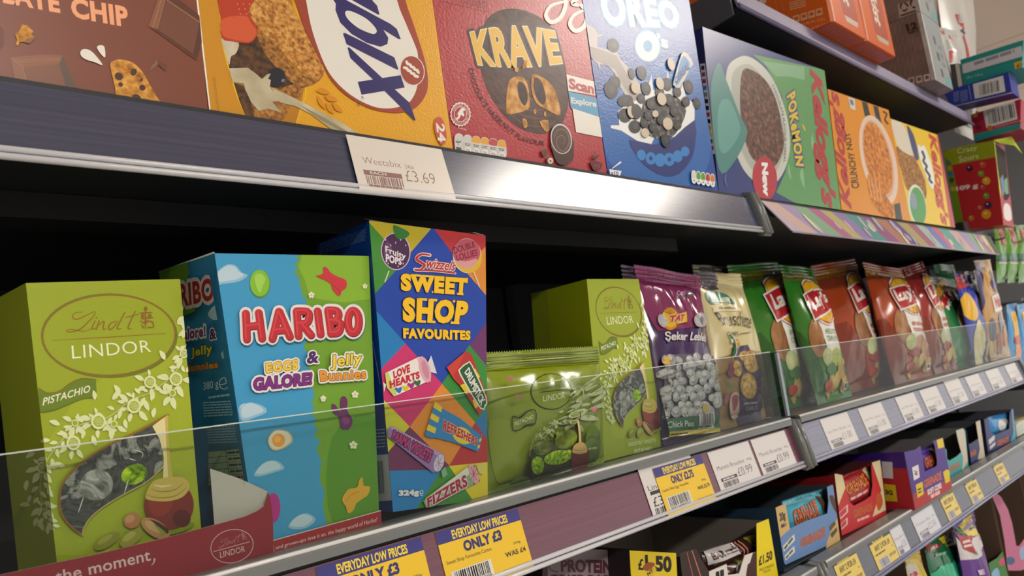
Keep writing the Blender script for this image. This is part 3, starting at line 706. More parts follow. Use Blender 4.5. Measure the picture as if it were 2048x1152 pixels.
for i in range(6):
    cx, cy = 850 + .3472 * (195 + 49 * i), .3472 * (826 + 7.2 * i); a.P(GY, [(cx - 9, cy - 8), (cx - 6, cy - 18), (cx + 1, cy - 20), (cx + 8, cy - 16), (cx + 10, cy - 4), (cx + 10.5, cy + 10), (cx + 7, cy + 19), (cx, cy + 19), (cx - 7, cy + 13)], 3)
    if tops[i]: a.P(M(tops[i], **CR), [(cx - 8, cy - 8), (cx - 6, cy - 17), (cx + 1, cy - 19), (cx + 8, cy - 15), (cx + 9, cy - 5)], 2)
    if i: a.E(WH, cx + 1.5, cy + 11, 6.5, 6.5); a.T_(M('#333333'), ['', '7%', '7%', '7%', '8%', '5%'][i], (cx - 2.5, cy + 12.5), (cx + 5, cy + 14), (cx - 2.5, cy + 8)); a.lines(M('#555555'), (cx - 5, cy + 1), (cx + 6, cy + 3), (cx - 5, cy - 5), 2, .45, words=2)
    else: a.P(M('#4a5a50'), [(cx - 6, cy + 7), (cx + 5, cy + 9), (cx + 3, cy + 15), (cx - 3, cy + 14)], 2); a.S(M('#4a5a50'), [(cx - 1, cy + 4), (cx - 2, cy - 8)], 1); a.E(M('#4a5a50'), cx - 4, cy - 3, 3, 1.4, 30); a.E(M('#4a5a50'), cx + 2, cy - 3, 3, 1.4, -30)
a.part('cup_picture')
a.P(N(['#33211e', '#4f352e'], 60, .35), z(725, 800, 738, 880, 760, 935, 800, 952, 852, 925, 857, 860, 845, 790), 2); a.E(GY, 850 + .3472 * 785, .3472 * 800, 21, 30.5, -10); a.E(M('#4c332c', **CR), 850 + .3472 * 785, .3472 * 802, 19, 28, -10)
a.S(M('#7a5c50', **CR), z(745, 790, 770, 745, 815, 760, 830, 820, 800, 870, 765, 850, 760, 800, 790, 780, 808, 810, 790, 830), [1.2, 2.4, 2, 1])
a.E(M('#5a3026', **CR), 1089.5, 305.5, 6.3, 7.5); a.E(M('#6a4030', **CR), 1100.5, 321, 7.5, 8.5); a.E(M('#d8cdb8', **CR), 1101, 321.5, 5, 6); a.E(M('#7a5040', **CR), 1101, 322, 2, 2.6)
a.part('serving_icon'); a.P(DR_, s6(388, 1030, 460, 1045, 450, 1085, 425, 1095, 400, 1080), 3); a.T_(KR, 'x13', s6(405, 1068)[0], s6(446, 1075)[0], s6(405, 1045)[0], bold=.02); a.S(DR_, s6(420, 1025, 416, 965), 1.2); a.E(DR_, 1187, 314, 5, 2, 50); a.E(DR_, 1195, 313, 5, 2, -50)
T.build()
# --- blue cookie-loop cereal box
OB = M('#1a4c9e', rough=.28, spec=.6, grain=.3, gscale=420)
T, f, L, a = cereal('cereal_box', 'tall blue cereal box with white lettering and dark cereal loops falling into milk', (1136, -200), (1346, -207), (1437, 383.5), (1216.3, 350), OB)
z = Z(1150, 0, .3472); LB = M('#3d87c4', rough=.3); MK = M('#bdb8b6', **CR); LW = M('#e6ecee', **CR)
a.P(M('#2a67b2', rough=.28, spec=.6, grain=.3, gscale=420), z(130, 560, 300, 480, 560, 330, 720, 420, 790, 800, 700, 1050, 400, 1080, 180, 900), 5)
a.part('brand_lettering'); a.T_(LW, 'OREO', (1208, 53), (1362, 57), (1196, -30), (1352, 5), bold=.05, out=M('#7fb2dc', **CR), ow=.045, space=1.12)
a.E(M('#7fb2dc', **CR), 1295, 92, 27, 33, -8); a.E(LW, 1295, 92, 24, 30, -8); a.E(M('#6aa6d6', **CR), 1295.5, 92, 9, 12, -8); a.T_(LW, "'s", (1316, 92), (1337, 98), (1313, 66), bold=.04, out=M('#7fb2dc', **CR), ow=.04)
a.part('milk_picture')
a.P(MK, z(60, 130, 110, 160, 132, 200, 158, 196, 162, 208, 128, 215, 130, 268, 200, 290, 240, 292, 240, 300, 265, 345, 315, 395, 370, 480, 405, 620, 340, 610, 270, 520, 230, 425, 190, 380, 145, 370, 140, 410, 132, 370, 108, 350, 80, 300))
a.P(M('#9c9592', **CR), z(60, 260, 150, 285, 240, 320, 330, 480, 370, 590, 345, 590, 280, 500, 230, 400, 100, 340))
a.P(LW, z(248, 640, 300, 600, 350, 580, 400, 560, 440, 430, 450, 520, 520, 500, 535, 400, 545, 500, 600, 540, 620, 480, 640, 560, 690, 600, 688, 700, 600, 785, 480, 800, 482, 742, 440, 830, 360, 812, 265, 752, 205, 737, 208, 722, 255, 722))
a.part('bowl_picture')
BWL = M('#182f76', **CR)
a.P(BWL, z(312, 805, 440, 832, 560, 800, 690, 690, 690, 850, 662, 930, 600, 1002, 520, 1015, 430, 975, 362, 905), 2)
for x, y, rr in ((382, 893, 27), (437, 912, 31), (490, 922, 33), (543, 918, 33), (592, 900, 30), (635, 872, 25)): a.E(M('#2f7fc8', **CR), 1150 + x * .3472, y * .3472, rr * .3472 * .95, rr * .3472 * 1.15, -6, 24, keep=True)
a.k += 1
for x, y in ((437, 912), (543, 918)): a.E(BWL, 1150 + x * .3472, y * .3472, 3.5, 4.5, 0, 14, keep=True)
a.part('cereal_picture')
LD = M('#25252b', **CR); LD2 = M('#3d3d44', **CR); CRM = M('#c9bda8', **CR); rr = random.Random(9)
a.P(N(['#1d1d22', '#3a3a40', '#8f8a86'], 200, .4), z(390, 600, 440, 560, 520, 540, 600, 570, 640, 640, 600, 740, 540, 800, 440, 790, 380, 730), 3)
for x, y, rx, ry in ((220, 262, 33, 42), (230, 475, 32, 40), (207, 518, 38, 52), (290, 580, 45, 34), (318, 598, 22, 30), (288, 665, 38, 42), (345, 642, 40, 45), (345, 730, 35, 38), (384, 420, 28, 42), (326, 425, 17, 34), (410, 510, 27, 40), (531, 485, 26, 40), (488, 532, 26, 34), (382, 567, 22, 30), (655, 500, 26, 42), (702, 595, 20, 34), (440, 600, 26, 30), (480, 640, 26, 30), (545, 575, 25, 36), (425, 665, 24, 30), (575, 640, 26, 32), (500, 690, 26, 30), (590, 720, 24, 28), (450, 735, 22, 26), (400, 710, 22, 28), (522, 810, 24, 40), (640, 585, 22, 30), (590, 530, 22, 30)):
    x, y = 1150 + x * .3472, y * .3472; a.E(LD, x, y, rx * .3472, ry * .3472, -15, 20); a.E(LD2, x + 1.5, y - 1, rx * .16, ry * .16, -15, 12)
for x, y, rx, ry in ((350, 505, 26, 34), (490, 480, 22, 37), (500, 570, 26, 37), (555, 370, 20, 36), (535, 712, 28, 36), (405, 765, 23, 27), (463, 655, 18, 20), (325, 645, 22, 36), (345, 640, 0, 0)):
    if rx: a.E(CRM, 1150 + x * .3472, y * .3472, rx * .3472, ry * .3472, -15, 20, keep=True)
a.k += 1
a.E(LD, 1150 + 352 * .3472, 645 * .3472, 27 * .3472, 42 * .3472, -15)
a.part('spoon_tag'); a.P(M('#cfcbc6', **CR), z(622, 298, 650, 312, 680, 365, 662, 395, 605, 505, 570, 492, 568, 470, 600, 350), 2); a.P(M('#4f90c8', **CR), z(622, 325, 640, 330, 662, 368, 650, 395, 595, 485, 580, 480, 605, 360), 2); a.T_(M('#2c3f86', **CR), 'CEREAL', z(578, 488)[0], z(664, 395)[0], z(572, 455)[0], z(650, 345)[0], bold=.04)
a.part('nutrition_panel')
for i, h_ in enumerate(('#d5d5d2', '#5a9a3c', '#5a9a3c', '#b8363e', '#d07a2c')):
    cx, cy = 1150 + .3472 * (684 + 27 * i), .3472 * (1018 + 5 * i); a.P(LW, [(cx - 4.3, cy - 9), (cx, cy - 13), (cx + 4.3, cy - 8), (cx + 5, cy + 9), (cx + 1, cy + 14), (cx - 4, cy + 8)], 3); a.P(M(h_, **CR), [(cx - 3.6, cy - 8), (cx, cy - 11.5), (cx + 3.6, cy - 7), (cx + 4, cy + 3), (cx - 3.6, cy + 2)], 2); a.E(M('#8a8f94'), cx + .6, cy + 7.5, 1.6, 2.2, n=10)
a.part('serving_icon'); a.P(LW, z(186, 972, 268, 985, 258, 1020, 188, 1008)); a.T_(M('#23459a'), 'x10', z(205, 1008)[0], z(250, 1014)[0], z(205, 982)[0], bold=.03); a.S(LW, z(215, 970, 262, 935), [1.5, 3.5], sm=0)
T.build()
# --- navy and green box with the chocolate cereal bowl, lying on its side
PN = M('#2c3f7c', rough=.3, spec=.6)
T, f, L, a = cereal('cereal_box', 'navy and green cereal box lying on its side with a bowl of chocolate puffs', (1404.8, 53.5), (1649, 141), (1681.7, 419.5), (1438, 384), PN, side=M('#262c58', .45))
z = Z(1380, 0, .3819); GR = M('#5d9b62', rough=.32, spec=.5)
a.P(GR, z(330, 285, 705, 365, 800, 1110, 560, 1068, 452, 1008, 500, 900, 520, 700, 480, 500, 400, 350))
a.P(M('#7fb08a', **CR), z(380, 320, 600, 350, 600, 420, 520, 400, 450, 400)); 
for p in ((520, 860, 530, 940, 512, 900), (590, 880, 600, 985, 575, 920), (640, 700, 655, 800, 635, 760)): a.P(M('#86b891', **CR), z(*p), 3, keep=True)
a.k += 1
a.part('bowl_picture')
a.P(M('#c5cac4', **CR), z(195, 360, 245, 305, 310, 297, 400, 365, 470, 490, 515, 650, 522, 790, 480, 920, 400, 985, 320, 935, 260, 850, 215, 700, 190, 500), 4); a.P(M('#a9b0aa', **CR), z(225, 380, 300, 335, 370, 390, 440, 500, 485, 650, 492, 790, 450, 900, 390, 930, 310, 870, 240, 700, 220, 520), 4)
a.P(N(['#2c1c1a', '#5a3a30', '#8a6450'], 150, .45, 5), z(280, 365, 340, 375, 400, 425, 450, 520, 480, 650, 490, 770, 440, 875, 360, 855, 310, 800, 270, 650, 262, 480), 4)
a.part('teal_leaf_picture'); a.P(M('#4c8785', **CR), z(108, 480, 150, 330, 190, 420, 260, 600, 300, 700, 230, 850, 150, 885), 4); a.P(M('#62a09b', **CR), z(150, 560, 200, 520, 250, 620, 260, 700, 190, 800, 150, 760), 4)
a.part('brand_lettering'); a.T_(M('#d9bd3c', **CR), 'POKeMON', z(506, 505)[0], z(553, 868)[0], z(550, 470)[0], z(598, 872)[0], bold=.05, out=M('#2d4684', **CR), ow=.05, space=1.16); a.S(M('#d9bd3c', **CR), z(590, 655, 602, 682), 3, sm=0)
KG = M('#b0323f', **CR)
a.part('script_lettering'); a.T_(KG, "Kellogg's", z(610, 352)[0], z(672, 1085)[0], z(690, 372)[0], z(772, 1095)[0], bold=.037, slant=.35, space=.97)
a.part('flavour_lettering'); a.TP(M('#4a4f4c'), 'CHOCOLATE FLAVOUR CEREAL', z(428, 445, 470, 560, 492, 690, 490, 850), 4.5)
a.part('new_flash'); a.E(M('#b23543', **CR), 1380 + .3819 * 392, .3819 * 935, 24.5, 44, -3); a.T_(LW, 'New', z(374, 850)[0], z(384, 1028)[0], z(407, 852)[0], bold=.06)
a.part('serving_icon'); a.E(M('#5a6a9a'), 1453, 361, 4, 12, -5); a.E(PN, 1456, 361, 4, 11, -5)
s = Art(L, T); s.part('colour_strip'); s.P(M('#cfd2d6'), Z(1380, 0, .3819)(52, 335, 78, 332, 132, 805, 118, 808))
for i, h_ in enumerate(('#23264a', '#9a3340', '#9a3340', '#3a7fb8', '#6a8a90', '#15161a', '#15161a', '#9a3340', '#15161a', '#b8a83a', '#c8c030', '#3a6a4a', '#8a2f3a')):
    s.P(M(h_), Z(1380, 0, .3819)(57 + i * 4, 345 + i * 35, 74 + i * 4, 343 + i * 35, 76 + i * 4, 365 + i * 35, 59 + i * 4, 367 + i * 35), keep=True)
T.build()
# --- orange flakes box and the yellow box after it
T, f, L, a = cereal('cereal_box', 'orange cereal box with a white bowl of golden flakes and a spoon', (1655.6, 178), (1777, 220), (1820, 442.5), (1683.5, 419.8), M('#db8f1e', **CR))
z = Z(1640, 100, .347)
for p in ((240, 295, 272, 305, 300, 420, 265, 410), (305, 318, 335, 328, 365, 470, 335, 450), (365, 930, 395, 935, 410, 1000, 380, 1000), (425, 890, 460, 880, 480, 1010, 440, 1005)): a.nw('stripe_print'); a.P(M('#20302e', **CR), z(*p), keep=True)
a.part('bowl_picture'); a.E(M('#e0c9b8', **CR), 1640 + .347 * 338, 100 + .347 * 635, 34, 92, -13); a.E(M('#cfa88c', **CR), 1640 + .347 * 336, 100 + .347 * 630, 27, 80, -13); a.E(N(['#8a4a14', '#c8782a', '#e3a24e'], 130, .45, 5), 1640 + .347 * 333, 100 + .347 * 625, 25, 74, -13)
a.P(N(['#8a4a14', '#c8782a', '#e3a24e'], 130, .45, 5), z(270, 740, 300, 720, 350, 800, 420, 900, 420, 960, 370, 960, 300, 880), 3)
for i in range(4): a.S(M('#d8a060', **CR), z(275 + i * 22, 725 + i * 12, 300 + i * 18, 850 + i * 10), 2.2, sm=0, keep=True)
a.k += 1
a.part('script_lettering'); a.T_(KG, "Kellogg's", z(200, 925)[0], z(122, 235)[0], z(125, 905)[0], z(42, 235)[0], bold=.036, slant=.35)
a.part('flavour_lettering'); a.T_(M('#3a2a16', **CR), 'CRUNCHY', z(228, 795)[0], z(196, 590)[0], z(183, 800)[0], z(160, 590)[0], bold=.02); a.T_(M('#3a2a16', **CR), 'NUT', z(190, 575)[0], z(172, 470)[0], z(155, 575)[0], z(145, 480)[0], bold=.02)
a.part('corner_badge'); a.P(M('#c8d0d4'), z(163, 272, 198, 282, 206, 347, 176, 337)); a.P(M('#56748a'), z(170, 282, 190, 290, 196, 320, 178, 315)); a.nw('corner_print'); a.S(M('#2a2a20'), z(365, 355, 385, 370, 375, 400, 392, 425), 3)
T.build()
T, f, L, a = cereal('cereal_box', 'bright yellow cereal box with red script and a red edge, last of its row', (1780.5, 237), (1876, 270), (1910.7, 455), (1820.5, 442), M('#e7c51e', **CR))
a.P(M('#b8323a', **CR), z(672, 485, 700, 500, 790, 1030, 752, 1020))
a.part('cereal_picture'); a.P(N(['#5a3a1c', '#9a6a34', '#c89a58'], 160, .5, 5), z(430, 560, 520, 590, 580, 690, 612, 780, 600, 870, 500, 800, 470, 700), 3); a.P(M('#d9d4c4', **CR), z(410, 410, 470, 420, 520, 520, 540, 610, 460, 570, 430, 500), 3); a.P(M('#3a4a7a', **CR), z(500, 440, 540, 490, 570, 620, 545, 620), 3)
a.part('offer_circle'); a.E(M('#d8e0d0'), 1640 + .347 * 560, 100 + .347 * 895, 18, 42, -8); a.E(M('#3f9a48', **CR), 1640 + .347 * 565, 100 + .347 * 900, 15.5, 38, -8); a.E(M('#8a9ab0'), 1640 + .347 * 540, 100 + .347 * 870, 6, 17, -8); a.P(M('#d6d2b8'), z(465, 770, 480, 765, 520, 990, 500, 985))
a.part('name_burst'); a.P(LW, z(562, 545, 585, 560, 600, 550, 640, 650, 662, 780, 640, 795, 610, 720, 580, 640), 2); a.S(M('#3a3a30'), z(590, 585, 602, 620, 596, 640, 615, 670, 610, 690, 632, 725, 630, 745, 645, 765), 4.5)
a.part('script_lettering'); a.T_(M('#c23a34', **CR), "Kellogg's", z(612, 480)[0], z(688, 1012)[0], z(668, 478)[0], z(748, 1012)[0], bold=.036, slant=.3)
T.build()
# ------------------------------------------------------------------ sweets on the lower shelf, first bay
FLR = DL + 0.0006
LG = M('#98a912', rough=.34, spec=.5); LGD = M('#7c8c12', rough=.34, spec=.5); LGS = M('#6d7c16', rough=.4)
BRZ = M('#94692c', .3, .3); CRW = M('#eef2d2', .4); 
z1 = Z(0, 540, .2951); z2 = Z(0, 830, .2795)
FOIL = N(['#1c1e1b', '#4a4d48', '#23261f', '#9a9e98', '#2e322a'], 55, .18, 5, bump=.6, dist=2.2, spec=.7)
LIME = N(['#3a5a08', '#8fbf12', '#d6f23a'], 160, .2, 4, metal=.4, bump=.5, dist=1.5)
def script(a, mat, w, dst=None):
    """the flowing signature and its small dragon crest"""
    h = homog([z1(445, 250)[0], z1(1045, 250)[0], z1(1045, 420)[0], z1(445, 420)[0]], dst) if dst else None
    old = a.xf
    def tr(x, y): x, y = h(x, y) if h else (x, y); return old(x, y) if old else (x, y)
    a.xf = tr
    for pts, wd in (((560, 285, 510, 290, 492, 318, 520, 335, 590, 305, 640, 282, 640, 305, 600, 350, 545, 400, 480, 420, 450, 412, 490, 402, 560, 416, 620, 400), [.5, 1.1, .6, 1.3, .7, .5]), ((645, 345, 622, 398, 652, 392), [1, 1.2, .6]), ((672, 345, 652, 405), 1.2), ((658, 385, 705, 348, 698, 400, 722, 396), [.6, 1.2, 1.1, .6]), ((800, 350, 755, 358, 735, 390, 752, 403, 790, 365), [.7, 1.2, .9]), ((848, 285, 795, 392, 822, 396), [1, 1.3, .6]), ((918, 280, 868, 388, 892, 398), [1, 1.3, .6]), ((850, 322, 940, 300), .8), ((652, 325, 655, 322), 1.2)):
        W = wd if isinstance(wd, list) else [wd, wd]; a.S(mat, z1(*pts), [v * w for v in W], keep=True)
    for pts in ((988, 248, 985, 395), (945, 292, 1030, 288), (960, 330, 1040, 322), (950, 345, 985, 360, 1010, 345, 1040, 358), (975, 395, 960, 370), (1000, 390, 1040, 385, 1035, 350)): a.S(mat, z1(*pts), [.8 * w, 1.3 * w, .8 * w], keep=True)
    for x, y in ((988, 262), (968, 312), (1015, 312), (990, 350)): a.E(mat, *z1(x, y)[0], 2.2 * w * .8, 2.6 * w * .8, n=10, keep=True)
    a.k += 1; a.xf = old
def leaf(a, mat, x, y, ang, l, wd=.3):
    c, s = math.cos(math.radians(ang)), math.sin(math.radians(ang))
    a.P(mat, [(x + c * l * t - s * l * wd * q, y + s * l * t + c * l * wd * q) for t, q in ((0, 0), (.3, .8), (.62, .85), (1, 0), (.62, -.5), (.3, -.55))], 2, keep=True)
FL = [(375, 648, 4, -60), (368, 707, 9, -70), (352, 758, 13, -60), (300, 764, 12, -30), (345, 786, 7, 10), (268, 812, 14, -25), (228, 848, 7, -30), (197, 843, 15, -30), (150, 846, 7, -30), (147, 886, 14, -30), (85, 935, 11, -70), (88, 1013, 7, -90)]
def garland(a, white, inner, scale=1.0):
    r = random.Random(5)
    for (x, y, R0, an) in FL:
        for k, dt in enumerate((-95, -48, 12, 60, 128)):
            t = an + 170 + dt + r.uniform(-14, 14)
            leaf(a, white, x + R0 * math.cos(math.radians(t)), y + R0 * math.sin(math.radians(t)), t + r.uniform(-15, 15), r.uniform(17, 27) if k < 4 else 14)
    a.k += 1
    for x, y, an in ((372, 628, -110), (368, 660, -100), (378, 680, -80), (330, 720, -120), (372, 745, -60), (335, 770, 60), (290, 800, 70), (310, 815, 100), (240, 790, -120), (225, 800, -60), (190, 800, -100), (250, 838, 80), (170, 862, 110), (185, 870, 70), (120, 850, -160), (100, 880, 170), (70, 905, 150), (110, 925, 20), (55, 960, 100), (62, 990, 110), (95, 975, 60), (80, 1042, 70), (95, 1045, 50), (75, 1035, 110), (60, 1010, 180)):
        leaf(a, white, x, y, an, r.uniform(16, 24))
    a.k += 1
    stem = smooth_pts([(375, 620), (372, 690), (350, 745), (300, 785), (262, 800), (215, 835), (160, 850), (120, 885), (92, 925), (80, 970), (88, 1020), (105, 1052)], 5, False)
    for i in range(1, len(stem) - 1):
        an = math.degrees(math.atan2(stem[i + 1][1] - stem[i - 1][1], stem[i + 1][0] - stem[i - 1][0])) + (48 if i % 2 else -48) + r.uniform(-14, 14); off = r.uniform(2, 9)
        leaf(a, white, stem[i][0] + off * math.cos(math.radians(an)), stem[i][1] + off * math.sin(math.radians(an)), an, r.uniform(14, 21))
    a.k += 1
    a.S(white, [(375, 620), (372, 690), (350, 745), (300, 785), (262, 800), (215, 835), (160, 850), (120, 885), (92, 925), (80, 970), (88, 1020), (105, 1052)], 1.1)
    for (x, y, R0, an) in FL:
        a.E(white, x, y, R0, R0 * 1.05, n=22); a.E(inner, x, y, R0 * .7, R0 * .74, n=18)
        if R0 > 8:
            for k in (-.4, -.1, .2, .5):
                a.S(white, [(x + R0 * k - R0 * .35, y - R0 * .5), (x + R0 * k + R0 * .35, y + R0 * .5)], .7, sm=0, cap=False, keep=True); a.S(white, [(x - R0 * .55, y + R0 * k), (x + R0 * .55, y + R0 * k - 2)], .6, sm=0, cap=False, keep=True)
            a.k += 1
def choc_front(T, a):
    a.P(M('#a2b21a', rough=.34, spec=.5), [(90, 1110), (85, 900), (150, 800), (380, 620), (395, 900), (402, 1060), (390, 1110)], 0)
    a.part('logo_oval'); a.E(M('#6d7a14', .4), 218.5, 671.5, 137, 85); a.E(BRZ, 217.8, 670.4, 133.7, 81.7, -1.5, 48); a.E(M('#97a80f', rough=.32, spec=.5), 217.8, 670.4, 131, 79, -1.5, 48)
    a.S(BRZ, z1(355, 478, 740, 455, 1125, 430), [1, 2, 1.2], sm=0); a.T_(CRW, 'LINDOR', z1(490, 602)[0], z1(1025, 555)[0], z1(484, 512)[0], z1(1012, 474)[0], bold=-.006, space=1.05)
    script(a, BRZ, 2.2)
    a.part('flavour_ribbon'); RBN = M('#69821a', .4)
    a.P(RBN, z1(262, 805, 320, 835, 400, 825, 470, 775, 550, 738, 650, 745, 657, 868, 600, 868, 540, 880, 380, 945, 300, 962, 265, 955)); a.S(BRZ, z1(265, 800, 320, 832, 400, 822, 470, 772, 550, 736, 650, 742), 1.6); a.S(M('#5a6a1c'), z1(265, 958, 300, 963, 380, 946, 540, 880, 600, 868, 656, 870), 1.4)
    a.T_(CRW, 'PISTACHIO', z1(288, 920)[0], z1(612, 826)[0], z1(292, 868)[0], z1(612, 778)[0], bold=.015, slant=.1, space=1.05)
    a.part('garland_print'); garland(a, M('#dfe8b0', .4), M('#a2b21a', .4))
    a.part('window'); WN = z2(1180, 12, 1000, 112, 800, 205, 650, 292, 520, 402, 452, 500, 432, 600, 445, 705, 505, 792, 592, 862, 597, 815, 645, 738, 750, 650, 900, 560, 1050, 478, 1168, 372, 1155, 220, 1110, 90)
    a.P(FOIL, WN)
    for cx, cy, rx, ry, m_ in ((960, 425, 95, 70, LIME), (690, 500, 120, 110, N(['#3c3f3a', '#8f938d', '#c3c6c2'], 90, .2, 5, bump=.5, dist=2))): a.E(m_, *z2(cx, cy)[0], rx * .28, ry * .28, -20)
    for pts in ((560, 700, 600, 580), (890, 560, 920, 460), (960, 250, 1020, 270, 1015, 305), (920, 310, 970, 325)): a.S(M('#e6e8e4', .15), z2(*pts), [.6, 2, .6])
    a.S(BRZ, z2(1205, 0, 1180, 12, 1000, 112, 800, 205, 650, 292, 520, 402, 447, 500, 427, 600, 440, 705, 505, 795, 592, 862), 4); a.S(M('#c9b070', .25), z2(592, 862, 597, 815, 645, 738, 750, 650, 900, 560, 1050, 478, 1168, 372), 2.2)
    a.part('pouring_picture'); CM = M('#c9b458', .35); CM2 = M('#a18c34', .35); CM3 = M('#e6dba2', .35)
    a.P(CM3, z2(1090, 80, 1150, 35, 1205, -2, 1202, 100, 1216, 300, 1242, 485, 1165, 490, 1172, 300, 1142, 172)); a.P(CM, z2(1180, 20, 1205, -2, 1202, 100, 1216, 300, 1242, 485, 1205, 488, 1195, 300))
    a.part('truffle_picture'); a.E(M('#7f9218', .4), *z2(1260, 815)[0], 38, 9, -15); a.E(M('#7b2418', rough=.3, spec=.5), *z2(1210, 645)[0], 49.5, 50); a.E(M('#913425', .3), *z2(1150, 620)[0], 24, 30, 20); a.E(M('#5c1a12', .3), *z2(1300, 740)[0], 18, 18, 40)
    a.P(CM, z2(1042, 592, 1058, 530, 1100, 472, 1180, 448, 1290, 443, 1348, 480, 1352, 532, 1300, 590, 1200, 617, 1085, 612), 4); a.S(CM2, z2(1050, 570, 1130, 592, 1250, 580, 1335, 520), [1, 3, 1]); a.S(CM2, z2(1085, 530, 1150, 548, 1250, 535, 1310, 490), [1, 3, 1]); a.S(CM3, z2(1100, 500, 1160, 512, 1230, 500), [1, 4, 1])
    a.part('nut_picture')
    for cx, cy, rx, ry, an, h_ in ((945, 755, 17, 15, -30, '#b57a4c'), (765, 902, 29, 11.5, -32, '#8b8d2a'), (938, 882, 26, 13, -35, '#9b9a36'), (1112, 812, 32, 16, 32, '#b98c58')): a.E(M(h_, .4), *z2(cx, cy)[0], rx, ry, an); a.E(M({'#b57a4c': '#c99468', '#8b8d2a': '#a3a53e', '#9b9a36': '#b3b150', '#b98c58': '#cda672'}[h_], .4), *z2(cx - 15, cy - 12)[0], rx * .6, ry * .5, an)
    a.P(M('#4a2a18'), z2(1070, 745, 1140, 770, 1205, 820, 1195, 850, 1130, 800, 1100, 770), 2); a.P(M('#8a9a34'), z2(1100, 778, 1185, 838, 1170, 862, 1130, 820), 2); a.bodyp()
def hexbox(T, f, lo, ro, mat, lmat, rmat, l2=None):
    """six-sided upright carton: lo / ro = plan offsets of the side corners from the front corners"""
    BL, BR, TR, TL = f.c; v = lambda p: Vector((p[0], p[1], 0)); w_ = Vector((0, lo[1] + .020, 0))
    A = [TL, TR, TR + v(ro), TR + v((0, 2 * ro[1])), TL + w_, TL + v(lo)]; B = [BL, BR, BR + v(ro), BR + v((0, 2 * ro[1])), BL + w_, BL + v(lo)]
    T.body.prism(A, B, mat, sides=[mat, rmat, rmat, lmat, l2 or lmat, lmat])
    return Face(TL + v(lo), TL, BL, BL + v(lo))
T = Thing('chocolate_box', 'large green pistachio chocolate box in the torn red tray', 'chocolate box', 'green pistachio chocolate boxes')
f = pface((51.6, 566), (360, 558), (402, 1053), (112, 1109), .026, floor=FLR)
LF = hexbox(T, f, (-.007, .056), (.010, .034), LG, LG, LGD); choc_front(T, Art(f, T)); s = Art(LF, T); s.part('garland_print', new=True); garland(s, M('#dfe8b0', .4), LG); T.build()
T = Thing('chocolate_box', 'narrow green pistachio chocolate box behind the small green pouch', 'chocolate box', 'green pistachio chocolate boxes')
f = pface((1173.5, 558), (1277, 558), (1331.5, 903), (1206, 926), .034, floor=FLR)
P = at(1093, 572, .034 + .055); lo = (P.x - f.c[3].x, .055); hexbox(T, f, lo, (.012, .045), LG, LG, LGD, l2=M('#6f7d14', .4))
a = Art(f, T); a.xf = homog([(51.6, 566), (360, 558), (338, 1009), (165, 1070)], [(1173.5, 558), (1277, 558), (1302, 830), (1247.4, 855)]); choc_front(T, a); a.xf = None
z = Z(1160, 550, .3299); a.part('lettering'); a.T_(CRW, 'IRRESISTIBLY SMOOTH', z(295, 1040)[0], z(457, 1010)[0], z(293, 1018)[0], z(455, 990)[0], bold=-.01); a.T_(CRW, 'PISTACHIO', z(332, 1086)[0], z(434, 1062)[0], z(330, 1058)[0], z(432, 1040)[0]); a.lines(M('#c3cf8a'), z(240, 1135)[0], z(515, 1078)[0], z(239, 1122)[0], 1, 1, words=9)
T.build()
# --- red display tray in front of the big chocolate box
TRD = M('#8f2430', .42); TRW = M('#c9c6c0', .6)
T = Thing('display_tray', 'torn dark red cardboard tray with a white oval logo and the word moment', 'tray')
P0 = at(548, 1116, .0105); yF = .0105; zb = FLR
pts = [(-60, 1163), (100, 1128), (200, 1107), (330, 1076), (440, 1047), (490, 1033), (514, 1022), (527, 1013), (530, 1003), (537, 983), (543, 1012), (546, 1041)]
top = [at(x, y, yF) for x, y in pts]; xr = top[-1].x; bot = [Vector((top[0].x, yF, zb)), Vector((P0.x, yF, zb))]
A = bot + list(reversed(top)); 
n = len(A); B = [p + Vector((0, .0012, 0)) for p in A]
from mathutils.geometry import tessellate_polygon
tri = tessellate_polygon([[Vector((p.x, p.z, 0)) for p in A]])
fix = lambda t, up: t if ((A[t[1]].x - A[t[0]].x) * (A[t[2]].z - A[t[0]].z) - (A[t[1]].z - A[t[0]].z) * (A[t[2]].x - A[t[0]].x) > 0) == up else tuple(reversed(t))
T.body.add(A, [fix(t, True) for t in tri], TRD); T.body.add(B, [fix(t, False) for t in tri], TRW)
for i in range(n): j = (i + 1) % n; T.body.add([A[i], B[i], B[j], A[j]], [(0, 1, 2, 3)], TRW)
q = T.part('side_wall'); xs = P0.x - .0014
F0 = at(538, 984, yF + .0013); K0 = at(420, 937, .0225)
A2 = [Vector((F0.x, F0.y, zb)), Vector((K0.x, K0.y, zb)), K0, (K0 + F0) / 2 + Vector((0, 0, .001)), F0]
q.prism(A2, [p + Vector((.0002, .0011, 0)) for p in A2], TRD, capA=TRW, capB=TRD)
T.part('tray_floor').box((top[0].x, yF + .0013, zb - .0004), (xs - .0002, .10, zb - .0001), TRW)
ff = Face(Vector((top[0].x, yF, zb + .12)), Vector((xr + .02, yF, zb + .12)), Vector((xr + .02, yF, zb)), Vector((top[0].x, yF, zb))); a = Art(ff, T)
a.part('lettering'); TW_ = M('#d9bfc0', .5); a.T_(TW_, 'the moment', (112, 1166), (302, 1121), (109, 1143), (299, 1098), bold=.012, space=1.03); a.S(TW_, [(309, 1118), (308, 1124), (303, 1131)], [3.4, 2.5, .8])
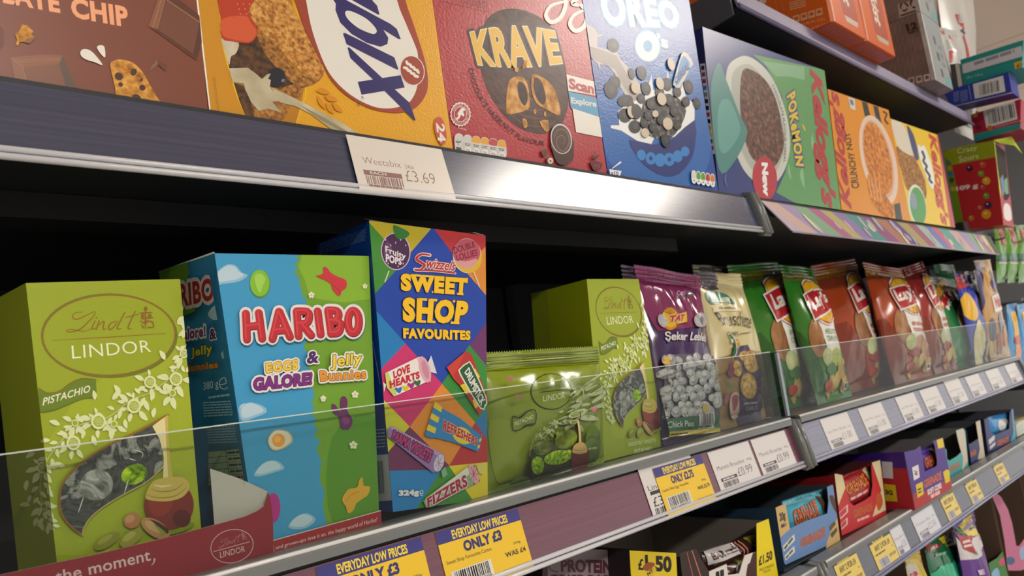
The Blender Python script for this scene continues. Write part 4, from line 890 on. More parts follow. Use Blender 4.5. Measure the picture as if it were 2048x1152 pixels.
a.part('logo_oval'); a.E(TW_, 464, 1092.4, 43.5, 33.5, -14, 44); a.E(TRD, 464, 1092.4, 42.2, 32.2, -14, 44); a.S(TW_, [(428, 1103), (499, 1083.5)], 1.2, sm=0); a.T_(TW_, 'LINDOR', (440.5, 1116), (490.5, 1103), (439.6, 1104), (489.4, 1091.5)); script(a, TW_, 1.0, [(438, 1077), (490, 1062), (494, 1081), (437, 1096)])
T.build()
# --- blue and green sweet carton with red lettering
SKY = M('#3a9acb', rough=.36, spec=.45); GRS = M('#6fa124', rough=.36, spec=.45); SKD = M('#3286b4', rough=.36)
T = Thing('sweet_box', 'sky blue and grass green sweet box with big red rounded letters', 'sweet box', 'cardboard boxes of sweets')
f = pface((429, 506.5), (737.5, 512), (759, 1047), (518, 1116), .016, floor=FLR)
D = at(318, 546, .016 + .072) - f.c[3]; d2 = Vector((D.x, D.y, 0)); back = [f.c[0] + Vector((D.x * .3, D.y, 0)), f.c[1] + Vector((0, D.y, 0)), f.c[2] + Vector((0, D.y, D.z)), f.c[3] + D]
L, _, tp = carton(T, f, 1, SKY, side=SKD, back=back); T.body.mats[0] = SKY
z3 = Z(300, 470, .3038); z4 = Z(380, 800, .3055); a = Art(f, T)
jag = z3(985, 100, 985, 130, 960, 150, 985, 165, 950, 200, 978, 222, 945, 245, 985, 275, 975, 300, 992, 320, 985, 350, 1003, 362, 998, 410, 1022, 405, 1030, 460, 1030, 700, 1008, 740, 1045, 780, 1030, 850, 1060, 900, 1065, 1000, 1085, 1050, 1060, 1110) + z4(800, 20, 822, 62, 775, 55, 818, 82, 800, 100, 832, 130, 805, 165, 838, 185, 812, 240, 850, 260, 830, 330, 860, 400, 848, 520, 880, 600, 870, 700, 900, 840)
a.P(GRS, jag + [(765, 1060), (760, 480)])
a.P(M('#85b52e', rough=.36), z3(1000, 135, 1440, 140, 1450, 420, 1100, 420, 1020, 300), 2); a.P(M('#57921f', rough=.36), z4(930, 240, 1230, 120, 1240, 720, 930, 800), 4)
CLD = M('#b9d3e2', .45); CL2 = M('#8fbfdb', .45)
for pts in (z3(430, 250, 500, 190, 560, 195, 600, 240, 640, 260, 580, 300, 480, 315, 440, 320), z3(585, 1120, 640, 1100, 720, 1110, 760, 1152, 600, 1180), z4(320, 60, 380, 10, 450, 25, 500, 70, 430, 105, 340, 130), z4(415, 480, 480, 405, 560, 390, 615, 440, 540, 470, 450, 495), z4(640, 820, 690, 760, 760, 735, 820, 775, 760, 830, 680, 840)): a.nw('cloud_print'); a.P(CL2, [(x + 1, y + 2) for x, y in pts], 4); a.P(CLD, [(x * .82 + .18 * sum(p[0] for p in pts) / len(pts), y * .8 + .2 * sum(p[1] for p in pts) / len(pts)) for x, y in pts], 4)
a.nw('gummy_picture'); a.E(M('#5f8f26'), *z3(725, 322)[0], 20.5, 28, -3); a.E(M('#84c138', .3), *z3(722, 316)[0], 19.4, 26.5, -3); a.P(M('#a3d45a', .3), z3(690, 270, 730, 255, 760, 290, 740, 340, 725, 380, 700, 340), 3)
a.nw('gummy_picture'); a.P(M('#c9343f', .35), z3(1093, 270, 1140, 256, 1143, 213, 1165, 215, 1190, 247, 1232, 272, 1290, 298, 1293, 345, 1262, 372, 1250, 400, 1232, 395, 1200, 355, 1195, 328, 1160, 300), 3); a.S(M('#a82833'), z3(1200, 330, 1240, 360, 1255, 390), 1.5)
a.nw('gummy_picture'); a.P(M('#6a2a64', .35), z4(928, 28, 955, 35, 985, 82, 985, -5, 1010, -25, 1032, 5, 1030, 70, 1066, 130, 1045, 188, 1015, 195, 985, 178, 975, 110, 938, 85), 3); a.P(M('#83397c', .35), z4(990, 100, 1030, 110, 1045, 150, 1010, 160), 3)
a.nw('gummy_picture'); a.P(M('#b7b08a', .4), z4(512, 245, 560, 196, 645, 207, 674, 268, 612, 318, 548, 332, 513, 292), 4); a.P(M('#dcd9c4', .4), z4(520, 243, 562, 203, 638, 212, 662, 265, 608, 310, 550, 322, 520, 288), 4); a.E(M('#eda038', .35), *z4(580, 264)[0], 13, 13.5); a.E(M('#f5bb58', .35), *z4(572, 255)[0], 7, 7)
a.nw('gummy_picture'); a.P(M('#d9a92e', .4), z4(998, 640, 1030, 590, 1060, 578, 1095, 570, 1110, 520, 1130, 508, 1137, 560, 1178, 568, 1165, 620, 1125, 650, 1088, 678, 1080, 702, 1058, 735, 1030, 738, 1022, 700, 1002, 672), 3); a.S(M('#b98a1e'), z4(1020, 660, 1060, 620, 1110, 600), 1.4)
a.nw('gummy_picture'); a.E(M('#b02d86', .4), *z4(547, 705)[0], 13.8, 29)
for (x, y), s_ in ((z3(1062, 395)[0], 1), (z3(1415, 337)[0], .8), (z3(1350, 1050)[0], 1.1), (z3(1140, 1075)[0], .9), (z4(1070, 295)[0], 1.25), (z4(872, -5)[0], .8)):
    a.nw('flower_print')
    for k in range(5): a.E(M('#dfe6cc', .4), x + 4.2 * s_ * math.cos(k * 1.257 - 1.57), y + 4.2 * s_ * math.sin(k * 1.257 - 1.57), 2.6 * s_, 2.6 * s_, n=12, keep=True)
    a.k += 1; a.E(M('#d8c860', .4), x, y, 1.9 * s_, 1.9 * s_, n=10)
a.part('brand_lettering')
HST = [z3(630, 515, 637, 685), z3(715, 511, 737, 680), z3(640, 603, 720, 592), z3(848, 503, 805, 682), z3(850, 503, 920, 668), z3(826, 630, 897, 622), z3(965, 507, 977, 663), z3(965, 500, 1035, 504, 1046, 540, 1030, 578, 975, 583), z3(1000, 585, 1060, 658), z3(1102, 500, 1122, 652), z3(1172, 500, 1192, 648), z3(1172, 494, 1228, 498, 1240, 530, 1220, 562, 1180, 563), z3(1180, 563, 1245, 572, 1252, 608, 1235, 642, 1190, 646)]
OR2 = [(z3(1338, 570)[0][0] + 11 * math.cos(k * PI / 8), z3(1338, 570)[0][1] + 22.5 * math.sin(k * PI / 8)) for k in range(16)]
def haribo(mat, w, dx=0, dy=0):
    for s_ in HST: a.S(mat, [(x + dx, y + dy) for x, y in s_], w, sm=4 if len(s_) > 2 else 0, keep=True)
    a.S(mat, [(x + dx, y + dy) for x, y in OR2], w, closed=True, sm=2, keep=True); a.k += 1
haribo(M('#2f6a80', .5), 26, 1, 2); haribo(M('#e3e2e0', .4), 25.5); a.E(M('#e3e2e0', .4), *z3(1338, 570)[0], 10, 20); haribo(M('#7f1a24', .4), 15.6, .8, 1.2); haribo(M('#c22834', .35), 14.2); haribo(M('#d2434b', .35), 4, -2, -2)
a.part('flavour_lettering'); WHT = M('#e6e4e0', .4); PUR = M('#7c2a82', .4)
a.T_(M('#eecb3e', .4), 'EGGS', z3(765, 910)[0], z3(975, 886)[0], z3(760, 845)[0], z3(975, 816)[0], bold=.04, out=M('#7a5a20', .4), ow=.036, out2=WHT, ow2=.15, space=1.08)
a.T_(PUR, 'GALORE!', z3(682, 1028)[0], z3(1064, 985)[0], z3(680, 940)[0], z3(1068, 903)[0], bold=.05, out=M('#4a1850', .4), ow=.036, out2=WHT, ow2=.15, space=1.08)
a.T_(M('#4a2266', .4), '&', z3(1030, 850)[0], z3(1112, 842)[0], z3(1036, 768)[0], bold=.04, out=WHT, ow=.08)
a.T_(M('#eed23e', .4), 'Jelly', z3(1190, 892)[0], z3(1390, 868)[0], z3(1190, 792)[0], z3(1396, 775)[0], bold=.03, out=M('#3a4a20', .4), ow=.036, out2=WHT, ow2=.13, space=1.1)
a.T_(M('#e5962c', .4), 'Bunnies', z3(1122, 966)[0], z3(1425, 945)[0], z3(1116, 895)[0], z3(1420, 880)[0], bold=.04, out=M('#3a3a20', .4), ow=.036, out2=WHT, ow2=.15, space=1.1)
a.part('slogan_band'); a.P(M('#a4282e', .4), z4(500, 930, 1260, 719, 1260, 830, 500, 1030)); a.S(M('#e0d4cc', .4), z4(500, 932, 1260, 721), 1.6, sm=0); a.T_(M('#e6d6d0', .4), 'and grown-ups love it so, the happy world of Haribo!', z4(562, 986)[0], z4(1226, 803)[0], z4(560, 955)[0], z4(1224, 768)[0], slant=.15)
s = Art(L, T); s.part('side_print')
s.P(M('#5f8a24', .4), z3(60, 240, 245, 180, 262, 260, 240, 270, 290, 330, 270, 400, 300, 500, 60, 600)); s.P(M('#9fc3d6', .45), z3(380, 520, 430, 460, 470, 480, 478, 540, 420, 560), 3); s.P(M('#9fc3d6', .45), z3(470, 780, 505, 730, 515, 800, 480, 815), 3)
s.T_(M('#9e2230', .4), 'HARIBO', z3(72, 505)[0], z3(425, 428)[0], z3(62, 348)[0], z3(416, 278)[0], bold=.04, out2=M('#c9c6c6', .4), ow2=.12, space=1.1)
s.T_(PUR, 'Galore!', z3(180, 700)[0], z3(368, 668)[0], z3(180, 622)[0], z3(365, 592)[0], bold=.04, out2=WHT, ow2=.12, space=1.1); s.T_(M('#4a2266', .4), '&', z3(392, 694)[0], z3(438, 684)[0], z3(390, 620)[0], bold=.04, out=WHT, ow=.07)
s.T_(M('#ddc43a', .4), 'Jelly', z3(270, 820)[0], z3(412, 795)[0], z3(270, 745)[0], z3(408, 715)[0], bold=.03, out=M('#3a4a20', .4), ow=.06, space=1.1); s.T_(M('#d98c2c', .4), 'Bunnies', z3(235, 905)[0], z3(450, 875)[0], z3(235, 850)[0], z3(445, 828)[0], bold=.04, out=M('#3a3a20', .4), ow=.06, space=1.1)
s.T_(M('#cfdfe6', .4), '380 g', z3(352, 1036)[0], z3(452, 1018)[0], z3(350, 972)[0], z3(448, 950)[0]); s.S(M('#cfdfe6', .4), z3(462, 985, 500, 975, 490, 938, 460, 960, 462, 1000, 490, 1015, 510, 1002), 1.6)
s.lines(M('#9cc4d8'), z3(385, 1078)[0], z3(522, 1058)[0], z3(385, 1064)[0], 1, 1); s.lines(M('#8fbfd6'), z4(90, 110)[0], z4(285, 100)[0], z4(82, 5)[0], 6, .5, words=6); s.lines(M('#8fbfd6'), z4(120, 285)[0], z4(320, 275)[0], z4(105, 165)[0], 7, .5, words=6)
s.P(M('#b4cfae', .45), z4(120, 337, 335, 318, 388, 560, 120, 560))
for k in range(5): s.S(M('#243a2c'), z4(120, 378 + k * 40, 345 + k * 9, 358 + k * 42), .9, sm=0, keep=True); s.lines(M('#34483c'), z4(245 + k * 6, 352 + k * 41)[0], z4(325 + k * 8, 346 + k * 41)[0], z4(243 + k * 6, 338 + k * 41)[0], 1, 1, words=2, seed=k)
s.S(M('#243a2c'), z4(120, 337, 335, 318), 1, sm=0); s.S(M('#243a2c'), z4(232, 328, 262, 540), .9, sm=0); s.T_(M('#22342a'), 'N* per portion (25 g)', z4(236, 364)[0], z4(333, 354)[0], z4(234, 340)[0])
q = T.part('lid_edge'); q.tube([f.c[3] + Vector((0, .001, .0005)), f.c[3] + D + Vector((0, -.001, .0005))], .0006, M('#b5b9b4', .5), 6)
T.build()
# --- blue harlequin sweet carton
CB = M('#0c3fa8', rough=.34, spec=.5)
T = Thing('sweet_box', 'tall royal blue sweet box with coloured diamonds and yellow slab lettering', 'sweet box', 'cardboard boxes of sweets')
f = pface((738, 441), (971, 471), (975.6, 997), (786, 1024), .0125)
dep = back_to(f.c[3], 634); CBS = M('#0f4597', .42)
L, _, tp = carton(T, f, dep, CB, side=CBS, dirv=Vector((0, 1, 0))); a = Art(f, T); z5 = Z(620, 420, .2778); z6 = Z(720, 680, .3125)
def D_(h_, pts): a.P(M(h_, rough=.34, spec=.5), pts, keep=True)
D_('#b8a91e', z5(380, 60, 878, 128, 622, 425, 640, 330, 425, 100)); D_('#3c8a2c', z5(400, 60, 640, 330, 622, 432, 455, 618)); D_('#b52b33', z5(882, 120, 1290, 180, 1290, 250, 1110, 425)); D_('#d98a2c', z5(1280, 245, 1280, 630, 1110, 430))
D_('#0d7abd', z5(468, 715, 692, 965, 500, 1190, 400, 1190)); D_('#6a2a68', z5(1280, 795, 1280, 1190, 1150, 975)); D_('#2f8a2f', z6(700, 32, 830, 190, 830, 420, 735, 528, 525, 278)); D_('#c8286c', z6(290, 22, 527, 282, 320, 557, 120, 350, 110, 210)); D_('#de8a22', z6(525, 280, 737, 527, 572, 803, 318, 556)); D_('#1f74b0', z6(830, 420, 830, 670, 735, 527)); D_('#b4262c', z6(737, 527, 830, 660, 830, 781, 570, 806))
D_('#c9c81e', z6(120, 350, 320, 556, 160, 745)); D_('#6d2358', z6(318, 555, 572, 804, 520, 832, 170, 838, 165, 735)); D_('#127fc6', z6(170, 837, 522, 830, 345, 1110, 190, 1110)); D_('#3f8a2a', z6(522, 830, 572, 804, 740, 1050, 340, 1110)); D_('#e0cc22', z6(570, 806, 830, 780, 830, 1050, 740, 1050)); a.k += 1
a.part('lollipop_picture')
a.S(M('#d9d6d0', .4), z5(568, 440, 540, 517), 2.2, sm=0); a.E(M('#c9b8c8', .4), *z5(617, 298)[0], 29.5, 37.5, -6); a.E(M('#47244f', .35), *z5(617, 298)[0], 27.5, 35.5, -6); a.E(M('#6b3f78', .35), *z5(560, 300)[0], 8, 20, 0)
a.P(M('#2f7a34', .35), z5(600, 110, 650, 125, 712, 160, 705, 190, 650, 215, 610, 180), 3)
for k in range(9): a.E(M('#d8c8d8', .4), *z5(545 + 18 * k, 215 + 20 * (k % 3) + (k % 2) * 150)[0], 1.1, 2, n=8, keep=True)
a.k += 1
a.T_(M('#e6dde6', .4), 'Fruity', z5(545, 320)[0], z5(688, 372)[0], z5(540, 255)[0], z5(690, 315)[0], bold=.03, out=M('#3a1a42', .4), ow=.04, space=1.05); a.T_(M('#e6dde6', .4), 'POPS', z5(545, 375)[0], z5(660, 398)[0], z5(545, 312)[0], z5(660, 350)[0], bold=.05, out=M('#3a1a42', .4), ow=.04, space=1.05)
a.nw('lollipop_picture'); a.E(M('#d8cfc0', .4), *z5(1132, 330)[0], 29, 35, -8); a.E(M('#d8b23a', .35), *z5(1140, 345)[0], 27, 30, -8); a.E(M('#b8566a', .35), *z5(1127, 305)[0], 27.5, 27, -8); a.P(M('#d89aa2', .35), z5(1040, 360, 1120, 370, 1200, 350, 1180, 400, 1110, 420), 3); a.S(M('#d9d6d0', .4), z5(1180, 448, 1220, 550), 2.2, sm=0)
a.T_(M('#7a1a2a', .4), 'DOUBLE', z5(1040, 318)[0], z5(1190, 265)[0], z5(1032, 268)[0], z5(1180, 225)[0], bold=.02); a.T_(M('#7a1a2a', .4), 'LOLLIES', z5(1058, 368)[0], z5(1208, 328)[0], z5(1048, 322)[0], z5(1204, 280)[0], bold=.02)
a.part('brand_lettering'); RS = M('#b8242e', .38); a.T_(RS, 'wizzels', z5(838, 420)[0], z5(1048, 440)[0], z5(838, 340)[0], z5(1052, 372)[0], bold=.02, slant=.35, out=M('#e6dcd4', .4), ow=.05)
a.S(M('#e6dcd4', .4), z5(862, 325, 800, 320, 765, 352, 800, 378, 825, 398, 795, 430, 755, 428), 7.2); a.S(RS, z5(862, 325, 800, 320, 765, 352, 800, 378, 825, 398, 795, 430, 755, 428), [3, 5.5, 5, 3]); a.S(M('#e6dcd4', .4), z5(760, 436, 900, 440, 1045, 456), 4.5); a.S(RS, z5(760, 434, 900, 438, 1042, 454), 3)
a.part('name_lettering'); YL = M('#f2c21c', .36); BRN = M('#3a2a14', .4)
for t_, q in (('SWEET', (655, 582, 1128, 616, 652, 455, 1138, 490)), ('SHOP', (668, 806, 1120, 824, 666, 626, 1148, 655)), ('FAVOURITES', (672, 925, 1155, 938, 670, 848, 1156, 868))):
    q = z5(*q); a.T_(YL, t_, q[0], q[1], q[2], q[3], bold=.065, out=BRN, ow=.022, space=1.16)
for p in ((652, 470, 692, 470), (905, 470, 905, 470)): pass
def slab(q, items):
    q = z5(*q)
    def w_(s, t): return tuple((q[0][i] * (1 - s) + q[1][i] * s) * (1 - t) + (q[2][i] * (1 - s) + q[3][i] * s) * t for i in (0, 1))
    for s0, s1, t0, t1 in items: a.P(YL, [w_(s0, t0), w_(s1, t0), w_(s1, t1), w_(s0, t1)], keep=True)
    a.k += 1
slab((655, 582, 1128, 616, 652, 455, 1138, 490), [(.20, .30, .88, 1), (.33, .47, .88, 1), (.80, .815, .7, 1), (.975, .995, .7, 1), (.85, .95, 0, .12), (.47, .49, 0, .12), (.47, .49, .88, 1), (.62, .645, 0, .12), (.62, .645, .88, 1)])
slab((668, 806, 1120, 824, 666, 626, 1148, 655), [(.245, .37, 0, .1), (.245, .37, .9, 1), (.41, .52, 0, .1), (.41, .52, .9, 1), (.76, .90, 0, .1), (.755, .79, .9, 1)])
a.nw('candy_picture')
a.P(M('#dcd8d4', .4), z6(130, 255, 168, 285, 152, 340, 132, 325)); a.P(M('#d8dade', .4), z6(425, 165, 455, 98, 492, 215, 450, 205)); a.P(M('#c9cf6a', .4), z6(160, 212, 182, 200, 240, 352, 218, 362, 172, 305)); a.P(M('#e9e4e2', .4), z6(180, 203, 380, 106, 440, 262, 236, 354)); a.P(M('#e2b9c6', .4), z6(362, 115, 400, 103, 455, 262, 425, 272)); a.E(M('#d9a8b8', .4), *z6(415, 190)[0], 11, 26.5, -15); a.E(M('#c88aa0', .4), *z6(418, 190)[0], 6, 19, -15)
RDL = M('#bf2230', .4); a.T_(RDL, 'LOVE', z6(217, 250)[0], z6(322, 206)[0], z6(210, 200)[0], z6(318, 152)[0], bold=.06, space=1.1); a.T_(RDL, 'HEARTS', z6(192, 312)[0], z6(384, 245)[0], z6(187, 262)[0], z6(380, 198)[0], bold=.06, space=1.1)
for cx, cy, h_ in ((245, 322, '#2f6fb8'), (290, 310, '#d9c22e'), (325, 293, '#a8287a'), (365, 277, '#2f6a3a')): a.P(M(h_, .4), [(z6(cx, cy)[0][0] + x, z6(cx, cy)[0][1] + y) for x, y in ((-7, -2), (-4, -6), (0, -4), (5, -7), (7, -2), (2, 6))], 3)
a.nw('candy_picture'); a.P(M('#c9402c', .35), z6(555, 175, 680, 70, 715, 95, 640, 290, 600, 250)); a.P(M('#b5302a', .35), z6(680, 70, 716, 96, 822, 380, 765, 482, 640, 290, 600, 230)); 
for p in ((640, 290, 680, 275, 705, 330, 680, 345), (735, 180, 768, 235, 748, 262, 722, 215), (720, 385, 750, 370, 762, 420, 738, 440), (775, 290, 800, 340, 785, 355, 762, 310)): a.P(M('#dcc42c', .35), z6(*p), keep=True)
a.k += 1; a.P(M('#d9e0cc', .4), z6(638, 182, 690, 142, 718, 158, 812, 368, 803, 425, 770, 440, 640, 225), 2); a.P(M('#1f5a34', .4), z6(646, 186, 690, 151, 714, 165, 804, 370, 796, 418, 772, 430, 650, 224), 2); a.T_(WHT, 'DRUMSTICK', z6(668, 208)[0], z6(775, 428)[0], z6(698, 172)[0], z6(804, 388)[0], bold=.04)
a.nw('candy_picture'); a.P(M('#2a80c0', .35), z6(515, 432, 640, 500, 778, 612, 752, 714, 600, 655, 468, 622)); 
for k in range(6): t0, t1 = k / 6, (k + 1) / 6; l = lambda t, A, B: (A[0] + (B[0] - A[0]) * t, A[1] + (B[1] - A[1]) * t); a.P(M('#e3c92e' if k % 2 == 0 else '#2a80c0', .35), [l(t0, *z6(480, 393, 415, 612)), l(t0, *z6(528, 430, 470, 632)), l(t1, *z6(528, 430, 470, 632)), l(t1, *z6(480, 393, 415, 612))], keep=True)
a.k += 1
for k in range(5): a.P(M('#e3c92e' if k % 2 else '#2a80c0', .35), z6(770 - k * 5, 612 + k * 21, 785 - k * 5, 606 + k * 21, 780 - k * 5, 627 + k * 21, 765 - k * 5, 633 + k * 21), keep=True)
a.k += 1; a.E(M('#e3c92e', .35), *z6(655, 612)[0], 21, 15.5, 32); a.T_(RDL, 'REFRESHERS', z6(530, 578)[0], z6(750, 676)[0], z6(537, 508)[0], z6(756, 628)[0], bold=.05, out=M('#e6d6b0', .4), ow=.03, space=1.08)
a.nw('candy_picture'); VI = M('#9272b0', .35); a.P(VI, z6(172, 572, 205, 550, 545, 738, 535, 800, 470, 850, 172, 612)); a.P(M('#b49acb', .35), z6(205, 552, 545, 740, 530, 760, 195, 565)); a.E(M('#cfc3d8', .35), *z6(505, 788)[0], 9.5, 17.5, 18)
for k in range(7): a.S(M('#8a68a8'), [z6(505, 788)[0], (z6(505, 788)[0][0] + 9 * math.cos(k * .9), z6(505, 788)[0][1] + 16 * math.sin(k * .9))], .8, sm=0, keep=True)
a.k += 1; a.P(M('#7ab08a', .35), z6(520, 840, 545, 810, 560, 860, 530, 885)); a.T_(M('#b8307a', .4), 'PARMA VIOLETS', z6(203, 628)[0], z6(440, 788)[0], z6(218, 575)[0], z6(472, 712)[0], bold=.05, out=M('#3a1a4a', .4), ow=.06, space=1.08)
a.nw('candy_picture'); a.P(M('#7fae8a', .35), z6(405, 1030, 700, 805, 760, 905, 430, 1085)); a.P(M('#d8dccf', .35), z6(420, 1015, 690, 812, 712, 850, 425, 1055)); a.P(M('#a82048', .35), z6(690, 812, 735, 800, 768, 905, 730, 925)); a.E(M('#d9a8b0', .35), *z6(728, 858)[0], 9, 20, -18)
for k in range(8): a.S(M('#a82048'), [z6(728, 858)[0], (z6(728, 858)[0][0] + 8.5 * math.cos(k * .8), z6(728, 858)[0][1] + 18 * math.sin(k * .8))], .9, sm=0, keep=True)
a.k += 1; a.P(M('#cfc86a', .35), z6(745, 800, 800, 790, 790, 860, 760, 850)); a.T_(M('#a81f48', .4), 'FIZZERS', z6(432, 1075)[0], z6(692, 935)[0], z6(428, 1012)[0], z6(676, 858)[0], bold=.05, out=M('#e0d8d0', .4), ow=.06, space=1.1)
a.part('lettering'); a.T_(WHT, '324g', z6(248, 1008)[0], z6(378, 1003)[0], z6(248, 962)[0], z6(378, 955)[0], bold=.06, space=1.05); a.S(WHT, z6(384, 984, 403, 980, 398, 962, 386, 970, 388, 992, 402, 994), 1.2)
s = Art(L, T); s.part('side_print'); s.lines(M('#7f9cc4'), z5(70, 320)[0], z5(405, 215)[0], z5(70, 235)[0], 7, .35, words=8); s.P(M('#d9dcd8', .45), z6(60, 742, 180, 730, 210, 1026, 90, 1034)); s.bars(M('#222222'), z6(112, 985)[0], z6(160, 982)[0], z6(100, 775)[0], n=14); s.lines(M('#9ab4d8'), z6(90, 690)[0], z6(162, 685)[0], z6(85, 560)[0], 6, .4, words=3); s.S(M('#9ab4d8'), z6(80, 10, 128, 280), 1, sm=0)
q = T.part('lid_flap'); q.prism([f.c[3] + Vector((.002, .001, .0003)), f.c[3] + Vector((.02, .002, -.001)), f.c[3] + Vector((.016, .012, .0035)), f.c[3] + Vector((.003, .01, .004))], [f.c[3] + Vector((.002, .001, .0007)), f.c[3] + Vector((.02, .002, -.0006)), f.c[3] + Vector((.016, .012, .0039)), f.c[3] + Vector((.003, .01, .0044))], M('#b9b4a4', .6))
q = T.part('lid_flap', new=True); p = f.c[2]; q.prism([p + Vector((-.012, .001, .002)), p + Vector((-.001, .001, .0005)), p + Vector((-.002, .01, .003)), p + Vector((-.011, .01, .0045))], [p + Vector((-.012, .001, .0024)), p + Vector((-.001, .001, .0009)), p + Vector((-.002, .01, .0034)), p + Vector((-.011, .01, .0049))], M('#b9b4a4', .6))
T.build()
# --- small green pouch of foil eggs
def BG(h_, rough=.16, spec=.7): return M(h_, rough=rough, spec=spec)
T = Thing('chocolate_pouch', 'small glossy olive green pouch with foil eggs seen through its window', 'chocolate pouch')
f = pface((960, 708), (1197, 694), (1209, 930), (974, 998), .030, bulge=pillow(.019, .12, rip=.0016, seed=3, creases=.8), sub=.0033)
OLV = BG('#84961a', .2); bag(T, f, OLV, BG('#6a7a18', .3), seals=(.045, .86))
a = Art(f, T); z = Z(960, 690, .2691); OD = M('#23290c', .3); PW = BG('#dde4b8', .25)
for i in range(7):
    aq = T.part('top_seal'); Art_ = Art(f, T, aq); Art_.k = 2; Art_.P(BG('#6f7f18', .12), z(10 + i * 3, 88 + i * 17, 890, 34 + i * 16, 890, 41 + i * 16, 10 + i * 3, 95 + i * 17), keep=True)
a.P(BG('#8c9d20', .2), z(60, 560, 380, 640, 360, 980, 160, 1040, 90, 900), 3)
a.part('logo_oval'); a.E(OD, *z(530, 345)[0], 41, 36.5, 0, 44); a.E(OLV, *z(530, 345)[0], 39.2, 34.7, 0, 44); a.S(OD, z(445, 352, 655, 326), 1.8, sm=0); a.T_(PW, 'LINDOR', z(470, 420)[0], z(632, 395)[0], z(468, 377)[0], z(630, 352)[0], bold=.005); script(a, OD, 1.0, [z(455, 265)[0], z(640, 240)[0], z(645, 318)[0], z(455, 340)[0]])
a.part('flavour_ribbon'); a.S(OD, z(242, 530, 290, 540, 350, 492, 412, 486, 410, 585, 350, 600, 290, 632, 244, 628), 1.9, closed=True, sm=3); a.P(OD, z(240, 528, 300, 545, 360, 492, 300, 535), 2); a.P(OD, z(412, 582, 350, 588, 310, 615, 380, 592), 2); a.T_(PW, 'PISTACHIO', z(258, 604)[0], z(398, 545)[0], z(255, 575)[0], z(396, 515)[0], bold=.01)
a.part('garland_print'); a.xf = homog([(375, 620), (105, 1052), (330, 800), (150, 800)], [z(732, 300)[0], z(372, 815)[0], z(640, 610)[0], z(430, 640)[0]]); garland(a, BG('#c3cd92', .25), OLV); a.xf = None
a.part('window'); a.P(N(['#1d2210', '#3a421c', '#2a3014'], 60, .2, 3), z(726, 575, 650, 655, 500, 722, 405, 790, 384, 870, 388, 968, 425, 1005, 520, 962, 640, 905, 700, 850, 740, 760, 745, 690), 3); a.S(OD, z(745, 500, 740, 560, 690, 640, 600, 690, 500, 722, 405, 790, 384, 870, 388, 968), 2)
a.part('foil_egg_picture')
DG = N(['#2c3a10', '#55681c', '#7d9428'], 120, .2, 4, bump=.5)
for cx, cy, rx, ry, an, m_ in ((465, 765, 19, 14, -20, DG), (640, 700, 24, 18, -30, DG), (430, 895, 12.5, 18, 0, LIME), (580, 835, 28, 14, -12, LIME), (665, 815, 10, 10, 0, LIME)): a.E(m_, *z(cx, cy)[0], rx, ry, an)
a.E(M('#4f6a20', .25), *z(838, 745)[0], 15.5, 40, 3); a.S(OD, z(785, 720, 830, 680, 885, 700), 1); a.lines(BG('#a8b880'), z(805, 780)[0], z(875, 770)[0], z(803, 765)[0], 1, 1, words=2); a.E(M('#57701f', .25), *z(300, 1045)[0], 24, 17, -25)
a.part('truffle_picture'); a.P(M('#cbb780', .3), z(722, 560, 735, 560, 752, 730, 735, 735)); a.P(M('#6b241c', .25), z(688, 790, 700, 765, 800, 765, 812, 830, 800, 900, 760, 945, 690, 945, 680, 870), 3); a.P(M('#b39a5a', .3), z(686, 785, 700, 745, 740, 722, 775, 730, 798, 775, 790, 800, 740, 810, 695, 802), 3); a.S(M('#7f6a30'), z(690, 775, 740, 785, 792, 770), 1)
for cx, cy in ((288, 382), (848, 475), (225, 250)):
    a.nw('butterfly_print')
    for s_ in (-1, 1): a.E(M('#b8627a', .3), z(cx, cy)[0][0] + s_ * 3, z(cx, cy)[0][1], 2.4, 5.5, s_ * 20, 12, keep=True)
a.k += 1; T.build()
# --- purple chickpea bags
def chick(name, label, q, y, full=True, seed=1, lean=6, B=.017):
    T = Thing(name, label, 'snack bag', 'purple bags of sugared chickpeas')
    f = pface(*q, y, lean=lean, bulge=pillow(B, .09, rip=.0028, seed=seed), sub=.0035, floor=FLR); bag(T, f, BG('#3c2358', .14), BG('#2a1840', .3), seals=(.04, .87)); a = Art(f, T); return T, f, a
T, f, a = chick('snack_bag', 'purple bag of sugared chickpeas wedged behind the narrow green box', ((1240, 530), (1350, 545), (1392, 860), (1290, 880)), .085, seed=9); a.unit(); a.P(BG('#5c2350', .14), [(0, 1), (1, 1), (1, .55), (0, .6)]); T.build()
T, f, a = chick('snack_bag', 'purple bag of sugared chickpeas beside the cream bread chip bag', ((1268, 530), (1396, 553), (1441, 868), (1327, 884)), .030, seed=5)
z = Z(1260, 520, .2083); ze = Z(1280, 740, .1465); PK = BG('#7d2c5c', .14)
a.P(PK, z(0, 0, 720, 100, 830, 560, 790, 640, 500, 660, 245, 690, 100, 400)); sq = Art(f, T, T.part('top_seal')); sq.P(PK, z(0, 0, 720, 60, 720, 320, 0, 240))
for i in range(6): sq.S(BG('#5a1d42', .12), z(60, 110 + i * 22, 640, 165 + i * 22), 1.6, sm=0, keep=True)
a.part('lettering'); LV = M('#c9b8cc', .3)
a.T_(LV, 'Ceci', z(450, 345)[0], z(535, 328)[0], z(446, 298)[0]); a.lines(M('#3a1430'), z(460, 378)[0], z(640, 335)[0], z(455, 352)[0], 1, .9, words=3); a.lines(M('#3a1430'), z(545, 320)[0], z(635, 300)[0], z(545, 300)[0], 1, .8, words=2)
a.T_(M('#d8d4d8', .3), 'Şeker Leblebi', z(320, 802)[0], z(722, 812)[0], z(320, 690)[0], z(724, 716)[0], bold=.025, out=M('#1c1030', .3), ow=.03)
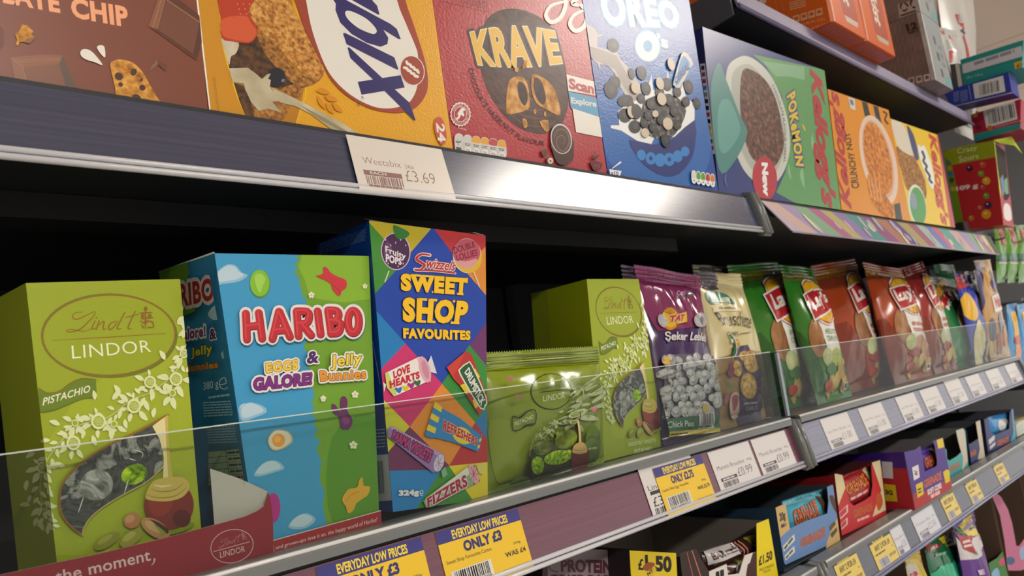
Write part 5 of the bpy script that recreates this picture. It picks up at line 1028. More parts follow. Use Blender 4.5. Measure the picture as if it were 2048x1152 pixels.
a.part('sun_logo'); a.E(BG('#c98a1e'), *z(385, 570)[0], 17.5, 21.5); a.E(BG('#dcb02c'), *z(385, 552)[0], 16.5, 20); a.P(M('#7a1a20'), z(440, 520, 545, 490, 555, 598, 445, 622)); a.P(BG('#d8b42c'), z(444, 524, 541, 497, 550, 592, 449, 614)); a.T_(M('#b02430', .3), 'TAT', z(368, 603)[0], z(518, 585)[0], z(376, 538)[0], z(528, 518)[0], bold=.06, out=M('#e0d8b0', .3), ow=.04)
for k in range(7): a.S(M('#a8641c'), [z(385, 520)[0], (z(385, 520)[0][0] + 14 * math.cos(-2.7 + k * .38), z(385, 520)[0][1] + 15 * math.sin(-2.7 + k * .38))], [.5, 1.4], sm=0, keep=True)
a.k += 1
a.part('chickpea_picture'); WP = N(['#8b8b90', '#a9a9ad', '#c3c3c6'], 110, .3, 3, bump=.3); WPd = M('#5d5a66', .3); r = random.Random(11)
a.E(WP, *z(678, 575)[0], 13, 14.5); a.E(WP, *z(310, 585)[0], 9.5, 14, -20); a.E(M('#74747c', .3), *z(690, 580)[0], 3, 8)
a.P(WPd, ze(250, -180, 1040, -150, 1090, 620, 300, 660))
WPl = N(['#b4b4b8', '#d4d4d6'], 90, .3, 3)
for row in range(8):
    for k in range(7):
        x = 300 + k * 122 + (row % 2) * 60 + r.uniform(-30, 30); y = -140 + row * 104 + r.uniform(-26, 26) - k * 6; rx, ry = r.uniform(46, 72), r.uniform(48, 78); an = r.uniform(-30, 30)
        if x > 1075: continue
        cx, cy = ze(x, y)[0]; a.E(M('#6f6c78', .3), cx + 1, cy + 1.5, rx * .152, ry * .152, an, 18, keep=True); a.E(WP, cx, cy, rx * .1465, ry * .1465, an, 18, keep=True); a.E(WPl, cx - 2, cy - 2.5, rx * .085, ry * .075, an, 14, keep=True); a.k += .12
        if r.random() < .7: a.S(M('#77777f', .3), [(cx - 4, cy + 3), (cx, cy + 5.5), (cx + 4, cy + 2)], [.5, 1.3, .5], keep=True)
a.E(M('#b88a3c', .3), *z(327, 975)[0], 10.5, 10.5); a.E(M('#d9b85a', .3), *z(327, 955)[0], 9, 5); a.E(M('#d9b85a', .3), *z(327, 992)[0], 9, 5); a.E(M('#b8a060', .3), *ze(893, 520)[0], 7, 9)
a.part('name_band'); a.P(BG('#1c5a3c', .25), ze(290, 672, 1090, 615, 1095, 800, 320, 842)); a.T_(M('#d6dcd2', .3), 'Chick Peas', ze(375, 790)[0], ze(735, 768)[0], ze(375, 706)[0], ze(735, 688)[0]); a.P(BG('#b8a82c', .25), ze(320, 850, 1100, 785, 1100, 842, 335, 918)); a.lines(M('#5a3a1c'), ze(430, 892)[0], ze(660, 870)[0], ze(428, 870)[0], 1, 1, words=4)
a.part('barcode'); a.P(M('#c9c9c9', .4), ze(805, 602, 1012, 570, 1022, 782, 788, 805)); a.bars(M('#333333'), ze(825, 755)[0], ze(1005, 738)[0], ze(830, 600)[0], n=16); a.lines(M('#333333'), ze(800, 790)[0], ze(1000, 772)[0], ze(800, 768)[0], 1, 1, words=2)
T.build()
# --- cream bread chip bags
def bread(label, q, y, seed, lean):
    T = Thing('snack_bag', label, 'snack bag', 'cream bags of bread chips'); f = pface(*q, y, lean=lean, bulge=pillow(.020, .1, rip=.002, seed=seed), sub=.0035, floor=FLR)
    bag(T, f, BG('#cfc593', .25), BG('#a89c6c', .4), seals=(.03, .93)); a = Art(f, T); return T, f, a
T, f, a = bread('cream bread chip bag farther back, only its grey purple top showing', ((1385, 530), (1450, 536), (1530, 850), (1440, 870)), .10, 4, 8); a.unit(); a.P(BG('#4c4550', .25), [(0, 1), (1, 1), (1, .72), (0, .8)]); T.build()
T, f, a = bread('cream bread chip bag with a green oval and dark purple garlic panel', ((1394, 545), (1480, 550), (1550, 846), (1437, 872)), .040, 6, 8)
z = Z(1240, 500, .3472); DK = M('#3b3a3c', .3); PUP = BG('#3f3257', .25); TN = N(['#7a6038', '#96794c', '#a88c60'], 14, .3, 3)
a.P(TN, z(520, 640, 640, 600, 830, 590, 960, 1010, 560, 1100)); a.P(BG('#4c4550', .25), z(430, 90, 540, 110, 570, 225, 470, 215), 2)
a.part('brand_lettering'); a.P(BG('#3b7565', .25), z(490, 245, 540, 235, 620, 260, 665, 312, 600, 300, 520, 315), 2); a.lines(M('#bcd0bc', .3), z(525, 300)[0], z(640, 300)[0], z(525, 268)[0], 1, .8, words=2); a.P(M('#e2dcb4', .25), z(520, 335, 620, 318, 690, 335, 690, 352, 600, 350, 520, 362), 2); a.lines(M('#9a946c', .3), z(570, 340)[0], z(665, 344)[0], z(570, 326)[0], 1, 1, words=3)
a.T_(DK, 'Bruschette', z(542, 448)[0], z(752, 452)[0], z(540, 362)[0], z(748, 374)[0], bold=-.005); a.T_(DK, 'CHIPS', z(610, 500)[0], z(682, 498)[0], z(610, 473)[0], z(682, 470)[0]); a.S(DK, z(572, 480, 600, 485), 1.2, sm=0); a.S(DK, z(690, 484, 752, 474), 1.2, sm=0)
a.part('garlic_panel'); a.P(PUP, z(640, 565, 735, 545, 775, 650, 805, 760, 822, 900, 815, 1015, 690, 1040, 692, 850, 690, 700))
CHP = N(['#8a6a2c', '#c09a50', '#d9c084'], 200, .3, 4); CHE = M('#a87a34', .3)
for cx, cy, rx, ry in ((676, 540, 14, 28), (715, 610, 30, 30), (758, 642, 47, 66), (672, 682, 30, 50), (740, 782, 48, 76)): c_ = z(cx, cy)[0]; a.E(CHE, c_[0], c_[1], rx * .3472, ry * .3472, -8); a.E(CHP, c_[0], c_[1], rx * .31, ry * .31, -8)
a.T_(M('#b9b3c4', .3), 'GARLIC', z(724, 928)[0], z(796, 920)[0], z(724, 902)[0], z(794, 896)[0]); a.lines(M('#9a94a8', .3), z(715, 892)[0], z(802, 884)[0], z(715, 880)[0], 1, 1, words=2)
a.part('herb_picture')
for k in range(9): a.S(M('#3f6a44', .3), z(585 + k * 4, 735 + k * 6, 610 + k * 9, 790 - k * 3 + (k % 3) * 14), [.6, 1.8, .5], sm=0, keep=True)
a.k += 1; a.P(M('#7c3a4c', .3), z(582, 650, 620, 640, 650, 690, 640, 742, 600, 700), 3); a.P(M('#8f4a54', .3), z(580, 860, 600, 815, 630, 840, 615, 890), 3); a.P(M('#b59a8c', .3), z(638, 840, 668, 820, 688, 880, 680, 960, 645, 972, 632, 910), 3); a.P(M('#8a3a4a', .3), z(645, 850, 668, 838, 680, 880, 655, 930), 3)
for k in range(3): a.E(M('#b8a060', .3), *z(822 + k * 2, 745 + k * 35)[0], 3.5, 6, 0, 14, keep=True)
a.k += 1
a.part('green_oval'); a.E(M('#d9dccb', .3), *z(632, 552)[0], 14, 25, -8); a.E(M('#22694a', .3), *z(632, 552)[0], 12.6, 23.4, -8); a.lines(M('#c8d8c8'), z(612, 545)[0], z(655, 530)[0], z(610, 522)[0], 1, .9, words=2)
T.build()
# ------------------------------------------------------------------ crisp bags on the lower shelf, second bay
LRED = BG('#b3262e'); LYE = BG('#e0b022'); LWH = M('#e2e0dc', .3)
def crisp(label, q, y, col, side, B=.019, seed=1, lean=14, art=None, name='crisp_bag'):
    T = Thing(name, label, 'crisp bag', 'crisp bags behind the far guard')
    f = pface(*q, y, lean=lean, bulge=pillow(B, .10, rip=.0030, seed=seed, creases=1.0), sub=.004, floor=FLR)
    bag(T, f, BG(col), BG(side, .3), nu=26, nv=40, seals=(.04, .93)); a = Art(f, T).unit()
    if art: art(T, f, a)
    T.build(); return T
def lays(band, main, word, fl, cx=.66):
    """yellow sun, red ribbon with white lettering, white flavour panel, picture of the flavour"""
    def d(T, f, a):
        dx = cx - .66; m0 = a.m; a.m = lambda x, y: m0(x + dx, y)
        green = main.startswith('#2'); dk = '#1d5a18' if green else '#7d2c18'
        a.P(BG(band), [(-.5, .88), (1.5, .86), (1.5, .94), (-.5, .95)]); a.P(BG(dk), [(-.5, 0), (.35, 0), (.28, .3), (.12, .5), (-.5, .5)])
        a.part('flavour_panel'); a.P(LWH, [(.42, .62), (.90, .58), (.93, .22), (.50, .22)]); a.P(BG(fl), [(.50, .22), (.93, .22), (.91, .29), (.70, .335), (.50, .29)], 2)
        ink = M('#4f8f3a' if green else '#b0705a', .3)
        if green: a.T_(ink, 'AMERICAN STYLE', (.52, .435), (.88, .43), (.51, .475)); a.T_(ink, 'CREAM & ONION', (.53, .385), (.89, .38), (.52, .425))
        else: a.lines(ink, (.53, .36), (.88, .355), (.52, .46), 2, .65, words=2, seed=2)
        a.part('flavour_picture'); r = random.Random(3)
        a.E(N(['#5f3a1c', '#8a5a30', '#a8784a'], 30, .3), .33, .42, .14, .12, 70); a.E(N(['#8a9a4a', '#b8c080', '#d0d4a8'], 30, .3), .44, .28, .10, .06, 10)
        for x, y, an in ((.62, .12, 20), (.78, .16, -30), (.48, .13, 60), (.88, .09, 10)): a.E(N(['#a87a2a', '#d0a448', '#e2c070'], 60, .3), x, y, .13, .05, an, 18)
        a.P(M('#3f7a2c' if green else '#a82c24', .3), [(.36, .20), (.52, .24), (.62, .20), (.5, .155)], 3); a.E(BG('#c23a2c'), .40, .10, .09, .03, 0, 14)
        a.part('brand_logo'); a.E(LWH, .66, .69, .315, .195); a.E(LRED, .66, .69, .295, .185); a.E(LYE, .66, .69, .28, .175)
        a.P(LWH, [(.30, .745), (.62, .795), (1.0, .80), (.985, .63), (.72, .585), (.33, .535)]); a.P(LRED, [(.32, .735), (.62, .78), (.99, .785), (.97, .64), (.72, .60), (.35, .55)])
        a.T_(LWH, word, (.385, .585), (.93, .655), (.36, .735), (.96, .785), bold=.035, slant=.08)
        a.part('corner_stamp'); a.P(LWH, [(.84, .05), (.95, .05), (.95, .10), (.84, .10)]); a.E(M('#2a3a2a'), .895, .075, .03, .017, 0, 12)
    return d
crisp('green cream and onion crisp bag, first behind the guard, with folded logo', ((1452, 532), (1556, 524), (1648, 812), (1548, 845)), .064, '#2f7a24', '#24601c', seed=2, art=lays('#7a7a1c', '#2f7a24', 'Lay’s', '#a8b41c'))
crisp('green cream and onion crisp bag beside the orange bag, logo facing out', ((1558, 530), (1626, 537), (1708, 800), (1638, 824)), .036, '#2f7a24', '#24601c', seed=3, art=lays('#7a7a1c', '#2f7a24', 'Lay’s', '#a8b41c', .54))
crisp('rust orange crisp bag with narrow logo next to the second green bag', ((1622, 532), (1708, 518), (1794, 772), (1702, 800)), .066, '#a5431f', '#7d3018', seed=5, art=lays('#b07a20', '#a5431f', 'Lay’s', '#c07a2c', .74))
crisp('wide rust orange crisp bag with large logo in the middle of the row', ((1724, 525), (1808, 540), (1868, 752), (1790, 776)), .036, '#a5431f', '#7d3018', seed=7, B=.022, art=lays('#b07a20', '#a5431f', 'Lay’s', '#c07a2c', .60))
crisp('red crisp bag squeezed edge-on behind the wide orange bag', ((1786, 538), (1828, 530), (1880, 735), (1840, 748)), .074, '#a82c2a', '#7d2020', seed=8, B=.014, art=lays('#b07a20', '#a82c2a', 'Lay’s', '#c9c0b0'))
crisp('dark red crisp bag with tall logo before the green bag with a red arc', ((1806, 536), (1846, 522), (1910, 716), (1866, 738)), .038, '#932a2a', '#6d1c1e', seed=9, B=.018, art=lays('#a83a30', '#932a2a', 'Lay’s', '#c9c0b0'))
def greenbag(T, f, a):
    a.P(BG('#d89a24'), [(0, .80), (.5, 1), (1, .86), (1, .70), (.5, .92), (0, .70)]); a.P(LRED, [(.02, .60), (.12, .74), (.45, .84), (.8, .80), (1, .62), (.86, .56), (.7, .68), (.45, .74), (.2, .66)], 2)
    a.TP(LWH, 'MORE CHIPS', [(.10, .62), (.25, .71), (.5, .765), (.75, .72), (.93, .60)], .055, bold=.03); a.part('brand_logo'); a.E(LWH, .55, .44, .30, .21); a.E(LYE, .55, .44, .28, .195); a.P(LRED, [(.30, .50), (.82, .52), (.82, .38), (.34, .35)]); a.T_(LWH, 'Lay’s', (.36, .37), (.78, .41), (.34, .48), (.78, .51), bold=.04)
    a.part('flavour_picture'); a.E(N(['#b8963a', '#d8c070', '#e6d898'], 40, .3), .85, .14, .2, .12, 60)
crisp('green crisp bag with yellow top and red arc lettering', ((1850, 552), (1912, 560), (1966, 702), (1906, 724)), .044, '#2b7a44', '#205c34', seed=10, B=.022, art=greenbag)
crisp('dark green crisp bag standing behind the bag with the red arc', ((1868, 528), (1906, 530), (1950, 690), (1906, 704)), .092, '#1f5c38', '#184a2c', seed=11, B=.016)
def bluebag(T, f, a):
    a.P(LRED, [(0, .98), (.6, 1), (.5, .86), (0, .82)]); a.E(LYE, .18, .62, .22, .16); a.part('brand_logo'); a.P(LYE, [(.6, .78), (1, .74), (1, .42), (.62, .40)], 3); a.P(LRED, [(.62, .68), (1, .66), (1, .5), (.62, .5)]); a.T_(LWH, 'La', (.68, .52), (.97, .53), (.68, .65), bold=.04); a.part('flavour_picture'); a.E(N(['#b8a060', '#d8c890', '#eae0b8'], 40, .3), .2, .2, .3, .14, 60); a.E(N(['#b8a060', '#d8c890', '#eae0b8'], 40, .3), .55, .12, .2, .1, 20)
crisp('bright blue crisp bag with yellow and red logo at the far end', ((1908, 548), (1942, 552), (1990, 690), (1945, 706)), .026, '#2236a8', '#1a2a80', seed=12, B=.013, lean=5, art=bluebag)
def goldbag(T, f, a):
    a.P(BG('#3a2660'), [(0, .95), (.3, 1), (.12, .6), (0, .5)]); a.P(BG('#3f2a66'), [(.5, .75), (.8, .9), (1, .7), (.6, .66)]); a.part('brand_logo'); a.P(LWH, [(.35, .62), (.98, .66), (1, .48), (.35, .46)]); a.T_(M('#b8433a', .3), 'Wafu', (.40, .49), (.95, .515), (.40, .61), (.95, .64), bold=.06, slant=.2); a.part('flavour_picture')
    for x, y, h_ in ((.2, .3, '#3a2660'), (.6, .35, '#3a2660'), (.45, .15, '#b8542c'), (.8, .22, '#c87a2c')): a.E(BG(h_), x, y, .14, .1, 30)
crisp('gold and purple snack bag, last behind the far guard', ((1948, 522), (1980, 520), (2012, 668), (1976, 688)), .019, '#b8882c', '#3a2660', seed=13, B=.009, lean=0, art=goldbag)
crisp('dark red snack bag half hidden behind the gold bag', ((1926, 545), (1956, 540), (1992, 680), (1956, 694)), .040, '#8a2430', '#5c1820', seed=14, B=.006, lean=0)

# ------------------------------------------------------------------ shelf labels
def label(rail, xa, xb, kind, text, d0=.001, d1=.0405, out=.0006, tilt=0.0, up=0.0, **k):
    T = Thing('price_label', text, 'price label', k.pop('group', 'price labels on the shelf rails'))
    f = rail.face(xa, xb, d0 - up, d1, out); f2 = f
    if tilt: f = Face(f.c[3], f.c[2], f.c[1] + Vector((tilt, 0, 0)), f.c[0] + Vector((tilt, 0, 0)))
    T.body.prism(f.c, [p - f.N * .0003 for p in f.c], M({'white': '#d3d1d1', 'yellow': '#e6c022', 'old': '#d8d4cc', 'pale': '#c9cbd6', 'offer': '#d8bf54'}[kind], .28, spec=.6))
    a = Art(f, T).unit(); kind_art = k.pop('art', None)
    if kind_art: kind_art(T, a)
    T.build()
INK = M('#3a3a40', .3); NVY = M('#2a2c70', .3, spec=.6)
def everyday(price, desc, wt, was, code, seed):
    def d(T, a):
        a.part('header_band'); a.P(M('#37357f', .28, spec=.6), [(0, 1), (1, 1), (1, .80), (0, .80)]); a.T_(M('#ecd23c', .3), 'EVERYDAY LOW PRICES', (.17, .825), (.84, .825), (.17, .965), bold=.035)
        a.part('lettering'); a.T_(NVY, price, (.26, .58), (.72, .58), (.26, .755), bold=.05); a.T_(INK, desc, (.04, .46), (.56, .46), (.04, .535)); a.T_(INK, wt, (.83, .44), (.92, .44), (.83, .49)); a.T_(INK, was, (.70, .29), (.96, .29), (.70, .37), bold=.02)
        a.part('barcode'); a.P(M('#d8d8d4', .3), [(.06, .08), (.52, .08), (.52, .36), (.06, .36)]); a.bars(M('#1c1c1c'), (.09, .155), (.49, .155), (.09, .345), n=26, seed=seed); a.T_(M('#1c1c1c'), code, (.09, .085), (.49, .085), (.09, .145)); a.lines(M('#b89a20'), (.62, .09), (.96, .09), (.62, .12), 1, 1, words=4)
    return d
def white(name, price, seed, wt='40g', fade=False):
    I = M('#74727c' if fade else '#45434c', .3)
    def d(T, a):
        a.part('lettering'); a.T_(I, name, (.08, .52), (.74, .52), (.08, .62), bold=-.008); a.T_(I, wt, (.80, .53), (.93, .53), (.80, .60), bold=-.01); a.T_(I, price, (.50, .24), (.86, .24), (.50, .44), bold=-.012)
        a.part('barcode'); a.P(I, [(.08, .245), (.46, .245), (.46, .325), (.08, .325)]); a.bars(I, (.10, .09), (.46, .09), (.10, .22), n=22, seed=seed); a.lines(M('#c9c6c6'), (.12, .265), (.4, .265), (.12, .305), 1, 1, words=3)
    return d
R1, R2, R3, RU, R4 = S_LO.rail, S_LO2.rail, S_TH.rail, S_UP.rail, S_TH2.rail
xat = lambda x, y, d=0.0: at(x, y, -d * SN).x
label(R1, xat(868.5, 1065.5), xat(1033.3, 1017), 'yellow', 'yellow three pound everyday low price label under the blue harlequin box', art=everyday('ONLY £3', 'Sweet Shop Favourites Carton', '324g', 'WAS £4', '5011053755208', 2), d1=.0425)
label(R1, xat(630, 1137), xat(840, 1072), 'yellow', 'yellow three pound everyday low price label under the sky blue sweet box', art=everyday('ONLY £3', 'Eggs Galore Gift Carton', '380g', 'WAS £4', '5012035961301', 5), d1=.0425)
label(R1, xat(1275, 940), xat(1378, 903), 'white', 'white label mostly covered by the yellow mini egg offer, its top bent forward', up=.004, out=.0008, art=lambda T, a: (a.part('lettering'), a.T_(INK, 'Lindor Mini', (.06, .52), (.70, .52), (.06, .62)), a.T_(INK, '£3.79', (.07, .20), (.5, .20), (.07, .38)), a.part('barcode'), a.P(INK, [(.07, .43), (.5, .43), (.5, .5), (.07, .5)]), a.bars(INK, (.06, .03), (.5, .03), (.06, .17), n=20, seed=8)))
label(R1, xat(1302, 940), xat(1398, 908), 'yellow', 'yellow two pound seventy five mini egg offer label under the narrow green box', out=.0016, art=everyday('ONLY £2.75', 'Lindor Mini Eggs Pistachio', '80g', 'WAS £3.79', '8003340809502', 9), d1=.0425)
label(R1, xat(1413, 906), xat(1494, 881), 'white', 'white ninety nine pence bread chip label with a creased corner', art=white('Maretti Bruschet', '£0.99', 11))
label(R1, xat(1499, 880), xat(1566, 858), 'white', 'white ninety nine pence bread chip label next to the grey rail end', art=white('Maretti Bruschet', '£0.99', 11))
label(RU, xat(688.5, 276), xat(879, 302), 'old', 'large cream price label for wheat biscuits on the blue-grey rail', d1=.0435, out=.0022, art=lambda T, a: (lambda I: (a.part('lettering'), a.T_(I, 'Weetabix', (.10, .50), (.48, .50), (.10, .62), bold=-.012), a.T_(I, '24bk', (.52, .50), (.62, .50), (.52, .58), bold=-.01), a.T_(I, '£3.69', (.50, .26), (.82, .26), (.50, .47), bold=-.016), a.part('barcode'), a.P(I, [(.08, .29), (.46, .29), (.46, .38), (.08, .38)]), a.bars(I, (.09, .13), (.46, .13), (.09, .28), n=24, seed=13), a.T_(M('#d8d4cc', .3), 'EACH', (.14, .31), (.3, .31), (.14, .365), bold=.02), a.lines(I, (.1, .085), (.44, .085), (.1, .12), 1, 1, words=6)))(M('#8d6a66', .35)))
names = ['under the first green crisp bag', 'second along from the grey rail end', 'third along, under the wide orange crisps', 'under the dark red crisp bag', 'with its top curling off the rail', 'below the green bag with the red arc', 'below the blue crisp bag', 'at the far end of the rail, partly faded']
for i, (x0, y0, x1, y1) in enumerate(((1637, 836, 1691, 817), (1712, 808, 1758, 794), (1786, 785, 1823, 773), (1834, 768, 1868, 758), (1884, 752, 1913, 742), (1925, 741, 1951, 731), (1965, 727, 1990, 718), (2003, 712, 2024, 706))):
    label(R2, xat(x0, y0), xat(x1, y1), 'white', 'white crisp price label ' + names[i], up=.003 if i == 4 else .0, art=white('Lays Max Salted', '£1.00' if i < 3 else '£1.30', 20 + i, '75g', True))
def offer(T, a):
    a.part('header_band'); a.P(M('#3d4150', .3), [(0, 1), (1, 1), (1, .82), (0, .82)]); a.P(M('#d8c43c', .3), [(.16, .83), (.66, .83), (.66, .96), (.16, .96)]); a.lines(M('#4a4a30'), (.2, .86), (.62, .86), (.2, .93), 1, 1, words=3)
    a.part('lettering'); a.T_(M('#5a4a1c', .3), 'ANY 2 FOR £4', (.14, .58), (.86, .58), (.14, .74), bold=.03); a.lines(M('#7a6620'), (.08, .46), (.55, .46), (.08, .51), 1, 1, words=3); a.T_(M('#7a6620'), '4p', (.86, .44), (.93, .44), (.86, .50)); a.lines(M('#7a6620'), (.62, .24), (.94, .24), (.62, .33), 2, .6, words=2)
    a.part('barcode'); a.P(M('#b9bcc8', .3), [(.12, .08), (.55, .08), (.55, .34), (.12, .34)]); a.bars(M('#55586a'), (.16, .1), (.52, .1), (.16, .32), n=12)
for i, (x0, x1, kd, tx) in enumerate(((.842, .905, 'offer', 'yellow two for four pounds label next to the grey joint of the bar shelf'), (.944, 1.012, 'offer', 'yellow two for four pounds label beneath the red bar box'), (1.014, 1.052, 'pale', 'plain white label tucked beside the yellow offer under the red bar box'), (1.092, 1.178, 'pale', 'white faded label under the purple bar box'), (1.215, 1.275, 'offer', 'yellow offer label below the teal bar box'), (1.335, 1.395, 'offer', 'yellow offer label under the first navy bar box'), (1.500, 1.560, 'offer', 'yellow offer label below the bright blue bar pack'), (1.72, 1.78, 'offer', 'yellow offer label at the far end of the bar shelf'))):
    label(R4, x0, x1, kd, tx, art=offer if kd == 'offer' else white('Protein Bar', '£2.50', 40 + i, '60g', True), up=.002 if i in (0, 4) else 0)
label(R3, XB - .10, XB - .035, 'white', 'white label with red heading on the rail under the light blue bar box', art=lambda T, a: (a.part('header_band'), a.P(M('#a83038', .3), [(.2, .95), (.9, .95), (.9, .75), (.2, .75)])))
# ------------------------------------------------------------------ protein bar boxes on the third shelf
FR = DR + 0.0006
INS = M('#8d8880', .6); INSD = M('#6d6860', .7)
def tray_box(name, label, q, y, depth, front, outer, inner=INS, side=None, left_top=None, right_top=None, back_h=1.0, cat='snack box', group='open boxes of protein bars', floor=FR, face=None):
    """open-fronted display carton: front = cut-out outline in photo pixels (closed polygon on the front plane); walls go back"""
    T = Thing(name, label, cat, group); f = face or pface(*q, y, floor=floor); th = .0009; d = Vector((0, 1, 0)) * depth
    BL, BR, TR, TL = f.c; side = side or outer
    pts = clip_poly([f.px(*p) for p in front], f.q); A = [f.w(*p) for p in pts]
    tri = tessellate_polygon([[Vector((p[0], p[1], 0)) for p in pts]])
    ar = lambda t: (pts[t[1]][0] - pts[t[0]][0]) * (pts[t[2]][1] - pts[t[0]][1]) - (pts[t[1]][1] - pts[t[0]][1]) * (pts[t[2]][0] - pts[t[0]][0])
    tri = [t if ar(t) > 0 else tuple(reversed(t)) for t in tri]; B = [p - f.N * th for p in A]
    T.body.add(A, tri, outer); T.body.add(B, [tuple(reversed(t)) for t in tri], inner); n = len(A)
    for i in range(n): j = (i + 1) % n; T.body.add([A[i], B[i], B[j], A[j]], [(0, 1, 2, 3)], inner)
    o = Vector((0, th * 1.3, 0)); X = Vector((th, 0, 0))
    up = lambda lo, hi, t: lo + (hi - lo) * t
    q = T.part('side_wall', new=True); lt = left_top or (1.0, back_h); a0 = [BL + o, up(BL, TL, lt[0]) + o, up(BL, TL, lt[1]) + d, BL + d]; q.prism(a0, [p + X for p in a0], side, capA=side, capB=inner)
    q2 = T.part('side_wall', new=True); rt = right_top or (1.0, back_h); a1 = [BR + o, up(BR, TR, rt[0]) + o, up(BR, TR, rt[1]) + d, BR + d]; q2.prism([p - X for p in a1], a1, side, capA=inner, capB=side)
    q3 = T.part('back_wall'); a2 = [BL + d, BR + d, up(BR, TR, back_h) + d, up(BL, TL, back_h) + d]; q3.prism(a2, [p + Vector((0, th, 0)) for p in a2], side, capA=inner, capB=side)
    T.part('box_floor').prism([BL + o, BR + o, BR + d, BL + d], [p + Vector((0, 0, .0006)) for p in (BL + o, BR + o, BR + d, BL + d)], inner)
    lf = Face(a0[2], a0[1], a0[0], a0[3]); rf = Face(a1[1] - X, a1[2] - X, a1[3] - X, a1[0] - X)
    T.f = f; return T, f, Art(f, T), Art(lf, T, q), lf
def bar(label, q, y, col, art=None, lean=0, B=.009, name='protein_bar', group='wrapped protein bars', seed=1, z0=None):
    T = Thing(name, label, 'snack bar', group); f = pface(*q, y, lean=lean, bulge=pillow(B, .05, rip=.0012, seed=seed, pw=.35), sub=.006); bag(T, f, col, nu=18, nv=16, seals=(.02, .98)); a = Art(f, T).unit()
    if art: art(T, a)
    T.build(); return T
ORG = M('#c8622c', .35)
zB = Z(1250, 840, .2708); zG = Z(1500, 840, .2708); zP = Z(1740, 800, .3055); zN = Z(1930, 560, .295); zC = Z(1360, 960, .16667); zD = Z(1060, 1040, .1758)
# dark box deep in the shade
T = Thing('snack_box', 'dark grey box lettered protein in deep shade under the red rail', 'snack box', 'boxes on the third shelf'); f = pface((1088, 1096), (1240, 1100), (1246, 1200), (1080, 1220), .045, floor=FR); carton(T, f, .1, M('#3a3034', .5)); a = Art(f, T)
a.P(M('#7f7478', .5), zD(205, 325, 1008, 340, 1010, 700, 200, 700)); a.part('lettering'); a.T_(M('#4a2030', .5), 'PROTEIN', zD(352, 592)[0], zD(928, 612)[0], zD(345, 442)[0], zD(928, 455)[0], bold=.05); a.T_(M('#4a2030', .5), 'CRISP BAR', zD(215, 745)[0], zD(930, 755)[0], zD(212, 615)[0], zD(928, 625)[0], bold=.03); a.S(M('#5a3040', .5), zD(330, 440, 260, 440, 215, 500, 240, 570, 320, 590), 2.5); T.build()
# yellow box with price
T = Thing('snack_box', 'yellow fronted snack box marked one pound fifty with a torn picture', 'snack box', 'boxes on the third shelf'); f = pface((1259, 1101), (1352, 1106), (1357, 1200), (1265, 1205), .020, floor=FR); carton(T, f, .12, M('#d2bc1a', .45), side=M('#2c2226', .5)); a = Art(f, T)
a.part('price_lettering'); BK = M('#15141a', .4); q = zD(1230, 570, 1295, 575, 1228, 440, 1290, 440); a.T_(BK, '£', q[0], q[1], q[2], q[3], bold=.03); q = zD(1310, 500, 1345, 500, 1305, 398, 1340, 395); a.T_(BK, '1', q[0], q[1], q[2], q[3], bold=.05); q = zD(1425, 585, 1612, 602, 1422, 402, 1612, 412); a.T_(BK, '50', q[0], q[1], q[2], q[3], bold=.05)
a.part('wrapper_picture'); a.P(M('#8a4a28', .5), zD(1290, 520, 1350, 480, 1420, 495, 1400, 560, 1330, 580, 1290, 560), 2); a.P(M('#c9a92c', .5), zD(1330, 590, 1415, 520, 1440, 560, 1400, 640, 1330, 660)); a.T_(BK, 'NT', zD(1345, 640)[0], zD(1405, 585)[0], zD(1330, 605)[0], zD(1390, 545)[0], bold=.04); a.P(BK, zD(880, 600, 960, 560, 1060, 560, 1130, 590, 1150, 700, 880, 700), 2); T.build()
# brown open box with bars
FB = [(1361, 1108), (1372, 1104), (1393, 1098.5), (1404, 1121), (1418, 1143), (1440, 1133), (1453, 1128), (1456, 1150), (1463, 1152), (1478, 1145), (1487, 1128), (1489, 1111), (1514, 1103), (1514, 1046), (1537, 1037.5), (1556, 1151), (1566, 1230), (1375, 1290)]
BRW = M('#33211f', .4)
T, f, a, s, lf = tray_box('bar_box', 'brown open bar box with yellow one pound fifty end flap', ((1361, 1108), (1537, 1037.5), (1556, 1151), (1372, 1200)), .020, .16, FB, BRW, inner=M('#8a837c', .6), side=M('#2a2024', .5), left_top=(.96, .75), right_top=(.97, 1.0))
a.P(M('#d9d4d2', .4), [(1418, 1143), (1453, 1128), (1456, 1150), (1478, 1147), (1489, 1111), (1508, 1104), (1512, 1300), (1428, 1300)]); a.P(M('#42211f', .4), [(1492, 1150), (1500, 1125), (1512, 1110), (1516, 1300), (1490, 1300)], 2)
PKL = M('#c98068', .4)
a.S(PKL, [(1384, 1101), (1404, 1160), (1425, 1240)], 1.6, sm=0); a.S(PKL, [(1374, 1105), (1388, 1160), (1400, 1240)], .9, sm=0); a.P(BK, zC(428, 1105, 470, 1090, 476, 1160, 430, 1170)); a.P(BK, zC(480, 1085, 525, 1070, 530, 1150, 484, 1158))
a.part('price_flap'); a.P(M('#e4cf14', .4), [(1513, 1046), (1537, 1037), (1557, 1151), (1568, 1300), (1515, 1300)]); a.T_(BK, '£1.50', zC(945, 1035)[0], zC(1112, 955)[0], zC(942, 925)[0], zC(1105, 838)[0], bold=.04); a.T_(BK, 'PRICE MARKED', zC(955, 1100)[0], zC(1130, 1030)[0], zC(952, 1068)[0], zC(1125, 998)[0]); a.T_(BK, 'PACKS', zC(1005, 1122)[0], zC(1085, 1092)[0], zC(1002, 1092)[0], zC(1082, 1060)[0]); T.build()
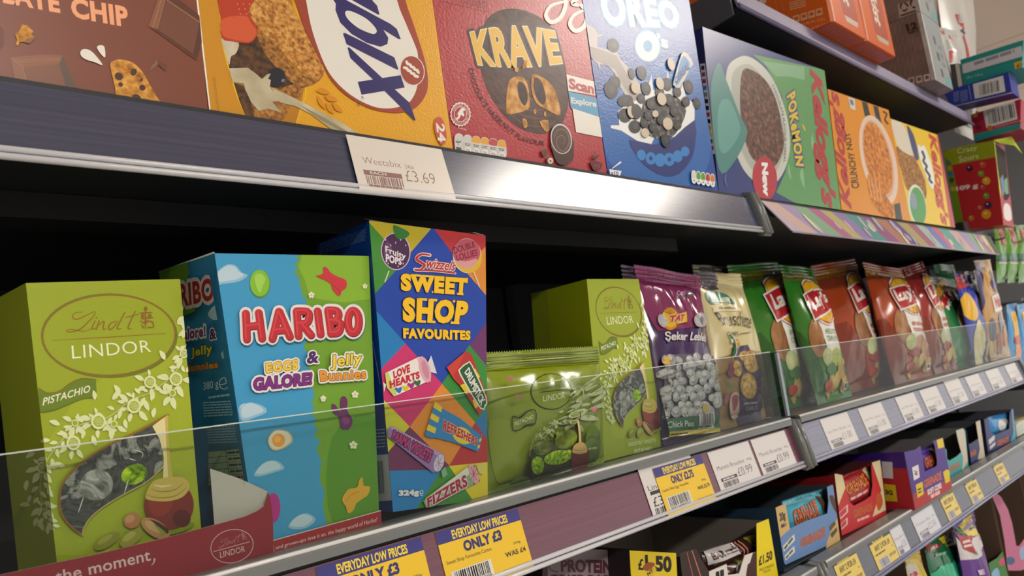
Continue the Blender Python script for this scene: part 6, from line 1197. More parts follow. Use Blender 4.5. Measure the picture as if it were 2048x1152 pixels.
def brownbar(T, a):
    a.P(M('#bdbcbc', .25), [(.02, 1), (.52, 1), (.52, .48), (.02, .42)]); a.P(BG('#9a9a20', .3), [(.76, 1), (1, 1), (1, .55), (.80, .5)]); a.part('lettering'); a.T_(M('#4a2a2a', .3), 'BAR', (.08, .58), (.28, .60), (.08, .86), bold=.04); a.lines(M('#6a5050', .3), (.30, .62), (.50, .64), (.30, .86), 2, .6, words=2)
    for x in (.56, .63): a.S(PKL, [(x, 0), (x + .02, .5), (x, 1)], .02)
    a.T_(BK, '£', (.80, .66), (.86, .68), (.80, .86), bold=.03); a.T_(BK, '0', (.90, .62), (.97, .64), (.90, .88), bold=.03)
bar('brown and silver snack bar lying on top in the brown open box', ((1403, 1104), (1508, 1068), (1512, 1104), (1408, 1150)), .038, BG('#3a201c', .25), brownbar, seed=3, B=.011)
bar('brown snack bar wedged under the silver labelled one', ((1445, 1128), (1505, 1108), (1508, 1150), (1448, 1172)), .034, BG('#3a201c', .25), lambda T, a: (a.E(M('#b9bcc0', .3), .45, .5, .25, .4), a.P(BG('#9a9a20', .3), [(.3, 1), (.7, 1), (.6, .8), (.35, .8)])), seed=5, B=.009)
# light blue box
gren = lambda a, BLp, BRp, TLp, TRp=None, m=ORG: a.T_(m, 'GRENADE', BLp, BRp, TLp, TRp, bold=.03, out=M('#3a2418', .4), ow=.02, space=1.02)
FBL = zG(190, 652, 222, 632, 256, 612, 266, 690, 290, 802, 400, 752, 480, 722, 572, 690, 580, 600, 568, 485, 610, 475, 636, 560, 662, 860, 665, 885) + zG(262, 1070, 245, 1040)
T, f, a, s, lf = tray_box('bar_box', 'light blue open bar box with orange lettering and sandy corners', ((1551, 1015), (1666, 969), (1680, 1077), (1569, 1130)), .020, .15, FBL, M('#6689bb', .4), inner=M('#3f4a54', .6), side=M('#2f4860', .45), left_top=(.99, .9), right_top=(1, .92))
SND = M('#c9ac74', .4); a.P(SND, zG(170, 640, 258, 600, 295, 805, 215, 875, 200, 800)); a.P(SND, zG(568, 905, 612, 780, 652, 715, 680, 880, 560, 960)); a.P(M('#4a3a30', .4), zG(585, 570, 615, 560, 640, 640, 645, 690, 620, 660), 3)
a.part('lettering'); gren(a, zG(378, 942)[0], zG(556, 858)[0], zG(370, 882)[0], zG(550, 788)[0]); a.T_(M('#2a2a2a', .4), '20g', zG(222, 770)[0], zG(265, 745)[0], zG(215, 690)[0], zG(258, 668)[0], bold=.04); a.lines(M('#4a4438', .4), zG(232, 800)[0], zG(268, 782)[0], zG(228, 775)[0], 1, 1, words=1)
for p, l in (((243, 932, 326, 842, 332, 888, 250, 975), 'HIGH PROTEIN'), ((254, 1003, 326, 928, 332, 975, 262, 1040), 'LOW SUGAR')): a.nw('claim_label'); p = zG(*p); a.P(M('#d3d6d6', .4), p); a.lines(M('#5a6048', .4), (p[3][0] + 2, p[3][1] - 4), (p[2][0] - 2, p[2][1] - 4), (p[0][0] + 2, p[0][1] + 3), 1, 1, words=2)
a.nw('claim_label')
for p in ((585, 790, 625, 745, 635, 770, 595, 820), (595, 840, 640, 790, 645, 820, 605, 872)): a.P(M('#5a5230', .4), zG(*p), keep=True)
T.build()
def bluebar(T, a): a.P(M('#7ac4d6', .25), [(0, 1), (1, 1), (1, .85), (0, .9)]); a.part('lettering'); gren(a, (.10, .34), (.62, .42), (.10, .74), (.62, .84)); a.lines(M('#c8e0e8', .3), (.14, .14), (.66, .2), (.14, .26), 1, .9, words=3); a.part('bar_picture'); a.P(M('#6b4432', .3), [(.70, .9), (.80, .8), (.84, .4), (.92, .1), (.80, .15), (.74, .5)], 3); a.P(M('#d3cdc4', .3), [(.74, .45), (.80, .4), (.84, .15), (.78, .1)], 3)
bar('pale turquoise wrapped bar standing in the light blue box', ((1562, 1004), (1646, 978), (1656, 1046), (1574, 1084)), .036, BG('#3fa3bf', .25), bluebar, seed=7, B=.010)
# red box
FRD = zG(610, 405, 640, 393, 680, 412, 712, 520, 740, 610, 768, 634, 850, 592, 895, 560, 905, 480, 895, 335, 915, 312, 960, 296, 985, 480, 1008, 690, 1008, 705) + zG(668, 860, 640, 600)
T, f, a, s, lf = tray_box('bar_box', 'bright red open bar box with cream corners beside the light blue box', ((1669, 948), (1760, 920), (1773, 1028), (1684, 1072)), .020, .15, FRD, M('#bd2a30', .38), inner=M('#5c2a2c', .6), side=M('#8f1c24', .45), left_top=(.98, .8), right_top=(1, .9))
CRB = M('#d3c69c', .4); a.P(CRB, zG(600, 395, 682, 405, 705, 500, 650, 640, 630, 500)); a.P(CRB, zG(898, 310, 965, 290, 1012, 660, 905, 715, 940, 600, 970, 520, 930, 400)); a.P(M('#b8542c', .4), zG(930, 560, 965, 540, 980, 620, 945, 670), 3)
a.part('lettering'); gren(a, zG(768, 728)[0], zG(906, 668)[0], zG(762, 665)[0], zG(902, 608)[0]); a.lines(M('#e0b8b0', .4), zG(795, 752)[0], zG(885, 715)[0], zG(792, 735)[0], 1, 1, words=3)
for p in ((652, 690, 722, 622, 725, 680, 660, 742), (668, 770, 720, 718, 722, 770, 672, 815)): a.P(M('#dcb8b4', .4), zG(*p)); a.P(M('#b83a3e', .4), [(x * .7 + .3 * zG(*p)[i][0] * 0 + .3 * 1686, y * .7 + .3 * (1023 if p[0] == 652 else 1048)) for i, (x, y) in enumerate(zG(*p))])
T.build()
def redbar(T, a): a.part('lettering'); gren(a, (.06, .46), (.66, .55), (.05, .76), (.64, .90), M('#d07a2c', .3)); a.lines(M('#e0b8b0', .3), (.1, .26), (.6, .34), (.1, .36), 1, .9, words=3); a.part('bar_picture'); a.P(M('#d6cf9c', .3), [(.7, .95), (.84, 1), (.86, .6), (.72, .1), (.6, .05), (.76, .5)], 2)
bar('red wrapped bar standing in the bright red box', ((1676, 958), (1740, 930), (1748, 995), (1690, 1020)), .032, BG('#a8242c', .25), redbar, seed=9, B=.009)
# purple box
FPU = zP(225, 342, 290, 326, 292, 330, 330, 300, 350, 430, 360, 472, 440, 432, 442, 400, 425, 300, 405, 258, 478, 247, 510, 420, 542, 588, 542, 600) + zP(298, 722)
T, f, a, s, lf = tray_box('bar_box', 'purple and red open bar box with orange and white lettering, standing proud', ((1809, 904), (1886, 875), (1905.5, 981), (1831, 1021)), None, .13, FPU, M('#46298a', .38), inner=M('#7f7a80', .6), side=M('#3f2080', .42), left_top=(1, .98), right_top=(1, 1.0))
a.P(M('#a8262e', .38), zP(285, 610, 400, 590, 530, 500, 560, 600, 300, 740, 280, 700)); a.part('lettering'); gren(a, zP(356, 580)[0], zP(470, 520)[0], zP(352, 528)[0], zP(466, 464)[0], m=M('#d0682c', .35)); a.T_(M('#d9d4dc', .4), 'SOFT CORE', zP(380, 625)[0], zP(470, 575)[0], zP(374, 588)[0], zP(465, 538)[0], bold=.06); a.lines(M('#d9b8b8', .4), zP(400, 645)[0], zP(465, 610)[0], zP(397, 622)[0], 1, 1, words=2)
a.part('claim_label'); a.P(M('#d9d6d8', .4), zP(275, 442, 316, 422, 326, 505, 288, 528)); a.T_(M('#2a2040', .4), '2g', zP(292, 500)[0], zP(312, 492)[0], zP(288, 462)[0], bold=.03); YF = M('#d9bf1c', .4); a.nw('claim_label'); a.P(YF, zP(299, 555, 343, 534, 352, 615, 312, 642)); a.lines(M('#4a4010'), zP(315, 615)[0], zP(342, 602)[0], zP(310, 575)[0], 2, .6, words=1); a.nw('claim_label'); a.P(YF, zP(478, 472, 500, 455, 520, 460, 524, 530, 495, 548)); a.nw('claim_label'); a.P(YF, zP(435, 257, 476, 250, 486, 308, 446, 320)); 
s.P(M('#a8242e', .42), zP(40, 440, 240, 450, 310, 730, 100, 740)); s.nw('side_label'); s.P(M('#cfccd0', .4), zP(75, 402, 145, 406, 152, 515, 85, 510)); s.nw('side_label'); s.P(M('#d9b91c', .4), zP(92, 548, 166, 558, 180, 665, 100, 660)); s.T_(M('#2a2040', .4), '3G', zP(100, 618)[0], zP(150, 625)[0], zP(97, 585)[0], bold=.05)
T.build()
bar('purple and yellow wrapped bar in the purple box', ((1834, 902), (1874, 888), (1882, 950), (1846, 966)), .006, BG('#4a2f90', .25), lambda T, a: (a.P(BG('#1c1a2a', .3), [(.6, 1), (1, 1), (1, .2), (.7, .3)]), a.P(BG('#b8a02c', .3), [(.55, .95), (.8, .85), (.78, .7), (.6, .8)]), a.part('lettering'), gren(a, (.08, .42), (.62, .5), (.08, .75))), seed=11, B=.008)
# teal, navy and end boxes
FTE = zP(470, 330, 500, 320, 505, 385, 520, 398, 570, 368, 598, 340, 575, 260, 560, 190, 600, 175, 624, 200, 650, 490, 650, 505) + zP(490, 590)
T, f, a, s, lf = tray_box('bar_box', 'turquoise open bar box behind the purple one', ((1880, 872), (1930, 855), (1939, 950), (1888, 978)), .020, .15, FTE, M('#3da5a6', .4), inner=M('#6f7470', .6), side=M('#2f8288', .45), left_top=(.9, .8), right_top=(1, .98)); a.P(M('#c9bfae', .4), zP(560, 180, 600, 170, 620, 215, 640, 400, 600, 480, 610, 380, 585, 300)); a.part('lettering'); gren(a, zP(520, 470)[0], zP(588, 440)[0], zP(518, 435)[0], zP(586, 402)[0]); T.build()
NVB = M('#232c66', .4)
FN1 = zP(600, 300, 640, 290, 660, 285, 715, 250, 700, 160, 690, 135, 722, 128, 740, 250, 752, 372, 752, 385) + zP(620, 440)
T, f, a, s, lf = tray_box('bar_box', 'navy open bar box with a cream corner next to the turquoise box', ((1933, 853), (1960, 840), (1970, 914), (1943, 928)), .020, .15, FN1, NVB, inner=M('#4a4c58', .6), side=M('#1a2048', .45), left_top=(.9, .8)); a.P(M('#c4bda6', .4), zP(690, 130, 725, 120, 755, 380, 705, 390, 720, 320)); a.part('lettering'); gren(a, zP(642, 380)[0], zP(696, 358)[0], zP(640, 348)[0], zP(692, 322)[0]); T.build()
FN2 = zN(130, 945, 160, 935, 165, 1020, 200, 1052, 300, 1010, 305, 900, 318, 870, 345, 872, 340, 960, 348, 1110, 348, 1120) + zN(155, 1165)
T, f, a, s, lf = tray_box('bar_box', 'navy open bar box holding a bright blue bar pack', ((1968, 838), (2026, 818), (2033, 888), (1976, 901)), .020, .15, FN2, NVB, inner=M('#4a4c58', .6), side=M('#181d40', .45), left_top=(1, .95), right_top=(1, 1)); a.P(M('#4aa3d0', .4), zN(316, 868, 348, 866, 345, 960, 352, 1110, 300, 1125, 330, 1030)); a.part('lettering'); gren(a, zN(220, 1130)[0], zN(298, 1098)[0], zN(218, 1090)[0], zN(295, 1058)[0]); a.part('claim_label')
for p in ((160, 1085, 200, 1050, 202, 1080, 165, 1118), (168, 1130, 205, 1095, 206, 1118, 172, 1150)): a.P(M('#c9ccd0', .4), zN(*p), keep=True)
T.build()
bar('bright blue wrapped bar in the navy box, crumpled', ((1973, 836), (2014, 826), (2018, 862), (1982, 876)), .034, BG('#2a86c8', .2), lambda T, a: (a.E(M('#c8ccd0', .3), .4, .5, .18, .28), a.P(M('#8a7f70', .3), [(.5, .8), (.7, .7), (.7, .5), (.55, .6)], 2)), seed=13, B=.010)
T = Thing('bar_box', 'cream bar box at the end of the bar shelf with pale blue stripes', 'snack box', 'open boxes of protein bars'); f = pface((2031, 846), (2072, 830), (2080, 872), (2036, 888), .024, floor=FR); carton(T, f, .12, M('#cfc8a4', .4)); a = Art(f, T); 
for k in range(3): a.P(M('#9ec3d4', .4), zN(350, 1010 + k * 32, 395, 970 + k * 32, 397, 985 + k * 32, 352, 1026 + k * 32), keep=True)
a.part('corner_print'); a.P(M('#4aa3d0', .4), zN(330, 870, 365, 860, 370, 950, 345, 990)); T.build()

# ------------------------------------------------------------------ sweet bags at the foot of the picture
FF = ZF + 0.0006; zS = Z(1840, 840, .2708)
def sweetbag(label, q, y, col, art, seed, lean=0, B=.018):
    T = Thing('sweet_bag', label, 'sweet bag', 'share bags of sweets on the lower board'); f = pface(*q, y, lean=lean, bulge=pillow(B, .07, rip=.003, seed=seed), sub=.007, floor=FF); bag(T, f, BG(col), nu=24, nv=36, seals=(.03, .95)); a = Art(f, T); art(T, a); T.build()
def flash(a, pts, txt):
    a.part('price_flash'); a.P(BG('#d9c41c', .25), zS(*pts)); q = zS(*txt); a.T_(M('#1a1a1a', .3), '£1', q[0], q[1], q[2], q[3], bold=.06, out=M('#d8d4c8', .3), ow=.05)
def green_art(T, a):
    flash(a, (118, 858, 232, 778, 264, 915, 200, 935), (188, 898, 246, 872, 178, 828, 228, 800)); a.part('brand_ribbon'); a.P(BG('#a82430', .25), zS(35, 905, 100, 915, 158, 915, 140, 950, 110, 985, 60, 970), 2); a.lines(M('#e0d0cc', .3), zS(85, 975)[0], zS(130, 940)[0], zS(75, 945)[0], 1, .8, words=1); a.lines(M('#8fc0a0', .3), zS(115, 1010)[0], zS(195, 990)[0], zS(115, 985)[0], 1, .8, words=3)
    a.part('sweet_picture'); a.P(BG('#2fa883', .2), zS(220, 1060, 265, 1040, 320, 1150, 330, 1300, 100, 1300, 60, 1150, 150, 1080), 2)
sweetbag('dark green share bag of sweets with a yellow one pound flash', ((1848, 1092), (1908, 1058), (1945, 1230), (1885, 1280)), .048, '#1c6b48', green_art, 3)
def purp_art(T, a):
    a.P(M('#ccc8cc', .3), zS(255, 850, 300, 900, 440, 830, 460, 1000, 420, 1030, 270, 1040)); flash(a, (285, 780, 385, 690, 422, 850, 360, 862), (365, 820, 405, 800, 345, 760, 385, 735)); a.part('brand_ribbon'); a.P(BG('#a82430', .25), zS(270, 835, 330, 860, 385, 850, 392, 900, 350, 985, 300, 950)); a.lines(M('#e0d0cc', .3), zS(325, 945)[0], zS(375, 925)[0], zS(310, 885)[0], 2, .6, words=1); a.part('sweet_picture'); a.P(M('#3a8a3c', .3), zS(262, 790, 330, 830, 325, 850, 285, 830), 2); a.P(M('#3a8a3c', .3), zS(365, 1010, 420, 955, 410, 985, 385, 1010), 2); a.T_(M('#cfc0d8', .3), 'E', zS(370, 1140)[0], zS(400, 1130)[0], zS(362, 1105)[0], bold=.05)
sweetbag('purple and white share bag of sweets with a yellow one pound flash', ((1906, 1050), (1946, 1024), (1979, 1180), (1942, 1230)), .028, '#5c2f8a', purp_art, 5)
sweetbag('yellow and red share bag of sweets peeping out of the brown carton', ((1806, 1108), (1838, 1095), (1870, 1250), (1838, 1280)), .040, '#c9b01c', lambda T, a: (a.P(BG('#c8c4c0', .3), [(1812, 1120), (1830, 1130), (1840, 1300), (1815, 1300)]), a.part('brand_ribbon'), a.P(BG('#b82c34', .3), [(1816, 1148), (1832, 1142), (1842, 1165), (1822, 1172)])), 7)
KRF = M('#5d4a3c', .7); KRF2 = M('#6f5a4a', .7)
def kraft(label, q, y, depth, front, outer, cat='carton', lt=None, rt=None, inner=KRF): return tray_box('shelf_carton', label, q, y, depth, front, outer, inner=inner, side=KRF2, left_top=lt, right_top=rt, cat=cat, group='cardboard display cartons', floor=FF, face=pface(*q, y, floor=FF, plumb=True))
T, f, a, s, lf = kraft('brown display carton behind the yellow share bag', ((1782, 1118), (1838, 1080), (1870, 1240), (1810, 1290)), .055, .18, [(1800, 1240), (1860, 1200), (1870, 1240), (1810, 1290)], KRF2, lt=(.2, .2)); T.build()
FG = zS(440, 1152, 470, 1140, 500, 1110, 505, 1060, 570, 1020, 620, 960, 632, 965, 650, 1110, 655, 1260, 460, 1300)
T, f, a, s, lf = kraft('green display carton with torn edge and brown inside, next to the purple share bag', ((1951, 1002), (1980, 984), (2013, 1140), (1984, 1160)), .020, .2, FG, M('#3f7a3c', .5), lt=(.12, .1), rt=(1.0, 1.1)); a.part('front_picture'); a.E(M('#c8406a', .4), *zS(610, 1045)[0], 6, 9, 30); a.P(M('#7fb0d8', .4), zS(530, 1130, 570, 1090, 590, 1150, 540, 1180), 2); T.build()
FPK = zS(524, 545, 560, 535, 600, 570, 650, 660, 680, 760, 712, 930, 735, 930, 768, 880, 800, 860, 810, 1090, 745, 1112, 650, 1112, 625, 900, 590, 700)
T, f, a, s, lf = kraft('pink display carton with an arched side wall', ((1983, 984), (2040, 953), (2073, 1104), (2016, 1139)), .020, .2, FPK + zS(640, 1250)[0:0], M('#b8688c', .45)); a.part('front_picture'); a.E(M('#2f5a86', .4), *zS(668, 1040)[0], 9, 8); a.P(M('#8fa8d0', .4), zS(740, 950, 790, 930, 790, 1010, 745, 1030), 3); T.build()
T = Thing('shelf_carton', 'yellow edged carton at the end of the lower board', 'carton', 'cardboard display cartons'); f = pface((2047, 938), (2056, 934), (2090, 1096), (2082, 1101), .020, floor=FF, plumb=True); carton(T, f, .2, M('#6a5a4a', .6)); a = Art(f, T); a.part('front_print'); a.P(M('#d8c41c', .4), [(2043, 940), (2078, 920), (2082, 975), (2050, 990)]); T.build()
# ------------------------------------------------------------------ drink multipacks on the top shelf
FT = DT + 0.0004; zT = Z(1500, 0, .2676); zE = Z(1780, 0, .1309)
ORC = M('#d05c08', rough=.38, spec=.35); ORD = M('#a84318', rough=.35)
def multipack(label, q, y, depth, front, side, group='drink can multipacks', bottom=None, floor=FT):
    T = Thing('drink_multipack', label, 'drink multipack', group); f = pface(*q, y, floor=floor)
    L, R_, tp = carton(T, f, depth, front, side=side); return T, f, Art(f, T), R_
# the orange packs: long side towards the aisle, end panels turned along the shelf
def xbox(T, x0, x1, y0, y1, z0, z1, mat, side=None, bev=.004):
    b = bev; prof = [(x0, y0 + b), (x0 + b, y0), (x1 - b, y0), (x1, y0 + b), (x1, y1), (x0, y1)]
    T.body.prism([(x, y, z1) for x, y in prof][::-1], [(x, y, z0) for x, y in prof][::-1], mat)
    return Face((x0 + b, y0, z1), (x1 - b, y0, z1), (x1 - b, y0, z0), (x0 + b, y0, z0)), Face((x0, y1, z1), (x0, y0 + b, z1), (x0, y0 + b, z0), (x0, y1, z0))
WO = M('#d9b08c', .45)
for nm, x0, x1, lab in (('a', 1.097, 1.222, 'orange drink multipack whose printed long side faces along the shelf'), ('b', 1.2235, 1.352, 'orange drink multipack between another orange pack and the grey packs')):
    T = Thing('drink_multipack', lab, 'drink multipack', 'drink can multipacks'); y0 = -.030
    f, l = xbox(T, x0, x1, y0, .36, FT, FT + .26, ORC); a = Art(f, T).unit()
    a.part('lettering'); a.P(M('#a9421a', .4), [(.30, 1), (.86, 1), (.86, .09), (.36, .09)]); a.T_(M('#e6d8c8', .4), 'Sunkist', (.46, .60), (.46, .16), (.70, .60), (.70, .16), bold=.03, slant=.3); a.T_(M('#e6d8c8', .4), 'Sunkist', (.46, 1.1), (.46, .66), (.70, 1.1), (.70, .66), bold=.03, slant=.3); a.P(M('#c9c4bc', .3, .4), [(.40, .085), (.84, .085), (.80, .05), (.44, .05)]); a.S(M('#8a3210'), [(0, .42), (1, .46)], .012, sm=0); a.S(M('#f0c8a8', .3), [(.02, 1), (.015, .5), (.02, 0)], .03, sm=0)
    if nm == 'a':
        s = Art(l, T); s.part('side_lettering'); s.T_(WO, '(144 FL OZ)', zT(395, 195)[0], zT(562, 152)[0], zT(390, 172)[0], zT(556, 130)[0]); s.T_(WO, '(4.26 L)', zT(450, 232)[0], zT(568, 192)[0], zT(446, 210)[0], zT(562, 170)[0]); s.lines(WO, zT(300, 75)[0], zT(420, 45)[0], zT(292, 10)[0], 4, .4, words=4)
        s.part('nutrition_panel')
        for k in range(4):
            x, y = 320 + k * 57, 122 - k * 17; s.P(WO, zT(x, y, x + 48, y - 15, x + 52, y + 36, x + 4, y + 51)); s.P(ORC, zT(x + 8, y + 8, x + 40, y - 2, x + 43, y + 24, x + 11, y + 34))
        s.S(M('#d8845a', .4), zT(185, 0, 215, 110), .9, sm=0); s.S(M('#d8845a', .4), zT(232, 0, 262, 130), .9, sm=0); s.P(M('#d8c9b8', .4), zT(90, -60, 130, -40, 120, 10, 95, 45, 70, 20), 3)
    T.part('bottom_panel').box((x0 + .004, y0 + .004, FT - .0007), (x1 - .004, -.0045, FT - .0001), ORD)
    T.build()
# grey twelve packs, one on the other: the long side faces along the shelf, the can ends face the aisle
GYB = N(['#6a5c58', '#756863', '#7f716c'], 40, .4, 2); GYE = M('#8f989c', .45)
zsm = at(1845, 26, -.030).z
for k, lab in enumerate(('grey twelve can pack at the foot of the stack on the top shelf', 'grey can pack with black recycling marks, on top of the twelve pack')):
    T = Thing('drink_multipack', lab, 'drink multipack', 'drink can multipacks'); z0 = FT if k == 0 else zsm + .001; z1q = zsm if k == 0 else zsm + (zsm - FT)
    f, l = xbox(T, 1.553, 1.672, -.030, .36, z0, z1q, GYB, bev=.006); a = Art(f, T).unit(); s = Art(l, T)
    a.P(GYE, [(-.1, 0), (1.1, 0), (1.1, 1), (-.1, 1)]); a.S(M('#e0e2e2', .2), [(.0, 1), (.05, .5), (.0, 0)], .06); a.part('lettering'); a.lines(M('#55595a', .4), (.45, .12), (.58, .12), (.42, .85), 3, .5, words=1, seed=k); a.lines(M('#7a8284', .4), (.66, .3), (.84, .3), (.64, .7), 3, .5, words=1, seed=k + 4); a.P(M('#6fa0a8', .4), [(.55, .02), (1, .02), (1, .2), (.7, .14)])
    for i in range(-2, 12): s.S(M('#63564f', .4), zT(1000 + i * 38, 100, 1130 + i * 38, 640), .8, sm=0, keep=True); s.S(M('#63564f', .4), zT(1000 + i * 38, 640, 1130 + i * 38, 100), .8, sm=0, keep=True)
    s.k += 1; s.part('side_lettering')
    if k == 0:
        s.T_(M('#2c2624', .4), '12', zE(268, 488)[0], zE(425, 440)[0], zE(232, 372)[0], zE(408, 322)[0], bold=.06); s.lines(M('#2c2624', .4), zE(278, 525)[0], zE(430, 478)[0], zE(272, 500)[0], 1, 1, words=1)
        for i in range(3): x, y = 1182 + i * 58, 585 - i * 12; s.P(M('#c9bcb8', .4), zT(x, y, x + 44, y - 10, x + 48, y + 38, x + 6, y + 50)); s.P(M('#6a5c58', .4), zT(x + 7, y + 7, x + 38, y, x + 41, y + 28, x + 12, y + 36))
    else:
        s.P(M('#b0a49e', .4), zE(118, 70, 440, -30, 470, 160, 150, 280))
        for cx, cy in ((215, 105), (370, 55)):
            for q in range(3): th = q * 2.094 + .5; s.S(M('#2a2422', .4), [zE(cx + 55 * math.cos(th + t_), cy + 58 * math.sin(th + t_))[0] for t_ in (0, .5, 1.0, 1.4)], [2, 4, 3.5])
        s.P(M('#2a2422', .4), zE(160, 230, 450, 130, 455, 150, 165, 255))
    T.build()
# white and red bags behind the grey packs
def paperbag(label, q, y, seed, art, floor, B=.03):
    T = Thing('paper_bag', label, 'bag', 'white and red bags on the top shelf'); f = pface(*q, y, floor=floor, bulge=pillow(B, .05, rip=.004, seed=seed), sub=.01); bag(T, f, BG('#b9bab8', .3), nu=22, nv=30, seals=(.03, .95)); a = Art(f, T); art(T, a); T.build()
RB2 = BG('#b82a36', .25)
paperbag('white and red bag with blue band behind the grey packs, upper one', ((1868, -60), (1940, -75), (1945, 100), (1890, 110)), .07, 3, lambda T, a: (a.P(RB2, zE(870, 265, 920, 270, 1050, 350, 1125, 350, 1140, 470, 960, 490, 900, 420)), a.P(BG('#2c2f52', .3), zE(960, 490, 1060, 470, 1175, 490, 1110, 570, 1000, 570)), a.P(RB2, zE(1000, 570, 1110, 570, 1060, 680, 1075, 920, 1040, 920)), a.part('lettering'), a.lines(M('#9a9a9a'), zE(1020, 330)[0], zE(1120, 330)[0], zE(1010, 200)[0], 4, .4, words=2)), FT + .003)
paperbag('white bag with red marks low behind the grey packs', ((1878, 55), (1912, 62), (1925, 125), (1896, 128)), .040, 5, lambda T, a: (a.P(RB2, zE(770, 450, 820, 450, 850, 520, 810, 520)), a.P(RB2, zE(890, 540, 910, 540, 940, 630, 920, 630)), a.P(RB2, zE(870, 790, 940, 790, 930, 820, 900, 830, 915, 970, 895, 960)), a.part('lettering'), a.lines(M('#8a9a9a'), zE(850, 760)[0], zE(930, 740)[0], zE(830, 600)[0], 4, .4, words=2)), FT + .003, B=.015)

# ------------------------------------------------------------------ the bay beyond: sweets in boxes and hanging packets
XE = 1.86
T = Thing('shelving_frame', 'black shelving back panel and uprights of the bay beyond the crisps', 'shelving', 'shelving frames')
T.part('back_panel').box((XC + .002, .435, .0), (6.2, .445, CZ + 1.0), DARKER)
for x in (XC + .012, 2.85): T.part('upright', new=True).box((x, .4305, .0), (x + .022, .4345, CZ + .62), DARKER)
T.build()
for xx, zz, nm in ((2.03, CZ + .190, 'above the first green hanging packet'), (2.20, CZ + .190, 'above the farther green hanging packet'), (2.05, CZ + .040, 'over the first blue hanging packet'), (2.22, CZ + .040, 'over the farther blue hanging packet')):
    T = Thing('display_hook', 'grey metal display hook ' + nm, 'hook', 'display hooks of the bay beyond'); T.part('hook_bar').tube([(xx, .434, zz), (xx, .02, zz), (xx, .012, zz + .006)], .0025, M('#8a8c90', .3, .6), 8); T.part('hook_plate').box((xx - .012, .4305, zz - .014), (xx + .012, .4335, zz + .012), M('#8a8c90', .3, .6)); T.build()
for i, (zz, lab) in enumerate(((CZ + .232, 'dark shelf carrying the red and green sweet box in the bay beyond'), (CZ - .13, 'dark shelf beneath the hanging blue packets in the bay beyond'), (CZ - .555, 'dark bottom shelf of the bay beyond'))):
    T = Thing('shelf', lab, 'shelf', 'shelves of the sweets and snacks unit'); T.part('deck').box((1.885, .06 if i == 0 else .0, zz - .02), (3.6, .428, zz), DARK); T.part('front_edge').box((1.885, (.06 if i == 0 else .0) - .004, zz - .03), (3.6, (.06 if i == 0 else .0) - .0005, zz + .001), RIMD); T.build()
XS = 1.92
def sidebox(name, label, TL, TR, BR, BL, colour, width=.09, floor=None, x=XS, group='boxes of sweets in the bay beyond', frontc=None, cat='sweet box', top=None, bot=None):
    """carton seen end-on: its printed side lies in the plane x"""
    q = [atx(*p, x) for p in (TL, TR, BR, BL)]
    if floor is not None: dz = floor - min(q[2].z, q[3].z); q = [p + Vector((0, 0, dz)) for p in q]
    if top is not None: q[0].z = q[1].z = top
    if bot is not None: q[2].z = q[3].z = bot
    T = Thing(name, label, cat, group); f = Face(*q); W_ = Vector((width, 0, 0)); A = f.c; B = [p + W_ for p in A]
    T.body.prism(A, B, colour); ff = Face(A[2], B[2], B[1], A[1]); return T, f, Art(f, T), Art(ff, T), ff
z8 = Z(1848, 100, .434); zF = Z(1880, 60, .2085)
CRD = M('#b0242e', .4); LIMEG = M('#8f9a1c', .4)
T, f, a, s, ff = sidebox('sweet_box', 'open red and lime sweet box with coloured dots and a weight of 109 grams', z8(88, 462)[0], z8(322, 415)[0], z8(366, 806)[0], z8(150, 832)[0], CRD)
a.P(LIMEG, z8(60, 440, 340, 390, 345, 490, 130, 530, 90, 560)); a.P(M('#6f8a1e', .4), z8(90, 480, 130, 530, 185, 810, 150, 835)); a.part('lettering'); CW = M('#d9d8b0', .4)
a.T_(CW, 'Crazy', z8(155, 487)[0], z8(245, 465)[0], z8(152, 455)[0], z8(243, 438)[0]); a.T_(CW, 'Sours', z8(162, 518)[0], z8(252, 498)[0], z8(160, 490)[0], z8(250, 475)[0]); a.T_(M('#e0d4d0', .4), '109 g', z8(150, 655)[0], z8(250, 640)[0], z8(146, 630)[0], z8(248, 612)[0], bold=.05)
a.part('sweet_picture')
for x, y, r_, h_ in ((210, 545, 15, '#3a2038'), (270, 528, 15, '#b8542c'), (263, 570, 14, '#6a9a2c'), (287, 603, 19, '#d9a02c'), (270, 633, 12, '#a84a4a'), (287, 672, 14, '#5f9a34'), (295, 714, 18, '#3f2450'), (287, 757, 22, '#d99a24'), (257, 726, 10, '#b86a5a'), (218, 775, 14, '#c0702c')): a.E(M(h_, .3), *z8(x, y)[0], r_ * .434, r_ * .42); a.E(M('#d8c8b0', .3), z8(x, y)[0][0] - 1.5, z8(x, y)[0][1] - 2, r_ * .12, r_ * .1, n=8)
for k, (x, y, h_) in enumerate(((112, 520, '#5a6a50'), (118, 545, '#a8902c'), (122, 570, '#4a6aa0'), (128, 600, '#3a4a40'), (132, 640, '#b8a03c'))): a.E(M(h_, .4), *z8(x, y)[0], 5, 5, n=12)
b0, b1 = f.c[1], f.c[2]; fl = T.part('torn_flap'); LMF = M('#b9cc2c', .45)
fl.prism([b1 + Vector((.001, -.0005, 0)), b1 + Vector((.075, -.02, .012)), b1 + Vector((.09, -.03, -.03)), b1 + Vector((.075, -.022, -.01)), b1 + Vector((.03, -.006, -.006))], [p + Vector((0, .001, 0)) for p in (b1 + Vector((.001, -.0005, 0)), b1 + Vector((.075, -.02, .012)), b1 + Vector((.09, -.03, -.03)), b1 + Vector((.075, -.022, -.01)), b1 + Vector((.03, -.006, -.006)))], LMF)
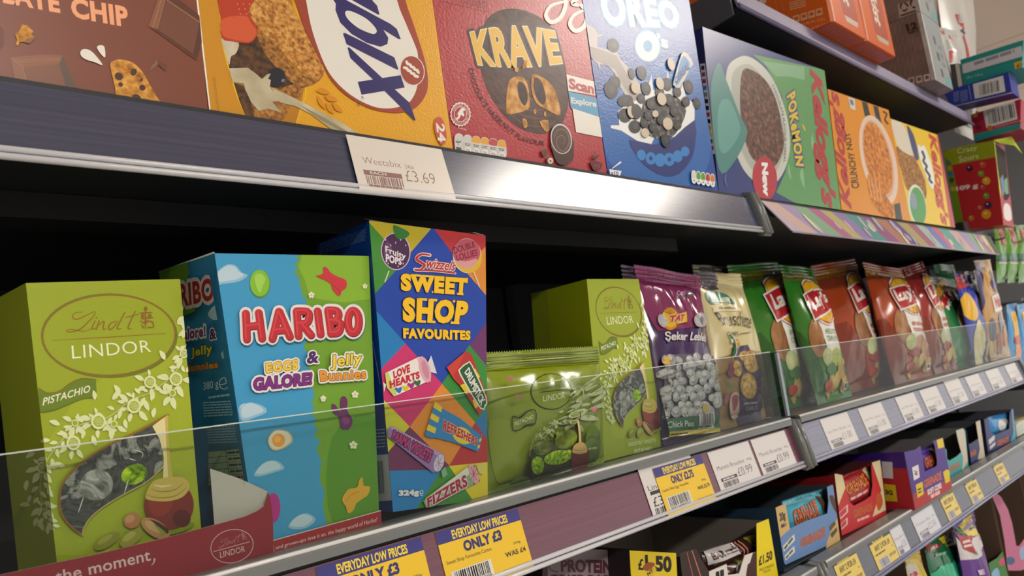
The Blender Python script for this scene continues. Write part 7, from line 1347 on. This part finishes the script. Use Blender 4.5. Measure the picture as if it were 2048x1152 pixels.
s.unit(); s.part('open_front'); s.P(M('#2a211c', .7), [(.05, .97), (.98, .92), (.95, .38), (.7, .32), (.35, .30), (.06, .5)]); s.P(LMF, [(0, 1), (.08, 1), (.05, .7), (.14, .4), (0, .3)]); s.P(M('#3a5a9a', .3), [(.2, .55), (.5, .62), (.55, .42), (.25, .34)]); s.P(M('#3a8a4a', .3), [(.55, .55), (.9, .6), (.85, .4), (.55, .38)]); s.P(M('#e0dcd8', .35), [(.2, .22), (.45, .27), (.85, .25), (.9, .10), (.5, .06), (.15, .09)], 2)
T.build()
TEAL = M('#1f8f8c', .4)
ZBT = max(atx(*zF(30, 590)[0], 1.93).z, atx(*zF(655, 405)[0], 1.93).z); ZBB = min(atx(*zF(690, 600)[0], 1.93).z, atx(*zF(110, 735)[0], 1.93).z); ZCT = atx(*z8(88, 462)[0], XS).z
T, f, a, s, ff = sidebox('sweet_box', 'turquoise box at the top of the far stack with a white label strip', zF(195, 285)[0], zF(800, 95)[0], zF(815, 480)[0], zF(235, 640)[0], TEAL, width=.14, x=1.95, bot=ZBT + .0005)
a.P(M('#24807e', .4), zF(190, 420, 820, 255, 820, 275, 190, 440)); a.part('label_strip'); a.P(M('#c9ccd6', .4), zF(212, 330, 782, 152, 796, 250, 220, 420)); a.lines(M('#8a8fa0'), zF(330, 340)[0], zF(715, 215)[0], zF(325, 310)[0], 1, 1, words=3); a.part('lettering'); a.T_(M('#b8d8d4', .4), '24 x 109 g', zF(258, 475)[0], zF(410, 435)[0], zF(254, 450)[0], zF(408, 412)[0]); a.P(M('#d9b02c', .4), zF(710, 315, 800, 290, 806, 362, 722, 385)); a.T_(M('#7a2a1c'), '£1', zF(735, 362)[0], zF(790, 345)[0], zF(730, 330)[0], bold=.04); T.build()
T, f, a, s, ff = sidebox('sweet_box', 'royal blue box with a white barcode panel in the far stack', zF(30, 590)[0], zF(655, 405)[0], zF(690, 600)[0], zF(110, 735)[0], M('#23389a', .4), width=.07, x=1.93)
a.part('barcode_panel'); a.P(M('#cfd2d6', .4), zF(315, 520, 605, 437, 628, 590, 335, 660)); a.bars(M('#2a2a30'), zF(385, 630)[0], zF(570, 585)[0], zF(375, 525)[0], n=18); a.part('small_print'); a.lines(M('#8a9ad0'), zF(130, 690)[0], zF(185, 675)[0], zF(125, 590)[0], 6, .35, words=3); a.S(M('#b8c0e0'), zF(275, 530, 300, 665), .8, sm=0); a.lines(M('#8a9ad0'), zF(200, 690)[0], zF(270, 670)[0], zF(190, 580)[0], 6, .35, words=3); q = T.part('open_flap'); c_ = f.c; q.prism([c_[0], c_[1], c_[1] + Vector((-.05, -.004, -.012)), c_[0] + Vector((-.05, 0, -.012))], [p + Vector((0, 0, -.001)) for p in (c_[0], c_[1], c_[1] + Vector((-.05, -.004, -.012)), c_[0] + Vector((-.05, 0, -.012)))], M('#c9c8c2', .5)); T.build()
T, f, a, s, ff = sidebox('sweet_box', 'crimson and turquoise box with a large barcode under the blue box', zF(290, 790)[0], zF(770, 640)[0], zF(800, 1060)[0], zF(330, 1090)[0], M('#a31c3c', .4), width=.14, x=1.955, top=ZBB - .0135, bot=ZCT + .006)
a.P(TEAL, zF(330, 1000, 820, 880, 830, 1100, 330, 1120)); a.part('barcode_panel'); a.P(M('#cfd0d2', .4), zF(410, 765, 712, 672, 746, 855, 445, 940)); a.bars(M('#2a2a30'), zF(475, 905)[0], zF(725, 835)[0], zF(455, 775)[0], n=20); a.part('sweet_picture')
for x, y, h_ in ((335, 815, '#c88a2c'), (370, 935, '#6a1c30'), (480, 940, '#b8702c')): a.E(M(h_, .4), *zF(x, y)[0], 6, 5)
a.S(M('#d0a0a8'), zF(525, 935, 800, 862), 1.5, sm=0); a.part('name_lettering'); a.P(M('#a83a2c', .4), zF(600, 1010, 640, 985, 700, 975, 765, 960, 755, 990, 690, 1010, 640, 1030), 2); T.build()
T, f, a, s, ff = sidebox('sweet_box', 'slim dark grey and white carton standing beside the turquoise box', zF(95, 330)[0], zF(180, 318)[0], zF(215, 540)[0], zF(130, 570)[0], M('#4a4a4c', .5), width=.05, x=1.935); a.part('front_print'); a.P(M('#c4c4c0', .5), zF(145, 325, 180, 318, 215, 540, 178, 548)); T.build()
# hanging packets
def packet(label, q, y, art, col, seed, group):
    T = Thing('sweet_packet', label, 'sweet packet', group); f = pface(*q, y, bulge=pillow(.008, .06, rip=.0025, seed=seed), sub=.008); bag(T, f, BG(col), nu=14, nv=26, seals=(.05, .93)); a = Art(f, T).unit(); art(T, a); T.build()
def gp(T, a): a.P(BG('#9a4a34'), [(.25, .93), (.95, .93), (.85, .68), (.6, .60), (.35, .68)], 2); a.P(BG('#2f6a4a'), [(0, .50), (1, .46), (1, .36), (0, .40)]); a.part('band_print'); a.P(BG('#3a2458'), [(0, .40), (1, .36), (1, .33), (0, .37)]); a.P(BG('#c3c8c0'), [(.1, .34), (.8, .31), (.8, .29), (.1, .32)])
for i, (x, lab) in enumerate(((1988, 'bright green hanging sweet packet next to the end of the crisp shelf'), (2010, 'bright green hanging sweet packet, second on the hooks'), (2032, 'bright green hanging sweet packet by the picture edge'))):
    packet(lab, ((x, 452), (x + 21, 450), (x + 26, 562), (x + 6, 566)), .040 - i * .006, gp, '#4f8a18', 3 + i, 'green packets on hooks')
def bp(T, a): a.P(BG('#d8a82c'), [(.25, .9), (.8, .9), (.8, .2), (.3, .2)]); a.part('sweet_picture'); [a.E(BG(h_), .5, y, .28, .06, 0, 14) for y, h_ in ((.3, '#c8402c'), (.42, '#d8872c'), (.55, '#b8442c'), (.25, '#4a9a3c'))]
for i, (x, lab) in enumerate(((2012, 'blue hanging sweet packet with yellow strip near the white labels'), (2034, 'blue hanging sweet packet by the lower picture edge'))):
    packet(lab, ((x, 610), (x + 22, 606), (x + 34, 772), (x + 12, 778)), .036 - i * .006, bp, '#1f86c4', 9 + i, 'blue packets on hooks')
